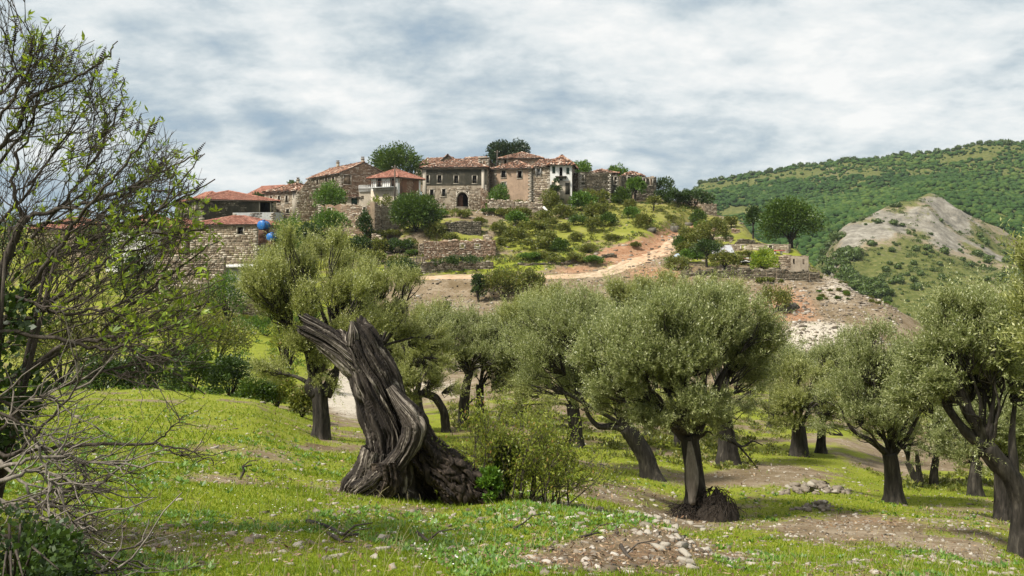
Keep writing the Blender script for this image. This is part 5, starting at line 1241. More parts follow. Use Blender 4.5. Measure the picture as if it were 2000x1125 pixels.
olive('big silvery olive in front with a pale split trunk and root mound', 1360, 16, [(1360, 960), (1352, 900), (1346, 850)], .215,
      [(1330, 690, 165, 120), (1230, 720, 100, 95), (1400, 700, 75, 105), (1300, 620, 110, 72), (1400, 610, 85, 65), (1200, 790, 85, 52), (1340, 790, 140, 45), (1415, 800, 62, 45), (1240, 835, 70, 32), (1400, 830, 70, 32), (1165, 740, 60, 65)], 6200, 8, nleaf=22, llen=.066, lwid=.017, limbs=16, nclump=70, flare=.9,
      extra_limbs=[([(1352, 880), (1330, 800), (1340, 700)], .12, .04), ([(1350, 870), (1385, 800), (1420, 720)], .12, .04), ([(1350, 870), (1300, 820), (1260, 740)], .11, .04), ([(1400, 850), (1440, 868), (1460, 890), (1480, 915)], .04, .012)])
olive('sunlit olive crown rising behind the big silvery olive', 1268, 32, [(1266, 850), (1262, 800)], .2,
      [(1245, 590, 75, 50), (1300, 580, 70, 42), (1200, 600, 60, 50), (1260, 650, 90, 60)], 1500, 9, llen=.085, lwid=.021, slen=.42, mat='olive_b')
olive('olive hidden behind the big silvery one with only its bole showing', 1328, 30, [(1326, 850), (1330, 800)], .22,
      [(1350, 600, 80, 45), (1400, 590, 60, 45)], 900, 10, llen=.085, lwid=.021, slen=.42, mat='olive_b')
olive('old olive with a broad flaring bole right of the silvery olive', 1420, 26, [(1421, 870), (1416, 835), (1410, 800)], .33,
      [(1425, 665, 66, 80), (1420, 605, 55, 55), (1440, 765, 50, 55)], 1400, 11, llen=.075, lwid=.019, flare=.8,
      extra_limbs=[([(1416, 850), (1450, 875), (1470, 860), (1490, 870)], .06, .02)])
olive('rounded pale olive with short dark bole in the right middle', 1560, 30, [(1560, 862), (1558, 832)], .30,
      [(1570, 765, 68, 58), (1540, 800, 48, 40), (1600, 740, 45, 50)], 1500, 12, llen=.08, lwid=.02, slen=.4, mat='olive_b', flare=.7)
olive('small olive beside the rounded pale olive', 1604, 31, [(1604, 865), (1606, 835)], .2,
      [(1630, 735, 55, 68), (1610, 790, 55, 38), (1650, 690, 40, 40)], 1100, 13, llen=.08, lwid=.02, slen=.4)
olive('faint distant olive between the silvery and the rounded olives', 1506, 40, [(1506, 785), (1508, 755)], .16,
      [(1535, 725, 55, 45), (1500, 715, 38, 38), (1580, 705, 42, 36)], 1000, 14, llen=.1, lwid=.025, slen=.5)
olive('spreading olive with a forked dark bole on the right-hand grass', 1747, 20, [(1745, 940), (1742, 905), (1738, 885)], .225,
      [(1720, 760, 105, 95), (1660, 800, 70, 60), (1780, 800, 85, 70), (1700, 690, 80, 60), (1740, 850, 100, 32)], 3100, 15, limbs=13, nclump=48,
      extra_limbs=[([(1740, 892), (1700, 860), (1668, 845), (1640, 800)], .11, .03), ([(1742, 890), (1775, 850), (1800, 800)], .10, .03)])
olive('thin twin-stemmed olive behind the spreading olive', 1797, 26, [(1783, 925), (1772, 902)], .12,
      [(1800, 730, 75, 70), (1770, 800, 60, 45)], 1200, 16, llen=.075, lwid=.019, extra_limbs=[([(1797, 946), (1794, 915), (1790, 880)], .12, .07)])
olive('slim straight olive right of the twin-stemmed one', 1824, 26.5, [(1824, 925), (1828, 895)], .14,
      [(1850, 770, 65, 65), (1830, 830, 55, 40)], 1000, 17, llen=.075, lwid=.019)
olive('low-branched olive near the right edge with a thick dark bole', 1966, 18, [(1963, 970), (1958, 925), (1950, 890)], .235,
      [(1925, 850, 85, 60), (1975, 800, 60, 80), (1890, 880, 45, 38)], 1800, 18, extra_limbs=[([(1956, 930), (1930, 905), (1910, 880)], .1, .03)])
olive('tall leaning olive at the right edge arching over the slope', 1992, 13, [(1996, 1030), (1998, 980), (1975, 930), (1925, 870)], .175,
      [(1880, 660, 105, 80), (1960, 640, 80, 85), (1830, 740, 85, 75), (1930, 750, 80, 70), (1990, 720, 50, 70), (1870, 610, 55, 40)], 3000, 19, nleaf=22, llen=.062, lwid=.015, limbs=14, nclump=44, mat='olive',
      extra_limbs=[([(1930, 876), (1890, 850), (1850, 800), (1805, 730)], .11, .03), ([(1925, 870), (1880, 780), (1860, 700), (1850, 680)], .10, .03), ([(1985, 950), (1975, 860), (1985, 760)], .1, .03)])
olive('bright broad-leaved olive branch entering at the right edge', 2130, 9, [(2110, 980), (2080, 800)], .17,
      [(2040, 650, 62, 75), (2060, 560, 60, 60), (2090, 700, 80, 80)], 700, 20, llen=.066, lwid=.017, mat='olive_b', nclump=18)
olive('low olive crown showing between the stump and the forked olive', 820, 38, [(818, 790), (815, 760)], .2,
      [(800, 640, 50, 55), (840, 630, 45, 42)], 800, 22, llen=.09, lwid=.023, slen=.45, mat='olive_b')
olive('olive crown filling the gap left of the big silvery olive', 1010, 36, [(1012, 800), (1012, 760)], .22,
      [(1000, 650, 60, 45), (1050, 600, 45, 40)], 900, 23, llen=.09, lwid=.023, slen=.45, mat='olive_b')
olive('grey-green olive low at the far right behind the leaning one', 1905, 24, [(1905, 940), (1908, 900)], .2,
      [(1900, 700, 80, 80), (1960, 740, 60, 70), (1880, 830, 60, 50)], 1500, 24, llen=.075, lwid=.019)

# dead root mound and pale split of the big silvery olive
def mound(parent_name, label, c, r, seed, mat='earth'):
    rng = np.random.default_rng(seed); n, m = 40, 16
    th = np.linspace(0, 2*pi, n, endpoint=False); ph = np.linspace(0, 1, m)
    TH, PH = np.meshgrid(th, ph); R = 1 - PH**1.5
    q = np.stack([np.cos(TH).ravel()*2.2, np.sin(TH).ravel()*2.2, PH.ravel()*2.2], 1)
    k = 1 + .35*fbm(q*1.6, 4, seed).reshape(TH.shape)
    X = np.cos(TH)*R*r[0]*k; Yq = np.sin(TH)*R*r[1]*k; Z = (PH**.8)*r[2]*(1 + .35*fbm(q*2.3 + 5, 4, seed+3).reshape(TH.shape)) - .12
    V = np.stack([X, Yq, Z], -1).reshape(-1, 3)
    i = np.arange(m-1)[:, None]*n; j = np.arange(n)[None]; j2 = (j+1) % n
    root = empty(parent_name, c); tag(root, label, 'root mound')
    mb = MB(); mb.add(V, np.stack([i+j, i+j2, i+n+j2, i+n+j], -1).reshape(-1, 4)); mb.obj('soil', M[mat], root, smooth=True)
    N = 110; a = rng.uniform(0, 2*pi, N); z0 = rng.uniform(.3, .95, N)
    p0 = np.stack([np.cos(a)*r[0]*(1-z0**1.5), np.sin(a)*r[1]*(1-z0**1.5), z0**.8*r[2]], 1)*1.03
    tan = nrm(np.stack([-np.sin(a), np.cos(a), rng.normal(0, .4, N)], 1)*rng.choice([-1, 1], N)[:, None] + np.stack([np.cos(a), np.sin(a), -.9 + a*0], 1)*.7)
    Lr = rng.uniform(.12, .4, N)[:, None]
    tw = np.stack([p0, p0 + tan*Lr*.4 + rng.normal(0, .03, (N, 3)), p0 + tan*Lr*.75 + rng.normal(0, .04, (N, 3)), p0 + tan*Lr - np.array([0, 0, .08])], 1)
    mb = MB(); V, Q = twigs_geo(tw, np.array([.010, .008, .005, .002])[None]*rng.uniform(.4, 1.2, (N, 1)), 4); mb.add(V, Q)
    o_ = mb.obj('rootlets', M['rootwood'], root); o_['kind'] = 'stuff'
    return root
mound('root_mound', 'black fibrous root mound against the right side of the big silvery olive', G(1398, 15.7), (.42, .4, .62), 5)
mound('root_mound', 'low dark root mound left of the big silvery olive bole', G(1338, 15.8), (.30, .3, .25), 6)
mb = MB(); bark_tube(mb, np.array([P(1352, 985, 15.72), P(1354, 940, 15.74), P(1349, 890, 15.79), P(1347, 862, 15.84)]), [.055, .10, .085, .03], 10, 6, .2, 3)
o_ = mb.obj('stripped_wood', M['paletwig']); o_.name = 'bark_strip'; tag(o_, 'pale stripped wood on the front of the silvery olive trunk', 'dead wood')

# ------------------------------------------------------------------ broadleaf trees and bushes of the village
def clump_mesh(seed, n, r, llen, lwid, nclump, squash=.9, name='foliage', mat='dark', spiky=.3, lower=-.5):
    """unit-ish foliage mass: leaves in clumps around the origin, radius r (3-vector)"""
    rng = np.random.default_rng(seed)
    d = rand_unit(rng, nclump); d[:, 2] = np.where(d[:, 2] < lower, -d[:, 2], d[:, 2])
    c = d*np.asarray(r)*(rng.uniform(.25, .82, nclump)**.6)[:, None]
    cr = min(r)*.36*rng.uniform(.6, 1.3, nclump)
    idx = rng.choice(nclump, n, p=cr**2/(cr**2).sum())
    dd = rand_unit(rng, n); B = c[idx] + dd*(cr[idx]*rng.uniform(.2, 1, n)**.5)[:, None]
    out = nrm(B*np.array([1, 1, .8]))
    D = nrm(out*.5 + dd*.5 + np.array([0, 0, spiky]) + rng.normal(0, .45, (n, 3)))
    S = nrm(np.cross(D, nrm(dd + rng.normal(0, .4, (n, 3)) + np.array([0, 0, .6]))))
    mb = MB(); V, Q = leaves_geo(B, D, S, llen*rng.uniform(.6, 1.3, n), lwid*rng.uniform(.7, 1.3, n)); mb.add(V, Q)
    return mb.mesh(name, M[mat])

def tree(name, label, cat, px, Y, pyt, pyb, w, mat, n, seed, trunk_r=.25, crown_lo=.35, leaf=.32, group=None, shape=1.0, lean=0.0, nclump=40):
    """tree given by trunk column, distance, photo rows of top and foot, crown width in columns"""
    b = P(px, pyb, Y); b[2] = min(b[2], gz(b[0], Y) + .05) if pyb < 9999 else gz(b[0], Y)
    top = P(px, pyt, Y)[2]; h = top - b[2]; rx = w/2/F*Y; cz = h*(crown_lo + (1-crown_lo)/2); rz = h*(1-crown_lo)/2
    root = empty(name, b); tag(root, label, cat, group)
    rng = np.random.default_rng(seed); mb = MB()
    bark_tube(mb, [[0, 0, -.5], [lean*.3, 0, h*crown_lo*.6], [lean, 0, h*(crown_lo+.12)]], [trunk_r*1.3, trunk_r, trunk_r*.8], 10, 4, .1, seed, .4)
    for k in range(7):
        a = k*2.4 + rng.uniform(-.4, .4); tgt = np.array([lean + np.cos(a)*rx*.6, np.sin(a)*rx*.6, cz + rng.uniform(-.3, .6)*rz]); s = np.array([lean*.9, 0, h*(crown_lo+.05)])
        bark_tube(mb, bez(s, (s+tgt)/2 + [0, 0, .12*h], tgt, 5), np.linspace(trunk_r*.5, trunk_r*.12, 5), 6, 3, .1, seed+k)
    mb.obj('trunk', M['bark'], root, smooth=True)
    me = clump_mesh(seed, int(n*1.5), (rx*shape*1.12, rx*shape, rz*1.12), leaf, leaf*.55, int(nclump*1.3), name='crown', mat=mat)
    o_ = bpy.data.objects.new('crown', me); C.objects.link(o_); o_.parent = root; o_.location = (lean, 0, cz)
    return root
tree('broadleaf_tree', 'spreading green tree rising behind the balcony house roof', 'tree', 776, 168, 290, 372, 92, 'broad', 4200, 31, .3, .30, .5)
tree('pine_tree', 'dark flat-topped pine behind the roofs', 'tree', 990, 192, 279, 340, 96, 'pine', 4800, 32, .35, .42, .5)
tree('broadleaf_tree', 'green tree behind the white tall house', 'tree', 1136, 178, 317, 365, 46, 'fresh', 1600, 33, .2, .25, .42)
tree('broadleaf_tree', 'light green tree between the two right-hand ruins', 'tree', 1206, 180, 325, 372, 40, 'fresh', 1500, 34, .2, .2, .42)
tree('broadleaf_tree', 'small leaning tree with dark bole before the right-hand ruin', 'tree', 1240, 160, 350, 400, 36, 'fresh', 1500, 35, .2, .42, .38, lean=.1)
tree('broadleaf_tree', 'sparse dark tree on the skyline right of the last ruin', 'tree', 1298, 172, 348, 392, 40, 'dark', 700, 36, .15, .25, .40)
tree('broadleaf_tree', 'big round-crowned dark tree above the right terrace', 'tree', 1545, 131, 393, 492, 112, 'broad', 9000, 37, .35, .14, .34, nclump=75)
tree('broadleaf_tree', 'slim small-crowned tree left of the big round-crowned tree', 'tree', 1471, 140, 404, 452, 30, 'dark', 1300, 38, .14, .35, .32)
tree('broadleaf_tree', 'pale bushy tree at the edge of the garden plots', 'tree', 1428, 148, 424, 447, 30, 'scrub', 800, 39, .12, .2, .3)
tree('olive_tree', 'small garden olive above the tin shed', 'olive tree', 1392, 127, 430, 474, 62, 'scrub', 2600, 40, .16, .30, .26)
tree('olive_tree', 'small dark olive beside the road bend', 'olive tree', 1352, 128, 456, 500, 46, 'scrub', 1500, 41, .14, .25, .26)
tree('olive_tree', 'stunted dark olive on the terrace left of the tin shed', 'olive tree', 1380, 113, 470, 528, 52, 'dark', 1500, 42, .16, .40, .24)
tree('olive_tree', 'small garden olive in front of the tin shed', 'olive tree', 1415, 111, 494, 534, 58, 'scrub', 2000, 43, .14, .25, .24)
tree('olive_tree', 'grey shrubby olive beside the tarpaulin', 'olive tree', 1322, 113, 502, 546, 46, 'scrub', 1500, 44, .14, .25, .24)
tree('small_tree', 'lone little tree on the grass below the right-hand ruin', 'tree', 1277, 152, 384, 412, 26, 'scrub', 600, 45, .12, .35, .3)
tree('broadleaf_tree', 'bright green fig-like tree before the gabled house', 'tree', 644, 144, 358, 402, 62, 'fresh', 2600, 46, .2, .10, .34)
tree('broadleaf_tree', 'bright green tree in front of the square enclosure wall', 'tree', 645, 132, 412, 470, 72, 'fresh', 3000, 47, .2, .08, .32)
tree('broadleaf_tree', 'dark green tree filling the gap beside the red-roofed house', 'tree', 505, 158, 380, 420, 36, 'dark', 1500, 48, .2, .08, .36)
tree('broadleaf_tree', 'tree top showing above the roofless gable', 'tree', 574, 178, 354, 395, 34, 'broad', 700, 49, .15, .3, .4)
tree('broadleaf_tree', 'dark ivy-wrapped tree by the enclosure corner', 'tree', 713, 133.5, 410, 468, 28, 'dark', 1400, 50, .15, .05, .28)
tree('small_tree', 'grey-leaved small tree below the balcony house', 'tree', 757, 142, 384, 420, 30, 'scrub', 900, 51, .1, .15, .28)
tree('small_tree', 'pale yellow-leaved sapling on the enclosure wall', 'tree', 733, 141, 380, 412, 26, 'yellow', 420, 52, .08, .2, .28)
tree('broadleaf_tree', 'tall green bush beside the long-roofed house water tanks', 'tree', 562, 116, 418, 500, 60, 'fresh', 2200, 53, .15, .05, .28)
tree('broadleaf_tree', 'dark green tree below the roofless gable wall', 'tree', 607, 128, 432, 486, 44, 'dark', 1500, 54, .15, .05, .30)

def bush(label, px, Y, pyt, pyb, w, mat='scrub', n=1500, seed=0, leaf=.26, group=None, name='bush', nclump=22, sub=None):
    b = G(px, Y); top = P(px, pyt, Y)[2]; bot = P(px, pyb, Y)[2]; h = max(top - b[2], .4); rx = w/2/F*Y
    root = empty(name, b); tag(root, label, 'bush', group)
    me = clump_mesh(seed, int(n*1.5), (rx*1.15, rx*.95, h*.66), leaf, leaf*.55, int(nclump*1.4), name='foliage', mat=mat, lower=-.3)
    o_ = bpy.data.objects.new('foliage', me); C.objects.link(o_); o_.parent = root; o_.location = (0, 0, h*.42)
    rng = np.random.default_rng(seed); N = 16; a = rng.uniform(0, 6.28, N)
    p = np.stack([np.cos(a)*rx*.6, np.sin(a)*rx*.5, h*rng.uniform(.4, .9, N)], 1); z = np.zeros((N, 3)); z[:, 2] = -.1
    mb = MB(); V, Q = twigs_geo(np.stack([z, p*.5 + [0, 0, h*.1], p], 1), np.tile(np.array([[.03, .022, .008]])*max(.5, h/2), (N, 1)), 4); mb.add(V, Q)
    o_ = mb.obj('stems', M['bark'], root); o_['kind'] = 'stuff'
    return root
bush('big round dark green bush left of the roofless hut', 813, 137, 382, 492, 90, 'broad', 10000, 61, .34, nclump=80)
bush('green bush under the green shutter of the brown house', 976, 153.5, 364, 392, 44, 'fresh', 1500, 62, .30)
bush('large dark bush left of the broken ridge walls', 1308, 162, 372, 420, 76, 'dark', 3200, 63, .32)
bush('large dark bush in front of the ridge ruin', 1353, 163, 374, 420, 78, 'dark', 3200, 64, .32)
bush('low vine-green arbour mass before the terrace ruin', 1492, 110.5, 492, 520, 52, 'vitex', 1900, 65, .26)
bush('dark broad scrub mass just below the dirt road', 985, 107, 532, 590, 124, 'scrub', 5200, 66, .26, nclump=50)
bush('upright dark green bush at the left end of the scrub below the road', 934, 106, 534, 580, 30, 'dark', 1100, 67, .24)
bush('tall brown-green scrub at the right end of the clump below the road', 1035, 106.5, 528, 586, 52, 'scrub', 1600, 68, .26)
bush('tiny dark juniper bush on the rubble slope', 872, 92, 582, 606, 20, 'dark', 500, 69, .2)
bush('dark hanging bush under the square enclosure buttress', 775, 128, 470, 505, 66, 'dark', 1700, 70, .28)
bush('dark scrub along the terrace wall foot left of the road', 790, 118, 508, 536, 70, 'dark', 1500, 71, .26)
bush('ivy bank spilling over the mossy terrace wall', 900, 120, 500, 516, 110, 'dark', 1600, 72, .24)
bush('dark scrub on the ledge below the arched gate', 905, 147, 412, 430, 44, 'scrub', 1400, 73, .28)
bush('olive-coloured scrub at the right end of the retaining wall', 1075, 152, 372, 408, 44, 'scrub', 1500, 74, .3)
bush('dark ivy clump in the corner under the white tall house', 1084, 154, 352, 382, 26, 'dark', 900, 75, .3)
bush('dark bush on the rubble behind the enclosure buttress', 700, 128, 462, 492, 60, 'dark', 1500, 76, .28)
bush('green bush at the foot of the balcony house wall', 800, 147, 380, 404, 40, 'broad', 1000, 77, .3)
bush('dark scrub under the lower terrace wall on the right', 1500, 104.5, 548, 570, 60, 'scrub', 1400, 78, .24)
bush('dark bush at the broken rocks above the pale rubble', 1512, 92, 562, 606, 66, 'scrub', 1600, 79, .22)
rs = np.random.default_rng(123)
slope = [(1070, 445, 40, 22), (1100, 452, 34, 18), (1185, 440, 40, 24), (1110, 398, 44, 26), (1145, 402, 40, 18), (1190, 405, 40, 18), (1230, 408, 30, 14), (1020, 425, 40, 18), (975, 458, 40, 22), (985, 480, 36, 20), (1095, 490, 40, 18), (1120, 510, 44, 12), (1160, 512, 44, 12), (1060, 505, 50, 14), (735, 470, 40, 26), (745, 495, 50, 24), (765, 465, 36, 20), (775, 520, 40, 22), (810, 500, 40, 16), (800, 486, 40, 18), (860, 425, 36, 16), (880, 470, 30, 14), (850, 462, 40, 26), (1265, 400, 36, 14), (1225, 380, 30, 18), (1310, 450, 30, 14), (1420, 470, 30, 12), (1410, 460, 40, 16), (1375, 455, 40, 20), (1340, 500, 40, 26), (1370, 505, 40, 22), (1455, 500, 30, 14), (1120, 388, 50, 26), (1165, 395, 60, 34), (1215, 398, 40, 24), (1090, 400, 44, 24), (1140, 412, 56, 28), (1100, 425, 50, 26), (1060, 430, 40, 22), (1165, 425, 46, 22), (1075, 412, 40, 20), (1190, 412, 36, 20), (1130, 440, 44, 20), (1160, 452, 40, 28),
         (1010, 440, 50, 22), (985, 425, 40, 18), (1040, 458, 60, 28), (1005, 470, 46, 24), (1070, 475, 50, 22), (1050, 488, 64, 26), (960, 418, 40, 16), (1125, 470, 34, 16), (1235, 425, 36, 16), (1212, 448, 30, 18), (1255, 445, 40, 22), (1285, 440, 44, 22), (1310, 432, 26, 14), (1340, 430, 44, 22), (1365, 436, 36, 24), (1400, 450, 50, 26), (1015, 405, 50, 14), (1240, 482, 24, 14), (1195, 470, 30, 14), (940, 440, 30, 18), (1345, 470, 40, 30), (1368, 482, 44, 30), (1330, 486, 34, 22), (1400, 500, 40, 26), (1350, 515, 44, 24), (1440, 515, 36, 20), (655, 478, 60, 30), (690, 500, 70, 30), (720, 515, 60, 26), (600, 490, 60, 34), (540, 505, 50, 30), (1150, 492, 40, 16), (1035, 508, 50, 14), (1085, 512, 40, 14)]
pool = {}
for k, (px, py, w, h) in enumerate(slope):
    if px > 1185 and 396 < py < 462 and k % 2: continue
    if 1115 < px < 1215 and py < 400: py += 8; h *= .75
    ys = y_nodes[(y_nodes > 100) & (y_nodes < 190)]; rows = HY - grid_z((px-CX)/F*ys, ys)/ys*F
    j = np.where((rows[:-1] >= py) & (rows[1:] < py))[0]; Y = float(ys[j[0]]) if len(j) else float(ys[np.argmin(np.abs(rows-py))])
    key = k % 8
    if key not in pool: pool[key] = clump_mesh(200+key, 1800, (1.0, .85, .75), .15, .09, 24, name='foliage', mat=('scrub', 'scrub', 'broad', 'scrub', 'fresh', 'scrub', 'scrub', 'scrub')[key], lower=-.3)
    b = G(px, Y); s = w/2/F*Y*1.18; h = h*1.2; root = bpy.data.objects.new('bush', pool[key]); C.objects.link(root)
    root.location = (b[0], b[1], b[2] + h/F*Y*.30); root.scale = (s*rs.uniform(.85, 1.1), s, h/F*Y*rs.uniform(.55, 1.15)); root.rotation_euler = (0, 0, rs.uniform(0, 6.28))
    tag(root, 'rounded green scrub bush on the grassy slope around the village', 'bush', 'scrub bushes on the village slope')
for k in range(26):           # tufts on the dry right-hand slope
    px = rs.uniform(1590, 1735); Y = rs.uniform(96, 112); b = G(px, Y); s = rs.uniform(.25, .55)
    root = bpy.data.objects.new('bush', pool[k % 6]); C.objects.link(root); root.location = (b[0], b[1], b[2] + .2*s); root.scale = (s, s, s*.8); root.rotation_euler = (0, 0, rs.uniform(0, 6.28))
    tag(root, 'small round dark tuft on the dry pale slope right of the terrace', 'bush', 'tufts on the dry right slope')
# undergrowth behind the grass hump
for k, (lab, px, Y, t, b_, w, mt, n) in enumerate([
    ('dark laurel-green thicket behind the grass crest at left', 300, 33, 690, 775, 130, 'dark', 4200), ('tall dark bush behind the grass crest under the chaste tree', 375, 36, 676, 775, 110, 'broad', 3800),
    ('dark leafy bush right of the tall one behind the crest', 450, 38, 700, 790, 110, 'dark', 3600), ('yellowish bush by the grass edge left of the pollarded olive', 540, 30, 722, 812, 90, 'yellow', 2800),
    ('dark green bush below the yellowish one at the grass edge', 500, 29, 742, 800, 70, 'broad', 2000), ('low dark bush at the far left of the grass crest', 200, 32, 700, 775, 110, 'dark', 3000),
    ('bush hugging the pollarded olive from the left', 590, 27, 762, 818, 52, 'scrub', 1600), ('olive-green brush on the slope below the garden wall', 420, 60, 620, 715, 140, 'scrub', 4000),
    ('tangled scrub at the foot of the stone garden wall', 520, 85, 618, 672, 130, 'fresh', 2600), ('bushes against the weathered wall seen through the chaste tree', 375, 98, 556, 645, 130, 'scrub', 2600), ('tall shrub hiding the doorway of the grey hut', 446, 98, 535, 650, 84, 'fresh', 2600), ('scrub bank left of the bright meadow', 330, 75, 600, 700, 150, 'scrub', 3600),
    ('dense dark scrub behind the chaste tree at the left', 120, 45, 610, 760, 240, 'scrub', 6000), ('bright sapling bush beside the stump top', 560, 50, 600, 700, 70, 'yellow', 1800), ('green shrub between garden wall and meadow', 600, 92, 585, 650, 80, 'fresh', 1600)]):
    bush(lab, px, Y, t, b_, w, mt, n, 300+k, .10*(Y/30)**.7, nclump=34)

for (lab, px, Y, t, b_, w, mt) in [('dark tree by the far left cottage behind the chaste tree', 15, 118, 415, 520, 90, 'dark'), ('leafy tree between the far left cottage and the white cottage', 190, 112, 430, 540, 70, 'broad'), ('scrubby tree below the far left cottage', 95, 105, 470, 590, 110, 'scrub'), ('dark tree at the foot of the white cottage', 255, 104, 500, 610, 80, 'dark')]:
    tree('broadleaf_tree', lab, 'tree', px, Y, t, b_, w, mt, 1800, 800 + px, .2, .08, .34)
def tuft_field(n, y0, y1, u0, u1, s0, s1, seed, lab, mat, thr=.0, name='low_scrub'):
    """low herbs and scrub merging into one uneven cover"""
    rng = np.random.default_rng(seed); Y = rng.uniform(y0, y1, n); u = rng.uniform(u0, u1, n); x = (u-CX)/F*Y
    k = (fbm2(x, Y, .22, 4, seed) + .25*fbm2(x, Y, .9, 2, seed+3) > thr) & (mask_at(x, Y) > .25); d = np.abs(Y - np.interp(u, rpx, rY)); k &= (d > 3.2) | (u > 1390) | (u < 640)
    x, Y = x[k], Y[k]; n = len(x); m = 26; s = rng.uniform(s0, s1, n); d = rand_unit(rng, n*m); d[:, 2] = np.abs(d[:, 2])
    c = np.repeat(np.stack([x, Y, grid_z(x, Y)], 1), m, 0); S = np.repeat(s, m)[:, None]; B = c + d*S*np.array([1, 1, .55])*rng.uniform(.3, 1, (n*m, 1))
    D = nrm(d + rng.normal(0, .5, (n*m, 3)) + np.array([0, 0, .4])); sd_ = perp(rng, D); L = (S[:, 0]*rng.uniform(.35, .7, n*m)); mb = MB(); V, Q = leaves_geo(B, D, sd_, L, L*.5); mb.add(V, Q); tag(mb.obj(name, M[mat]), lab, kind='stuff'); print(lab, n)
tuft_field(4200, 118, 170, 700, 1420, .20, .62, 901, 'low grey-green scrub and herbs over the village slope', 'scrub', .02)
tuft_field(2600, 118, 170, 700, 1420, .15, .45, 903, 'fresh green herbs between the bushes of the village slope', 'fresh', .05, 'herbs')
tuft_field(1400, 92, 118, 1560, 1760, .12, .35, 905, 'dry tufts on the pale right slope', 'scrub', .0)
tuft_field(1600, 60, 112, 620, 1560, .12, .40, 907, 'weeds scattered over the rubble slope', 'scrub', .1)
tuft_field(4200, 24, 64, 880, 2080, .06, .26, 913, 'weeds and sprouts under the far olives of the grove', 'scrub', -.05, 'weeds')
tuft_field(1500, 36, 100, -100, 640, .10, .45, 909, 'rough herbs in the valley meadow at left', 'fresh', .0, 'herbs')

# ------------------------------------------------------------------ far hillside
rf = np.random.default_rng(77)
def far_points(n, ylo, yhi, ulo, uhi):
    Y = rf.uniform(ylo, yhi, n); u = rf.uniform(ulo, uhi, n); return u, Y
def lumpy(seed, split=True):
    """rounded crown of a far tree: a coarse, dented ball"""
    t = (1 + 5**.5)/2
    V = nrm(np.array([(-1, t, 0), (1, t, 0), (-1, -t, 0), (1, -t, 0), (0, -1, t), (0, 1, t), (0, -1, -t), (0, 1, -t), (t, 0, -1), (t, 0, 1), (-t, 0, -1), (-t, 0, 1)], float))
    T = [(0,11,5),(0,5,1),(0,1,7),(0,7,10),(0,10,11),(1,5,9),(5,11,4),(11,10,2),(10,7,6),(7,1,8),(3,9,4),(3,4,2),(3,2,6),(3,6,8),(3,8,9),(4,9,5),(2,4,11),(6,2,10),(8,6,7),(9,8,1)]
    V = [tuple(v) for v in V]; cache = {}; T2 = []
    def mid(a, b):
        key = (min(a, b), max(a, b))
        if key not in cache: m = np.array(V[a]) + np.array(V[b]); V.append(tuple(m/np.linalg.norm(m))); cache[key] = len(V)-1
        return cache[key]
    for a, b, c in (T if split else ()): ab, bc, ca = mid(a, b), mid(b, c), mid(c, a); T2 += [(a, ab, ca), (b, bc, ab), (c, ca, bc), (ab, bc, ca)]
    V = np.array(V); r = np.random.default_rng(seed); T2 = T2 or T
    V = V*(1 + .55*fbm(V*1.9 + seed, 2, seed))[:, None]*r.uniform(.74, 1.22, (len(V), 1)); V[:, 2] *= .82
    return V, np.array(T2)
lump = [lumpy(400+k) for k in range(6)]; hl = []; crude = [lumpy(420+k, False) for k in range(6)]
hl = []
for k in range(5):
    mb = MB(); V0, T0 = lump[k]; mb.add(V0*.80, T=T0); rq_ = np.random.default_rng(450+k); n_ = 240; d_ = rand_unit(rq_, n_); D_ = nrm(d_ + rq_.normal(0, .6, (n_, 3)) + np.array([0, 0, .3]))
    V, Q = leaves_geo(d_*np.array([1, 1, .8])*rq_.uniform(.55, .92, (n_, 1)), D_, perp(rq_, D_), rq_.uniform(.22, .48, n_), rq_.uniform(.16, .3, n_)); mb.add(V, Q); hl.append(mb.mesh('hill_tree', M['hillleaf']))
u, Y = far_points(72000, 440, 900, 1290, 2350)
x = (u-CX)/F*Y; z = grid_z(x, Y); row = HY - z/Y*F
dens = 0.68 + 0.85*fbm2(x, Y, .010, 4, 91) + .55*fbm2(x, Y, .045, 3, 95)
dens = dens - .6*np.exp(-((u-1600)/150)**2 - ((row-338)/16)**2) - .9*np.exp(-((u-1450)/80)**2 - ((row-412)/26)**2) - .3*np.exp(-((u-1850)/150)**2 - ((row-292)/9)**2) - .3*np.exp(-((u-1430)/90)**2 - ((row-356)/7)**2)
keep = rf.uniform(size=len(u)) < np.clip(dens, 0.02, .95)
u, Y, x, z, row = u[keep], Y[keep], x[keep], z[keep], row[keep]
size = .75 + 1.75*rf.uniform(0, 1, len(u))**2.2 * np.where(rf.uniform(size=len(u)) < .15, 1.35, 1)
print('hill trees', len(u))
mb = MB()
for k in range(6):
    s_ = np.where(np.arange(len(u)) % 6 == k)[0]; V0, T0 = crude[k]
    a = rf.uniform(0, 6.28, len(s_)); ca, sa = np.cos(a)[:, None], np.sin(a)[:, None]; S = size[s_][:, None]
    V = np.stack([x[s_][:, None] + S*(V0[None, :, 0]*ca - V0[None, :, 1]*sa), Y[s_][:, None] + S*(V0[None, :, 0]*sa + V0[None, :, 1]*ca), z[s_][:, None] + S*(V0[None, :, 2]*rf.uniform(.8, 1.1, (len(s_), 1)) + .5)], -1)
    mb.add(V.reshape(-1, 3), T=(T0[None] + np.arange(len(s_))[:, None, None]*len(V0)).reshape(-1, 3))
tag(mb.obj('hillside_woods', M['hilltree']), 'open green woodland of small trees covering the far hillside', kind='stuff')
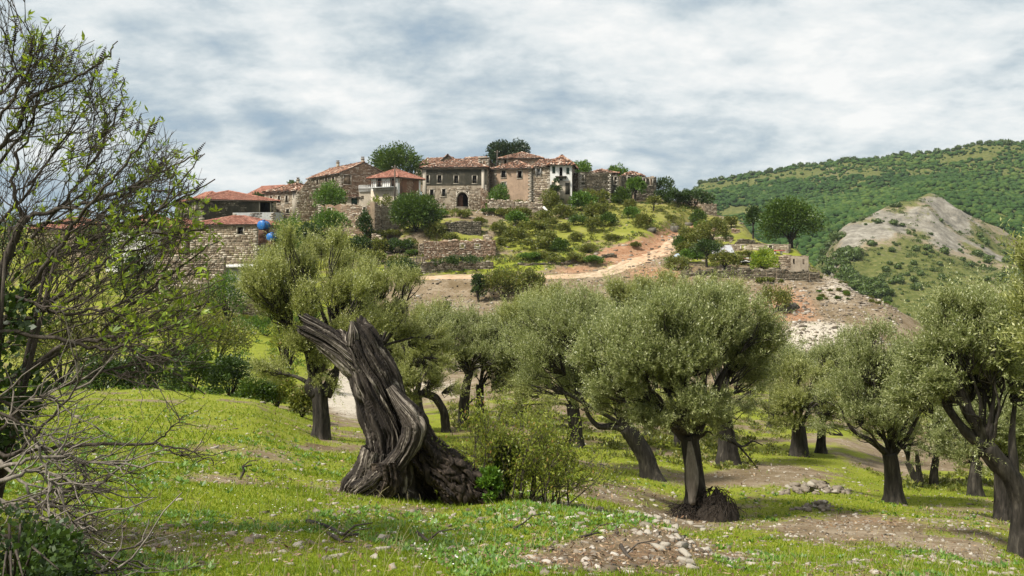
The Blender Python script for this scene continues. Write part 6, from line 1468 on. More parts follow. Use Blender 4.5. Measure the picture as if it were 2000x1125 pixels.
# trees one can tell apart: on the skyline and on the rocky spur
def far_tree(label, u_, Y_, s, group):
    b = G(u_, Y_); o_ = bpy.data.objects.new('hill_tree', hl[int(rf.integers(5))]); C.objects.link(o_)
    o_.location = (b[0], b[1], b[2] + s*.5); o_.scale = (s, s, s*rf.uniform(.8, 1.05)); o_.rotation_euler = (0, 0, rf.uniform(0, 6.28)); tag(o_, label, 'tree', group)
for k in range(64):
    u_ = 1325 + k*10.7 + rf.uniform(-4, 4); ys = y_nodes[(y_nodes > 560) & (y_nodes < 980)]; rows = HY - grid_z((u_-CX)/F*ys, ys)/ys*F
    far_tree('small dark tree standing on the skyline ridge of the far hill', u_, float(ys[np.argmin(rows)]), rf.uniform(1.6, 3.6), 'trees on the far skyline')
tuft_field(5200, 296, 430, 1560, 2150, .4, 1.25, 911, 'low grey-green scrub over the rocky spur', 'hillleaf', .06, 'spur_scrub')
cnt = 0
while cnt < 170:
    u_ = rf.uniform(1560, 2000); Y_ = rf.uniform(300, 425); b = G(u_, Y_); r_ = HY - b[2]/Y_*F
    if r_ < 395 or r_ > 600 or rf.uniform() > .9 - .6*np.exp(-((u_-1840)/60)**2) or fbm2(np.array([b[0]]), np.array([b[1]]), .045, 3, 12)[0] < -.02: continue
    far_tree('small round bush dotted on the rocky spur across the gorge', u_, Y_, .55 + 1.5*rf.uniform()**2, 'bushes on the rocky spur'); cnt += 1
for (u_, r_, n_) in [(1660, 500, 14), (1640, 530, 14), (1690, 560, 14), (1720, 575, 12), (1620, 470, 8), (1655, 545, 12)]:
    for k in range(n_):
        uu = u_ + rf.normal(0, 16); ys = y_nodes[(y_nodes > 300) & (y_nodes < 415)]; rows = HY - grid_z((uu-CX)/F*ys, ys)/ys*F
        far_tree('leafy green tree in the hollow at the left foot of the rocky spur', uu, float(ys[np.argmin(np.abs(rows - r_ - rf.normal(0, 8)))]), rf.uniform(1.6, 2.9), 'trees at the foot of the spur')
# ------------------------------------------------------------------ the dead stump
def wood_tube(pts, rad, seg, rows, seed, amp, ecc=None, twist=0.0, freq=5.0, cap_in=True, deep=1.0):
    """weathered timber: deep furrows running along the grain"""
    pts = np.asarray(pts, float); rad = np.asarray(rad, float); K = len(pts)
    t = np.linspace(0, K-1, rows); p = np.stack([np.interp(t, np.arange(K), pts[:, k]) for k in range(3)], 1); r = np.interp(t, np.arange(K), rad)
    for _ in range(rows//12):
        p[1:-1] = (p[:-2] + 2*p[1:-1] + p[2:])/4; r[1:-1] = (r[:-2] + 2*r[1:-1] + r[2:])/4
    V, Q, _ = tube_geo(p, r, seg, False)
    ax = np.repeat(p, seg, 0); d = V - ax
    arc = np.concatenate([[0], np.cumsum(np.linalg.norm(np.diff(p, axis=0), axis=1))]); arc = np.repeat(arc, seg); th = np.tile(np.arange(seg)*2*pi/seg, rows) + twist*arc
    R = np.repeat(r, seg)
    q = np.stack([np.cos(th)*freq*.5, np.sin(th)*freq*.5, arc*.9], 1)
    wob = fbm(np.stack([ax[:, 0]*2.2, ax[:, 2]*2.2, th*.8], 1), 2, seed+40)*.35
    q[:, 0] += wob; q[:, 1] += wob
    n1 = fbm(q, 3, seed); groove = np.clip(1 - np.abs(n1)*6.0, 0, 1)**1.5
    q2 = np.stack([np.cos(th)*freq*1.6 + wob*2, np.sin(th)*freq*1.6, arc*1.5], 1); rid2 = 1 - np.abs(fbm(q2, 3, seed+7))*2.6; g2 = np.clip(1 - np.abs(fbm(q2*1.2 + 9, 2, seed+8))*7, 0, 1)
    q3 = np.stack([np.cos(th)*freq*5 + wob*3, np.sin(th)*freq*5, arc*4], 1); rid3 = fbm(q3, 2, seed+9)
    lump = fbm(np.stack([np.cos(th)*1.1, np.sin(th)*1.1, arc*1.7], 1), 3, seed+15)
    k = 1 + amp*(-.85*deep*groove + .34*(rid2-.3) - .30*g2 + .10*rid3 + .85*lump)
    if ecc is not None:
        k = k*ecc(th, np.repeat(np.linspace(0, 1, rows), seg))
    V = ax + d*k[:, None]
    wood_tube.grain.append(np.stack([np.cos(th)*.6 + wob*.3, np.sin(th)*.6, arc, arc*0+1], 1))
    return V, Q, p, r
wood_tube.grain = []
def wood_obj(mb, name, mat, parent):
    g = np.concatenate(wood_tube.grain); wood_tube.grain.clear(); extra = mb.n - len(g)
    if extra > 0: g = np.concatenate([g, np.resize(g[-150:], (extra, 4))])
    return mb.obj(name, M[mat], parent, smooth=True, attrs={'grain': g})

SY = 11.0
sb = G(790, SY); root = empty('dead_stump', sb); tag(root, 'huge hollow dead olive stump leaning left with a broken forked top', 'tree stump')
def SP(px, py, dy=0.0): return P(px, py, SY + dy) - sb
px1 = F/SY          # photo columns per metre at the stump
mb = MB()
trunk_pts = [SP(752, 985, .05), SP(755, 940, .03), SP(768, 890), SP(766, 840), SP(750, 790), SP(731, 740), SP(712, 700), SP(697, 664), SP(686, 643)]
trunk_rad = np.array([70, 60, 51, 48, 47, 46, 43, 39, 34])/px1
def ecc(th, t):
    # a shaggy rim: some staves stand higher than others at the top
    return 1 - .25*np.clip((t-.93)/.07, 0, 1)*(.5 + .5*np.cos(th*3+1))
V, Q, p, r = wood_tube(trunk_pts, trunk_rad, 300, 300, 3, .30, ecc, .35, 5.2)
# jagged broken rim
seg = 300; top = V[-seg*14:].reshape(14, seg, 3); th = np.arange(seg)*2*pi/seg
jag = .26*fbm(np.stack([np.cos(th)*5, np.sin(th)*5, th*0], 1), 4, 8, .7) + .05*np.cos(th*2+.6)
ax = nrm((p[-1]-p[-6])[None])[0]
for k in range(14): top[k] += ax[None]*(jag*(k/13.0)**2)[:, None]
V[-seg*14:] = top.reshape(-1, 3)
mb.add(V, Q)
# hollow inside of the broken top
inner = V[-seg:].copy(); c = inner.mean(0); rings = [inner]
for s, dn in ((.82, .02), (.66, .12), (.5, .25), (.02, .3)): rings.append(c + (inner-c)*s - ax*dn)
Vr = np.concatenate(rings); i = np.arange(4)[:, None]*seg; j = np.arange(seg)[None]; j2 = (j+1) % seg
mb.add(Vr, np.stack([i+j, i+j2, i+seg+j2, i+seg+j], -1).reshape(-1, 4))
wood_obj(mb, 'trunk', 'deadwood', root)
# broken limb stub
mb = MB()
V, Q, p, r = wood_tube([SP(716, 738, -.02), SP(690, 706, -.06), SP(664, 681, -.1), SP(638, 660, -.12), SP(612, 643, -.14), SP(594, 632, -.14)], np.array([30, 30, 26, 24, 22, 21])/px1, 150, 120, 13, .34, None, .6, 4.2)
seg = 150; ax = nrm((p[-1]-p[-6])[None])[0]; th = np.arange(seg)*2*pi/seg; jag = .22*fbm(np.stack([np.cos(th)*5, np.sin(th)*5, th*0], 1), 4, 18, .7) + .05*np.cos(th-1.9)
tp = V[-seg*10:].reshape(10, seg, 3)
for k in range(10): tp[k] += ax[None]*(jag*(k/9.)**2)[:, None]
V[-seg*10:] = tp.reshape(-1, 3); mb.add(V, Q)
inner = V[-seg:]; c = inner.mean(0); Vr = np.concatenate([inner, c + (inner-c)*.7 - ax*.03, c + (inner-c)*.45 - ax*.16, c + (inner-c)*.02 - ax*.2]); i = np.arange(3)[:, None]*seg; j = np.arange(seg)[None]; j2 = (j+1) % seg
mb.add(Vr, np.stack([i+j, i+j2, i+seg+j2, i+seg+j], -1).reshape(-1, 4))
wood_obj(mb, 'broken_limb', 'deadwood', root)
# splintered peak of the top
for k, (a, b_, w_) in enumerate([((690, 672), (687, 627), 15), ((706, 668), (704, 640), 14), ((668, 672), (672, 645), 11), ((722, 690), (722, 655), 13)]):
    mb = MB(); V, Q, p, r = wood_tube([SP(*a, -.18 + .08*k), SP((a[0]+b_[0])/2+2, (a[1]+b_[1])/2, -.2 + .08*k), SP(*b_, -.2 + .08*k)], np.array([w_, w_*.8, w_*.12])/px1, 60, 50, 21+k, .3, None, .5, 3.5)
    mb.add(V, Q); wood_obj(mb, 'splinter', 'deadwood', root)
# roots: the big sinuous one, the front lobe, and the torn fan on the right
roots = [([(762, 755), (782, 785), (800, 808), (812, 830), (806, 855), (790, 884), (764, 915), (732, 940), (695, 962)], [9, 15, 19, 22, 20, 18, 20, 26, 22], -.30),
         ([(740, 880), (728, 915), (712, 940), (690, 955), (672, 975)], [30, 30, 28, 24, 12], -.25),
         ([(812, 828), (834, 868), (866, 902), (905, 928), (942, 948), (962, 968)], [18, 20, 24, 24, 22, 12], .05),
         ([(808, 855), (832, 893), (866, 925), (890, 958), (905, 990)], [22, 28, 30, 28, 16], -.10),
         ([(812, 850), (842, 896), (884, 932), (922, 962), (938, 988)], [16, 24, 28, 26, 14], -.02),
         ([(760, 900), (762, 935), (745, 965), (700, 975)], [30, 30, 24, 10], -.40),
         ([(790, 880), (800, 930), (830, 965), (850, 985)], [26, 26, 20, 10], .25),
         ([(786, 800), (812, 852), (852, 905), (915, 945)], [22, 24, 28, 24], .25)]
for k, (pl, rw, dy) in enumerate(roots):
    mb = MB(); V, Q, p, r = wood_tube([SP(a, b_, dy - .02*j_) for j_, (a, b_) in enumerate(pl)], np.array(rw)/px1, 110, 130, 50+k, .40 if k < 2 else .62, None, .9, 4.0)
    mb.add(V, Q); wood_obj(mb, 'root', 'deadwood' if k in (0, 1) else 'rootgrain', root)
# chunky torn roots over the fan
mb = MB(); rr = np.random.default_rng(15)
for k in range(46):
    t = rr.uniform(0, 1); x0 = np.interp(t, [0, .4, 1], [812, 848, 932]) + rr.normal(0, 9); y0 = np.interp(t, [0, .4, 1], [848, 895, 940]) + rr.normal(8, 14); ln_ = rr.uniform(25, 75); a = rr.uniform(.5, 1.35)
    pl = [(x0 + ln_*f_*math.cos(a) + rr.normal(0, 5), min(y0 + ln_*f_*math.sin(a) + rr.normal(0, 5), 992)) for f_ in (0, .33, .66, 1)]
    bark_tube(mb, np.array([SP(a_, b_, -.22 - .10*math.sin(f_*3.1) + rr.normal(0, .03)) for f_, (a_, b_) in zip((0, .33, .66, 1), pl)]), np.array([1, .9, .7, .25])*rr.uniform(.018, .05), 9, 5, .35, 900+k)
o_ = mb.obj('torn_roots', M['rootwood'], root, smooth=True); o_['kind'] = 'stuff'
# fibrous torn roots hanging on the right-hand fan
rr = np.random.default_rng(5); N = 520
t = rr.uniform(0, 1, N); base = np.stack([np.interp(t, [0, .35, .7, 1], [815, 845, 895, 945]) + rr.normal(0, 14, N), np.interp(t, [0, .35, .7, 1], [856, 898, 930, 958]) + rr.normal(4, 16, N)], 1)
p0 = np.stack([(base[:, 0]-CX)/F*SY - sb[0], np.full(N, 0.0) - .16 + rr.normal(0, .05, N), (HY-base[:, 1])/F*SY - sb[2]], 1)
dd = nrm(np.stack([rr.normal(.55, .35, N), rr.normal(-.12, .15, N), rr.normal(-.75, .35, N)], 1)); Lr = rr.uniform(.06, .26, N)[:, None]
tw = np.stack([p0, p0 + dd*Lr*.35 + rr.normal(0, .025, (N, 3)), p0 + dd*Lr*.7 + rr.normal(0, .035, (N, 3)), p0 + dd*Lr + rr.normal(0, .04, (N, 3))], 1)
tw[:, :, 2] = np.maximum(tw[:, :, 2], grid_z((tw[:, :, 0] + sb[0]).ravel(), (tw[:, :, 1] + sb[1]).ravel()).reshape(N, 4) - sb[2] - .03)
mb = MB(); V, Q = twigs_geo(tw, np.array([.011, .009, .006, .002])[None]*rr.uniform(.35, 1.3, (N, 1)), 4); mb.add(V, Q); o_ = mb.obj('rootlets', M['rootwood'], root); o_['kind'] = 'stuff'

# ------------------------------------------------------------------ the chaste tree at the left, with last year's seed spikes
VY = 5.6
rv = np.random.default_rng(9)
vb = G(-60, VY); root = empty('chaste_tree', vb); tag(root, 'large chaste tree at the left edge with grey twigs, fresh leaves and dark seed spikes', 'tree')
def VP(px, py, dy=0.0): return P(px, py, VY + dy) - vb
stems = [([(-60, 930), (-40, 700), (10, 510), (50, 425)], .040, .030, .0), ([(50, 425), (110, 408), (180, 395), (250, 365), (330, 335), (388, 296)], .020, .005, .0), ([(50, 425), (30, 400), (22, 345), (60, 260), (75, 180)], .020, .005, .1),
         ([(-60, 900), (0, 640), (75, 545), (130, 490), (210, 455), (330, 400), (420, 350)], .034, .005, .2), ([(-60, 330), (20, 270), (60, 185), (130, 165), (200, 120), (230, 80)], .022, .004, .0),
         ([(-60, 220), (0, 190), (25, 120), (36, 45)], .014, .003, .2), ([(-60, 300), (10, 220), (60, 130), (66, 70)], .016, .003, -.1), ([(-60, 400), (30, 280), (90, 180), (118, 60)], .016, .003, .1),
         ([(-60, 560), (40, 585), (90, 605), (150, 615), (220, 598), (270, 580), (330, 588), (440, 545)], .016, .004, -.3), ([(-60, 780), (60, 720), (130, 668), (200, 660), (290, 648), (340, 615), (410, 590)], .028, .005, -.1),
         ([(-60, 640), (120, 660), (200, 685), (280, 668), (330, 725), (400, 770)], .018, .004, -.5), ([(-60, 470), (40, 440), (130, 435), (250, 440), (350, 425), (400, 410)], .014, .004, .3),
         ([(10, 510), (60, 470), (140, 380), (190, 300), (235, 210), (240, 150)], .018, .004, .3), ([(75, 545), (140, 440), (200, 370), (270, 290), (310, 232)], .018, .004, -.2), ([(0, 640), (80, 610), (160, 540), (260, 470), (330, 380), (400, 300)], .018, .004, -.3),
         ([(-60, 850), (20, 760), (110, 690), (210, 640), (300, 560), (380, 500), (430, 470)], .024, .004, .4), ([(-60, 720), (60, 640), (180, 560), (290, 500), (380, 440)], .020, .004, .6), ([(-60, 250), (20, 160), (60, 110), (75, 50)], .012, .003, .4),
         ([(-60, 520), (60, 360), (140, 250), (205, 110)], .016, .003, .5), ([(-60, 620), (80, 500), (200, 420), (310, 330), (400, 350)], .016, .003, .8), ([(-60, 800), (100, 760), (220, 720), (330, 700), (410, 640)], .018, .004, .3)]
mb = MB(); spl = []
for k, (pl, r0, r1, dy) in enumerate(stems):
    pts = np.array([VP(a, b_, dy + .05*math.sin(j_*2.1 + k)) for j_, (a, b_) in enumerate(pl)])
    t = np.linspace(0, len(pts)-1, (len(pts)-1)*6+1); p = np.stack([np.interp(t, np.arange(len(pts)), pts[:, q]) for q in range(3)], 1)
    for _ in range(3): p[1:-1] = (p[:-2] + 2*p[1:-1] + p[2:])/4
    p[1:-1] += rv.normal(0, .008, (len(p)-2, 3))
    r = np.linspace(r0*.78, r1*.8, len(p)); spl.append((p, r))
    o1 = MB(); o1.tube(p, r, 7); o1.obj('stem', M['twig'], root, smooth=True)
def sprout(parents, n, lmin, lmax, r0, up=.25, K=6, curl=.35, tlo=.15):
    P0, D0 = [], []
    for _ in range(n):
        p, r = parents[rv.integers(len(parents))]; k = int(rv.integers(max(1, int(len(p)*tlo)), len(p)-1)); P0.append(p[k]); D0.append(p[min(k+1, len(p)-1)] - p[k-1])
    P0 = np.array(P0); D0 = nrm(np.array(D0)); side = perp(rv, D0)
    d = nrm(D0*.8 + side*rv.uniform(.4, .9, (n, 1)) + np.array([.12, 0, up])); L = rv.uniform(lmin, lmax, (n, 1)); cv = rand_unit(rv, n)*curl + np.array([.05, 0, .22])
    t = np.linspace(0, 1, K)
    pts = P0[:, None] + d[:, None]*(L*t[None])[..., None] + cv[:, None]*(L*t[None]**2)[..., None]*.6
    pts[:, 1:] += rv.normal(0, .010, (n, K-1, 3))
    return pts
def inside(s_):
    """keep twigs within the reach of the tree's real outline"""
    q_ = s_[:, -1] + vb; px_ = CX + F*q_[:, 0]/q_[:, 1]; py_ = HY - F*q_[:, 2]/q_[:, 1]
    return px_ < np.interp(py_, [-400, 20, 50, 90, 150, 230, 290, 340, 450, 560, 650, 760, 900, 1300], [-60, 40, 120, 205, 240, 305, 385, 395, 425, 465, 460, 410, 340, 300]) + rv.normal(0, 10, len(px_))
s2 = sprout(spl, 330, .30, .85, .008, .12, 6, .55); r2 = np.linspace(.0052, .0020, 6)[None]*rv.uniform(.6, 1.3, (330, 1)); k_ = inside(s2); s2 = s2[k_]; r2 = r2[k_]
s3 = sprout([(q, None) for q in s2], 1250, .12, .45, .004, .2, 5, .5); r3 = np.linspace(.0028, .0012, 5)[None]*rv.uniform(.7, 1.2, (1250, 1)); k_ = inside(s3); s3 = s3[k_]; r3 = r3[k_]
s4 = sprout([(q, None) for q in s3], 1500, .08, .28, .003, .2, 4, .4); r4 = np.tile(np.linspace(.0022, .0011, 4)[None], (1500, 1)); k_ = inside(s4); s4 = s4[k_]; r4 = r4[k_]
mb = MB()
for s_, r_ in ((s2, r2), (s3, r3), (s4, r4)): V, Q = twigs_geo(s_, r_, 4); mb.add(V, Q)
o_ = mb.obj('twigs', M['twig'], root); o_['kind'] = 'stuff'
tips = np.concatenate([s2[:, -1], s2[:, 3], s3[:, -1], s3[:, 3], s4[:, -1], s2[:, 4]])
pq = tips + vb; prow = HY - F*pq[:, 2]/pq[:, 1]; pcol = CX + F*pq[:, 0]/pq[:, 1]; lowr = (prow > 400) & (prow < 660) & (pcol > 230)
tips = np.concatenate([tips[rv.uniform(size=len(tips)) < .27], tips[lowr][rv.uniform(size=lowr.sum()) < .55] + rv.normal(0, .02, (1, 3))])
for p, r in spl: tips = np.concatenate([tips, p[int(len(p)*.55)::3] ])
N = len(tips); nf = 5
ax = nrm(rv.normal(0, .5, (N, 3)) + np.array([.25, -.1, .5])); a1 = perp(rv, ax); a2 = np.cross(ax, a1)
ang = np.linspace(-1.25, 1.25, nf)[None] + rv.normal(0, .12, (N, nf))
D = nrm(np.cos(ang)[..., None]*(ax*.6 + a1*.7)[:, None] + np.sin(ang)[..., None]*a2[:, None] + rv.normal(0, .08, (N, nf, 3))); B = np.repeat(tips, nf, 0); D = D.reshape(-1, 3)
S = nrm(np.cross(D, np.repeat(np.cross(a2, ax), nf, 0) + rv.normal(0, .3, (N*nf, 3)))); LL = np.tile(np.array([.7, .9, 1.1, .9, .7]), N)*np.repeat(rv.uniform(.026, .062, N), nf)
mb = MB(); V, Q = leaves_geo(B, D, S, LL, LL*.30); mb.add(V, Q); o_ = mb.obj('leaves', M['vitex'], root); o_['kind'] = 'stuff'
# seed spikes: whorls of dark little balls up a thin stalk
def spike(px, py, dx, dy_, ln, yy=0.0):
    a = VP(px - dx, py + dy_, yy); b_ = VP(px, py, yy); mb = MB(); mb.tube([a, (a+b_)/2, b_], [.0025, .002, .0012], 4)
    n = int(ln/.012); ax = nrm((b_-a)[None])[0]; u1 = nrm(np.cross(ax, [0, 1, 0.2])[None])[0]; u2 = np.cross(ax, u1)
    for k in range(n):
        f_ = k/n; c = b_ - ax*(ln*(1-f_)); r = .0085*(1 - .6*f_)
        for q in range(4):
            w_ = q*1.57 + k*.8; pc = c + (np.cos(w_)*u1 + np.sin(w_)*u2)*r*1.15
            e_ = r*.75; Vv = pc + np.array([[e_, 0, 0], [-e_, 0, 0], [0, e_, 0], [0, -e_, 0], [0, 0, e_], [0, 0, -e_]])
            mb.add(Vv, T=[(0, 2, 4), (2, 1, 4), (1, 3, 4), (3, 0, 4), (2, 0, 5), (1, 2, 5), (3, 1, 5), (0, 3, 5)])
    mb.obj('seed_spike', M['seed'], root)
for (px, py, dx, dy_, ln) in [(34, 30, 8, 60, .16), (66, 68, 10, 50, .12), (84, 66, 10, 50, .11), (117, 55, 12, 60, .15), (60, 72, -3, 40, .08), (128, 88, 12, 40, .10), (148, 92, 16, 40, .10), (207, 90, 14, 30, .08), (234, 112, 14, 50, .13), (246, 152, 24, 16, .08), (198, 108, 14, 40, .10), (313, 226, 24, 50, .12), (298, 236, 16, 46, .10), (276, 220, 14, 56, .12), (262, 232, 16, 30, .08), (230, 190, 10, 40, .08), (402, 277, 22, 26, .09), (398, 302, 26, 8, .06), (404, 347, 26, 28, .10), (244, 205, 10, 40, .08), (176, 170, 12, 30, .07), (16, 60, 6, 40, .08), (132, 128, 10, 30, .07), (216, 232, 16, 36, .10), (200, 248, 18, 30, .10), (316, 310, 12, 30, .06), (280, 270, 8, 40, .06)]:
    spike(px, py, dx, dy_, ln, rv.uniform(-.2, .3))

# ivy on its foot, and the heap of dead brushwood below
mbv = clump_mesh(501, 7000, (.55, .6, 1.0), .045, .034, 46, name='leaves', mat='dark', lower=-1)
b_ = G(-30, 5.3); root = empty('ivy_bush', b_); tag(root, 'dark ivy bush crowding the left edge at the chaste tree foot', 'bush')
o_ = bpy.data.objects.new('leaves', mbv); C.objects.link(o_); o_.parent = root; o_.location = (-.15, 0, .95)
mb = MB()
for k in range(9):
    a = rv.uniform(0, 6.28); mb.tube([[0, 0, -.1], [math.cos(a)*.2, math.sin(a)*.2, .8], [math.cos(a)*.4, math.sin(a)*.4, 1.7]], [.03, .02, .008], 5)
o_ = mb.obj('stems', M['twig'], root); o_['kind'] = 'stuff'
mbv = clump_mesh(502, 5200, (.42, .4, .36), .032, .026, 36, name='leaves', mat='dark', lower=-1)
b_ = G(20, 3.95); root = empty('bramble_bush', b_); tag(root, 'low dark bramble bush in the bottom left corner', 'bush')
o_ = bpy.data.objects.new('leaves', mbv); C.objects.link(o_); o_.parent = root; o_.location = (-.05, 0, .18)
mb = MB()
for k in range(8):
    a = rv.uniform(0, 6.28); mb.tube([[0, 0, -.05], [math.cos(a)*.2, math.sin(a)*.2, .35], [math.cos(a)*.42, math.sin(a)*.42, .3]], [.008, .006, .003], 5)
o_ = mb.obj('stems', M['twig'], root); o_['kind'] = 'stuff'

BY = 4.6
bb = G(-40, BY); root = empty('brushwood', bb); tag(root, 'tangled heap of bare grey dead branches at the lower left', 'brushwood')
def BP(px, py, dy=0.0): return P(px, py, BY + dy) - bb
dead = [([(-60, 895), (60, 880), (130, 872), (200, 868), (310, 868), (360, 878), (400, 888)], .016, .003, .6, 'twig'), ([(300, 868), (325, 845), (352, 820), (360, 812)], .006, .002, .6, 'twig'), ([(312, 869), (335, 885), (365, 888), (398, 880)], .005, .002, .6, 'twig'),
        ([(-60, 930), (20, 905), (110, 890), (160, 902), (235, 905)], .013, .004, .1, 'paletwig'), ([(-60, 960), (30, 930), (80, 920), (130, 940), (100, 950)], .014, .004, 0, 'paletwig'), ([(-60, 985), (0, 975), (60, 1005), (120, 1025), (170, 1022)], .014, .004, -.1, 'paletwig'),
        ([(-60, 1010), (40, 985), (100, 955), (175, 950)], .012, .003, .1, 'paletwig'), ([(-20, 1040), (60, 1060), (160, 1075), (250, 1100), (280, 1095)], .013, .003, -.1, 'twig'), ([(-60, 1060), (60, 1065), (130, 1080), (220, 1078), (290, 1060)], .012, .003, 0, 'twig'),
        ([(0, 900), (60, 960), (90, 1020), (150, 1040)], .01, .003, .2, 'paletwig'), ([(-60, 880), (30, 890), (70, 850), (150, 760), (170, 700)], .014, .003, .3, 'twig'), ([(0, 840), (40, 790), (85, 770), (120, 790)], .01, .003, .3, 'twig'),
        ([(-30, 1000), (60, 990), (130, 985), (190, 950)], .01, .003, .2, 'twig'), ([(70, 870), (90, 920), (100, 950)], .008, .003, -.1, 'paletwig'), ([(-60, 1100), (80, 1105), (180, 1120), (260, 1110)], .012, .004, -.2, 'twig'), ([(140, 1020), (165, 1060), (150, 1090)], .006, .002, 0, 'paletwig'),
        ([(-40, 800), (30, 815), (80, 880), (115, 905)], .01, .003, .2, 'twig'), ([(-60, 760), (20, 790), (60, 840), (150, 870)], .012, .003, .4, 'twig')]
spl = []
for k, (pl, r0, r1, dy, mt) in enumerate(dead):
    pts = np.array([BP(a, b_, dy + .06*math.sin(j_*1.7 + k)) for j_, (a, b_) in enumerate(pl)]); t = np.linspace(0, len(pts)-1, (len(pts)-1)*5+1)
    p = np.stack([np.interp(t, np.arange(len(pts)), pts[:, q]) for q in range(3)], 1)
    for _ in range(2): p[1:-1] = (p[:-2] + 2*p[1:-1] + p[2:])/4
    p[1:-1] += rv.normal(0, .006, (len(p)-2, 3)); r = np.linspace(r0, r1, len(p)); spl.append((p, r)); o1 = MB(); o1.tube(p, r, 7); o1.obj('branch', M[mt], root, smooth=True)
s2 = sprout(spl[3:], 170, .12, .42, .006, .0, 5, .8); s3 = sprout([(q, None) for q in s2], 200, .08, .3, .003, .0, 4, .5); s5 = sprout(spl[:3], 26, .08, .26, .003, .1, 4, .4)
gb = np.array(bb)
for s_ in (s2, s3):
    zz = grid_z((s_[..., 0] + gb[0]).ravel(), np.maximum((s_[..., 1] + gb[1]).ravel(), 1.5)).reshape(s_.shape[:2]) - gb[2] + .01; s_[..., 2] = np.maximum(s_[..., 2], zz)
mb = MB(); V, Q = twigs_geo(s2, np.linspace(.006, .0025, 5)[None]*rv.uniform(.6, 1.3, (170, 1)), 4); mb.add(V, Q); o_ = mb.obj('twigs', M['paletwig'], root); o_['kind'] = 'stuff'
mb = MB(); V, Q = twigs_geo(s3, np.tile(np.linspace(.003, .0014, 4)[None], (200, 1)), 3); mb.add(V, Q); V, Q = twigs_geo(s5, np.tile(np.linspace(.0035, .0014, 4)[None], (26, 1)), 3); mb.add(V, Q); o_ = mb.obj('twigs', M['twig'], root); o_['kind'] = 'stuff'

# ------------------------------------------------------------------ the thin yellow-green shrub right of the stump
rw = np.random.default_rng(19); WY = 11.4
wb = G(1010, WY); root = empty('wild_shrub', wb); tag(root, 'airy yellow-green spring shrub with reddish twigs right of the dead stump', 'bush')
def WP(px, py, dy=0.0): return P(px, py, WY + dy) - wb
par = []
for k in range(36):
    x0 = rw.uniform(905, 1125); x1 = x0 + rw.normal(5, 60); y1 = rw.uniform(785, 915); y1 = max(y1, 785 + abs(x1-985)*.75)
    dy = rw.uniform(-.5, .6); p = bez(WP(x0, 985, dy), WP(x0 + (x1-x0)*.2, (985+y1)/2 - 20, dy), WP(x1, y1, dy), 9); p[1:] += rw.normal(0, .012, (8, 3)); par.append((p, None))
    o1 = MB(); o1.tube(p, np.linspace(.013, .003, 9), 6); o1.obj('stem', M['twig'], root, smooth=True)
for pl in ([(1075, 1000), (1110, 985), (1140, 960), (1165, 940), (1190, 900)], [(1030, 990), (1060, 950), (1110, 950), (1150, 930)], [(1090, 1000), (1093, 960), (1090, 930)]):
    p = np.array([WP(a, b_, -.4) for a, b_ in pl]); par.append((p, None)); o1 = MB(); o1.tube(p, np.linspace(.012, .003, len(p)), 6); o1.obj('stem', M['bark'], root, smooth=True)
_rv = rv; rv = rw
s2 = sprout(par, 240, .15, .5, .004, .25, 5, .3, .25); s3 = sprout([(q, None) for q in s2], 420, .08, .25, .002, .25, 4, .3)
rv = _rv
mb = MB(); V, Q = twigs_geo(s2, np.tile(np.linspace(.005, .002, 5)[None], (240, 1)), 3); mb.add(V, Q); V, Q = twigs_geo(s3, np.tile(np.linspace(.0026, .0013, 4)[None], (420, 1)), 3); mb.add(V, Q); o_ = mb.obj('twigs', M['twig'], root); o_['kind'] = 'stuff'
nodes = np.concatenate([s2[:, 2:].reshape(-1, 3), s3[:, 1:].reshape(-1, 3)] + [q[0][2:] + rw.normal(0, .06, (len(q[0])-2, 3)) for q in par for _ in range(4)]); nodes = np.repeat(nodes, 8, 0) + rw.normal(0, .034, (len(nodes)*8, 3)); nodes = nodes[rw.uniform(size=len(nodes)) < .72]; N = len(nodes)
D = nrm(rw.normal(0, .6, (N, 3)) + np.array([0, 0, .55])); S = perp(rw, D)
mb = MB(); LL = rw.uniform(.025, .055, N); V, Q = leaves_geo(nodes, D, S, LL, LL*.42); mb.add(V, Q); o_ = mb.obj('leaves', M['yellow'], root); o_['kind'] = 'stuff'
bush('dark glossy bush at the right foot of the dead stump', 982, 11.3, 862, 985, 64, 'broad', 2600, 601, .075, nclump=24)
bush('fresh green weeds clump between stump roots and wild shrub', 955, 10.7, 928, 985, 46, 'weed', 900, 602, .05, nclump=12)

# ------------------------------------------------------------------ stones, piles, sticks
def rock_mesh(seed, flat=.6, name='stone', mat='rubble'):
    """broken angular stone: a skewed block with two corners knocked off"""
    rng = np.random.default_rng(seed)
    th = np.sort(rng.uniform(0, 2*pi, 5) * .25 + np.arange(5)*2*pi/5); r0 = rng.uniform(.75, 1.15, 5)
    top = np.stack([np.cos(th)*r0*rng.uniform(.45, .85, 5), np.sin(th)*r0*rng.uniform(.45, .85, 5), .75 + rng.uniform(-.35, .25, 5)], 1)
    mid = np.stack([np.cos(th + .2)*r0*1.05, np.sin(th + .2)*r0*1.05, rng.uniform(-.05, .35, 5)], 1)
    V = np.concatenate([top, mid, mid*np.array([.8, .8, 0]) - np.array([0, 0, .5]), [[*(top[:, :2].mean(0) + rng.normal(0, .12, 2)), top[:, 2].mean() + rng.uniform(-.05, .12)]]])
    V[:, 2] *= flat; V[:, 0] *= rng.uniform(.9, 1.6); V[:, 1] *= rng.uniform(.65, 1.0)
    T = [(15, k, (k+1) % 5) for k in range(5)]; Q = [(k, 5+k, 5+(k+1) % 5, (k+1) % 5) for k in range(5)] + [(5+k, 10+k, 10+(k+1) % 5, 5+(k+1) % 5) for k in range(5)]
    mb = MB(); mb.add(V, Q, T); return V, Q, T, mb.mesh(name, M[mat])
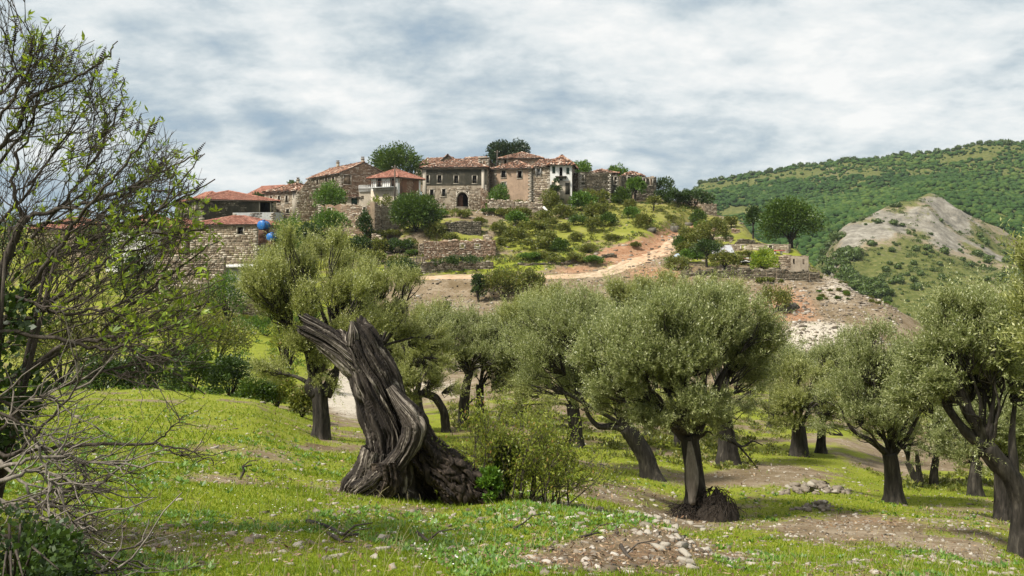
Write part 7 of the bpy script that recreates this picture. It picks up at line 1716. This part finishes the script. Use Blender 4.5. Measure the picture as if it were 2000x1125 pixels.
M['darkrock'] = plaster_mat('dark_weathered_rock', (0.15, 0.135, 0.105), (0.035, 0.033, 0.024), 0.85, 1.2, 0.44)
rocks = [rock_mesh(700+k, .45 + .06*k) for k in range(10)]; rocks_p = [rock_mesh(730+k, .4 + .05*k, 'stone', 'paving') for k in range(6)]
rq = np.random.default_rng(41); nst = 0
def stone(x, y, s, label, group, dz=0.0, pale=False):
    global nst
    V, Q, T, me = (rocks_p if pale else rocks)[int(rq.integers(6 if pale else 10))]
    o_ = bpy.data.objects.new('stone', me); C.objects.link(o_); o_.location = (x, y, gz(x, y) + s*.02 + dz); o_.scale = (s, s, s*rq.uniform(.6, 1.1)); o_.rotation_euler = (rq.uniform(-.3, .3), rq.uniform(-.3, .3), rq.uniform(0, 6.28))
    tag(o_, label, 'stone', group); nst += 1
def photo_ground(px, py, ymax=60):
    ys = np.linspace(2.5, ymax, 500); rows = HY - grid_z((px-CX)/F*ys, ys)/ys*F
    j = np.where((rows[:-1] >= py) & (rows[1:] < py))[0]; return float(ys[j[0]]) if len(j) else float(ys[np.argmin(np.abs(rows-py))])
for (px, py, w, lab) in [(358, 1042, 16, 'squarish brown stone alone on the grass at lower left'), (576, 917, 16, 'rounded white stone on the grass left of the stump'), (452, 1042, 20, 'flat pale stone on the grass at lower left'), (766, 1015, 22, 'dark angular stone in front of the stump'),
        (606, 978, 18, 'pale cobble on the bare patch left of the stump root'), (625, 984, 16, 'flat pale cobble nearest the stump root'), (640, 985, 20, 'larger flat cobble touching the bare patch by the stump'), (875, 983, 12, 'small pale stone under the stump roots'), (1016, 1100, 16, 'white stone on the grass at bottom centre'),
        (1098, 1120, 28, 'large pale stone cut by the bottom edge'), (1155, 1102, 18, 'brownish tall stone on the bare earth at the bottom'), (1208, 1000, 16, 'tan block on the grass edge above the bare earth'), (1200, 1006, 14, 'white stone beside the tan block on the grass edge'), (1175, 962, 20, 'tan stone leaning in the shade left of the leaning olive'),
        (1768, 988, 16, 'orange-brown stone at the foot of the spreading olive'), (1838, 990, 12, 'dark stone right of the spreading olive'), (1745, 1068, 22, 'broad grey stone on the lower right grass'), (1575, 1010, 16, 'brown stone on the rubble strip'), (1910, 1030, 12, 'white round stone near the low-branched olive'), (1520, 1075, 14, 'white stone on the lower right grass')]:
    Y = photo_ground(px, py); stone((px-CX)/F*Y, Y, w/2/F*Y, lab, None, 0, 'white' in lab or 'pale' in lab)
# slabs stepping down beside the bare earth
for k, (px, py, w) in enumerate([(1240, 1004, 34), (1262, 1010, 40), (1285, 1014, 36), (1302, 1022, 28), (1310, 1040, 30), (1322, 1052, 30), (1300, 1066, 42), (1330, 1070, 46), (1335, 1084, 44), (1340, 1100, 48), (1352, 1112, 40), (1288, 1072, 36), (1318, 1030, 26), (1350, 1024, 22), (1365, 1030, 24), (1372, 1036, 22)]):
    Y = photo_ground(px, py); stone((px-CX)/F*Y, Y, w/2/F*Y*.72, 'pale limestone slab in the ragged row beside the bare red earth', 'slabs in the ragged row', .02, True)
for (cx, cy, rx, n, nm) in [(1592, 958, 66, 74, 'upper'), (1592, 992, 34, 30, 'lower')]:
    for k in range(n):
        u_ = rq.uniform(-1, 1); px = cx + u_*rx; py = cy + rq.normal(0, 4); Y = photo_ground(px, py); dz = max(0, .15*(1-abs(u_)) * rq.uniform(0, 1))
        stone((px-CX)/F*Y, Y, rq.uniform(.05, .12), 'rough grey stone in the %s of the two stone heaps under the right olives' % nm, 'stones of the %s heap' % nm, dz, k % 6 == 0)
for k in range(120):           # stones strewn over grass and bare strips
    for _ in range(40):
        px = rq.uniform(60, 1990); py = rq.uniform(775, 1122)
        g_ = mask_at((px-CX)/F*10, 10)
        Y = photo_ground(px, py)
        if Y > 34: continue
        if rq.uniform() < 1.15 - mask_at((px-CX)/F*Y, Y) : break
    stone((px-CX)/F*Y, Y, rq.uniform(.022, .060)*(Y/10)**.35, 'stone strewn over the grass and bare earth of the olive grove', 'stones strewn in the olive grove', 0, rq.uniform() < .5)
print('stones', nst)
for (px, py, w, lab) in [(1272, 452, 26, 'big dark boulder above the red cut bank'), (1318, 452, 34, 'broad dark rock outcrop beside the top of the dirt road'), (1345, 440, 20, 'low dark rock where the road leaves sight'), (1250, 430, 18, 'dark rock ledge on the slope below the right-hand ruin'), (1540, 604, 40, 'dark rock outcrop in the reddish rubble below the terrace'), (1610, 545, 18, 'grey rock on the dry slope right of the terrace'), (1667, 640, 18, 'isolated grey rock low on the dry slope')]:
    ys = y_nodes[(y_nodes > 80) & (y_nodes < 170)]; rows = HY - grid_z((px-CX)/F*ys, ys)/ys*F; Y = float(ys[np.argmin(np.abs(rows-py))])
    me = rock_mesh(int(px), .8, 'boulder', 'darkrock')[3]; o_ = bpy.data.objects.new('boulder', me); C.objects.link(o_); s_ = w/2/F*Y; b_ = G(px, Y); o_.location = (b_[0], b_[1], b_[2] + .1*s_); o_.scale = (s_, s_*.8, s_*.75); o_.rotation_euler = (0, 0, px); tag(o_, lab, 'boulder')
def rock_field(n, fn, smin, smax, seed, lab, name='gravel', mat='rubble', keepfn=None):
    rng = np.random.default_rng(seed); x, y = fn(rng, n)
    if keepfn is not None: k_ = keepfn(rng, x, y); x, y = x[k_], y[k_]
    z = grid_z(x, y); n = len(x); s = smin*(smax/smin)**(rng.uniform(0, 1, n)**2.2); a = rng.uniform(0, 6.28, n); mb = MB(); t = rng.integers(0, 10, n)
    for k in range(10):
        q_ = np.where(t == k)[0]
        if not len(q_): continue
        V0, Q0, T0, _ = rocks[k]; ca, sa = np.cos(a[q_])[:, None], np.sin(a[q_])[:, None]; S = s[q_][:, None]
        V = np.stack([x[q_][:, None] + S*(V0[None, :, 0]*ca - V0[None, :, 1]*sa), y[q_][:, None] + S*(V0[None, :, 0]*sa + V0[None, :, 1]*ca), z[q_][:, None] + S*(V0[None, :, 2]*.8 + .06)], -1)
        nv = len(V0); off = np.arange(len(q_))[:, None, None]*nv
        mb.add(V.reshape(-1, 3), (np.array(Q0)[None] + off).reshape(-1, 4), (np.array(T0)[None] + off).reshape(-1, 3))
    tag(mb.obj(name, M[mat]), lab, kind='stuff')
def cone(y0, y1, u0, u1):
    def f_(rng, n):
        y = y0*(y1/y0)**rng.uniform(0, 1, n); u_ = rng.uniform(u0, u1, n); return (u_-CX)/F*y, y
    return f_
rock_field(20000, cone(4, 40, -50, 2050), .006, .040, 801, 'small loose stones and gravel on the bare patches of the grove', keepfn=lambda r, x, y: r.uniform(size=len(x)) < np.clip(1.05 - mask_at(x, y)*1.05, .03, 1))
rock_field(3600, cone(7, 28, 1000, 2050), .012, .055, 805, 'pale stones thinly scattered under the right olives', 'loose_stones', 'paving', keepfn=lambda r, x, y: r.uniform(size=len(x)) < np.clip(1.15 - mask_at(x, y)*.9, .12, 1))
rock_field(2600, cone(5, 28, -50, 1100), .010, .038, 806, 'pale stones thinly scattered on the left grass', 'loose_stones', 'paving', keepfn=lambda r, x, y: r.uniform(size=len(x)) < np.clip(1.1 - mask_at(x, y)*.8, .15, 1))
rock_field(16000, cone(70, 122, 620, 1760), .06, .30, 802, 'broken stone covering the rubble slope under the road', keepfn=lambda r, x, y: r.uniform(size=len(x)) < np.clip(1.0 - mask_at(x, y)*1.2, .02, 1)*(np.abs(y-np.interp(CX+F*x/y, rpx, rY)) > 2.2))
rock_field(3000, cone(120, 168, 720, 1480), .07, .42, 803, 'loose stones on the village slope', keepfn=lambda r, x, y: (r.uniform(size=len(x)) < np.clip(.85 - mask_at(x, y)*.8, .04, 1)))
# fallen sticks
for k, (pl, r0, lab) in enumerate([([(600, 1020), (640, 1032), (670, 1050), (700, 1046)], .018, 'dark crooked branch lying in the grass in front of the stump'), ([(470, 935), (478, 918), (472, 912), (492, 908)], .016, 'short black crooked root standing up from the grass left of the stump'), ([(1213, 1068), (1222, 1085), (1235, 1098)], .014, 'grey curved stick on the bare earth'),
     ([(1135, 1052), (1150, 1048), (1170, 1045)], .010, 'thin straight stick on the bare earth edge'), ([(815, 1045), (835, 1060), (845, 1062)], .016, 'pale broken stick on the grass below the stump'), ([(380, 905), (410, 890), (420, 908), (400, 915)], .010, 'dead twig fork on the grass at left'), ([(1005, 1033), (1020, 1027)], .012, 'stubby stick in the bright grass'), ([(640, 1045), (665, 1062), (690, 1064)], .012, 'second dark branch lower in the grass before the stump')]):
    pts = []
    for j_, (a, b_) in enumerate(pl):
        Y = photo_ground(pl[0][0], pl[0][1]); q_ = P(a, b_, Y); yb = photo_ground(a, b_); g_ = G(a, yb, .02) if k not in (1, 5) else q_; pts.append(g_)
    pts = np.array(pts); c = pts.mean(0); mb = MB(); bark_tube(mb, pts - c, np.linspace(r0, r0*.5, len(pts)), 7, 4, .15, k); 
    br = pts[len(pts)//2] - c; mb2 = MB(); mb2.tube([br, br + [.08, .03, .06], br + [.2, .06, .07]], [r0*.5, r0*.4, r0*.2], 6)
    root = empty('fallen_branch', c); tag(root, lab, 'branch'); mb.obj('branch', M['twig' if k not in (0, 1) else 'bark'], root, smooth=True); mb2.obj('twig', M['twig'], root)

# ------------------------------------------------------------------ grass and weeds
rg = np.random.default_rng(61)
def grass_field(n, y0, y1, u0, u1, hmin, hmax, w0, lab, mat='grass', bias=1.0, dens=None):
    y = (1/(1/y0 + (1/y1 - 1/y0)*rg.uniform(0, 1, n))); u_ = rg.uniform(u0, u1, n); x = (u_-CX)/F*y
    gm = mask_at(x, y); cl = fbm2(x, y, 3.1, 2, 33)
    k_ = rg.uniform(size=n) < np.clip((gm - .30)*1.7 + .35*cl, 0.0, 1)*bias
    x, y, gm, cl = x[k_], y[k_], gm[k_], cl[k_]; z = grid_z(x, y) - .005; n = len(x)
    h = (hmin + (hmax-hmin)*rg.uniform(0, 1, n)**1.6)*(1 + .5*cl)*np.clip(y/7, .9, 1.9); a = rg.uniform(0, 6.28, n); ln = rg.uniform(.2, 1.0, n)
    w = w0*rg.uniform(.6, 1.4, n)*np.clip(y/6, .8, 3.2)
    side = np.stack([np.cos(a), np.sin(a), np.zeros(n)], 1); b = rg.uniform(0, 6.28, n); lean = np.stack([np.cos(b)*ln, np.sin(b)*ln, np.ones(n)], 1)
    p = np.stack([x, y, z], 1)
    V = np.stack([p - side*w[:, None], p + side*w[:, None], p + lean*h[:, None]], 1).reshape(-1, 3)
    mb = MB(); mb.add(V, T=np.arange(n*3).reshape(-1, 3)); tag(mb.obj('grass', M[mat]), lab, kind='stuff'); print(lab, n)
grass_field(560000, 2.9, 30, -120, 2120, 0.012, .038, .0042, 'short grazed bright green grass of the olive grove')
def weeds(n, lab, y0, y1, u0, u1, s, mat='weed'):
    y = (1/(1/y0 + (1/y1 - 1/y0)*rg.uniform(0, 1, n))); u_ = rg.uniform(u0, u1, n); x = (u_-CX)/F*y
    cl = fbm2(x, y, .9, 3, 35); k_ = (mask_at(x, y) > .45) & (cl > .02); x, y = x[k_], y[k_]; n = len(x); z = grid_z(x, y)
    m = 6; B = np.repeat(np.stack([x, y, z], 1), m, 0); a = np.tile(np.arange(m)*1.05, n) + np.repeat(rg.uniform(0, 6.28, n), m)
    D = nrm(np.stack([np.cos(a), np.sin(a), rg.uniform(.35, 1.3, n*m)], 1)); S = nrm(np.cross(D, np.array([0, 0, 1.0]) + rg.normal(0, .2, (n*m, 3)))); LL = np.repeat(s*rg.uniform(.6, 1.5, n)*np.clip(y/7, .9, 1.6), m)*rg.uniform(.7, 1.2, n*m)
    mb = MB(); V, Q = leaves_geo(B, D, S, LL, LL*.45); mb.add(V, Q); tag(mb.obj('weeds', M[mat]), lab, kind='stuff'); print(lab, n)
weeds(15000, 'low broad-leaved weeds among the grass', 2.9, 20, -100, 2100, .038)
def litter(n):
    y = (1/(1/3.0 + (1/42.0 - 1/3.0)*rg.uniform(0, 1, n))); u_ = rg.uniform(-60, 2060, n); x = (u_-CX)/F*y; k_ = rg.uniform(size=n) < np.clip(1.1 - mask_at(x, y), .06, 1); x, y = x[k_], y[k_]; n = len(x); z = grid_z(x, y) + .012
    D = nrm(np.stack([rg.normal(0, 1, n), rg.normal(0, 1, n), rg.normal(.1, .25, n)], 1)); S = nrm(np.cross(D, np.array([0, 0, 1.0]) + rg.normal(0, .35, (n, 3)))); LL = rg.uniform(.02, .06, n)*np.clip(y/9, .8, 2)
    mb = MB(); V, Q = leaves_geo(np.stack([x, y, z], 1), D, S, LL, LL*.33); mb.add(V, Q); tag(mb.obj('leaf_litter', M['litter']), 'dry brown olive leaves littering the bare ground', kind='stuff')
M['litter'] = leaf_mat('dry_leaf', [(0.0, (0.05, 0.028, 0.014)), (0.5, (0.15, 0.085, 0.042)), (1.0, (0.34, 0.24, 0.14))], 0.1, (0.2, .1, .04))
litter(40000)
def stalks(n):
    y = (1/(1/3.2 + (1/24.0 - 1/3.2)*rg.uniform(0, 1, n))); u_ = rg.uniform(-60, 2060, n); x = (u_-CX)/F*y; cl = fbm2(x, y, .7, 3, 39); k_ = (cl > .12); x, y = x[k_], y[k_]; n = len(x); z = grid_z(x, y) - .01
    h = rg.uniform(.06, .20, n); ln = rg.normal(0, .3, (n, 2)); p0 = np.stack([x, y, z], 1); p1 = p0 + np.stack([ln[:, 0]*h*.4, ln[:, 1]*h*.4, h*.6], 1); p2 = p0 + np.stack([ln[:, 0]*h, ln[:, 1]*h, h], 1)
    mb = MB(); V, Q = twigs_geo(np.stack([p0, p1, p2], 1), np.tile(np.array([.0018, .0015, .0008]), (n, 1))*np.clip(y/7, .8, 2)[:, None], 3); mb.add(V, Q); tag(mb.obj('dry_stalks', M['straw']), 'thin dry grass stalks standing out of the turf', kind='stuff')
M['straw'] = flat_mat('straw', (0.36, 0.31, 0.16), .9, .4)
stalks(2200)
M['daisy'] = flat_mat('daisy_petals', (0.75, 0.75, 0.70), 0.8, .1)
def flowers(n):
    y = (1/(1/3.0 + (1/12.0 - 1/3.0)*rg.uniform(0, 1, n))); u_ = rg.uniform(60, 900, n); x = (u_-CX)/F*y; cl = fbm2(x, y, .8, 3, 37); k_ = (mask_at(x, y) > .5) & (cl > .1); x, y = x[k_], y[k_]; z = grid_z(x, y) + .045; n = len(x)
    a = np.arange(6)*pi/3; ring = np.stack([np.cos(a), np.sin(a), a*0], 1)*.006; V = np.stack([x, y, z], 1)[:, None] + ring[None]
    mb = MB(); b_ = np.arange(n)[:, None, None]*6; mb.add(V.reshape(-1, 3), (np.array([[0, 1, 2, 3], [0, 3, 4, 5]])[None] + b_).reshape(-1, 4)); tag(mb.obj('daisies', M['daisy']), 'tiny white daisies scattered through the left grass', kind='stuff')
flowers(600)
# ------------------------------------------------------------------ the air
hm = bpy.data.materials.new('haze'); hm.use_nodes = True; hn = NT(hm.node_tree)
hv_ = hn.a('ShaderNodeVolumePrincipled'); hv_.inputs['Color'].default_value = (0.80, 0.90, 1.0, 1); hv_.inputs['Density'].default_value = 0.00008; hv_.inputs['Anisotropy'].default_value = 0.2
ho = hn.n.new('ShaderNodeOutputMaterial'); hn.l.new(hv_.outputs[0], ho.inputs['Volume'])
zlo = float(min(GZ.min(), zb)) - 1.5; zhi = float(GZ.max()) + 12
xm = float(np.abs(XX).max()) + 50
mb = MB(); mb.box([-xm, -110, zlo], [2*xm, 0, 0], [0, 110 + 6100, 0], [0, 0, zhi - zlo]); tag(mb.obj('haze', hm), 'thin pale haze in the air over the valley', kind='stuff')
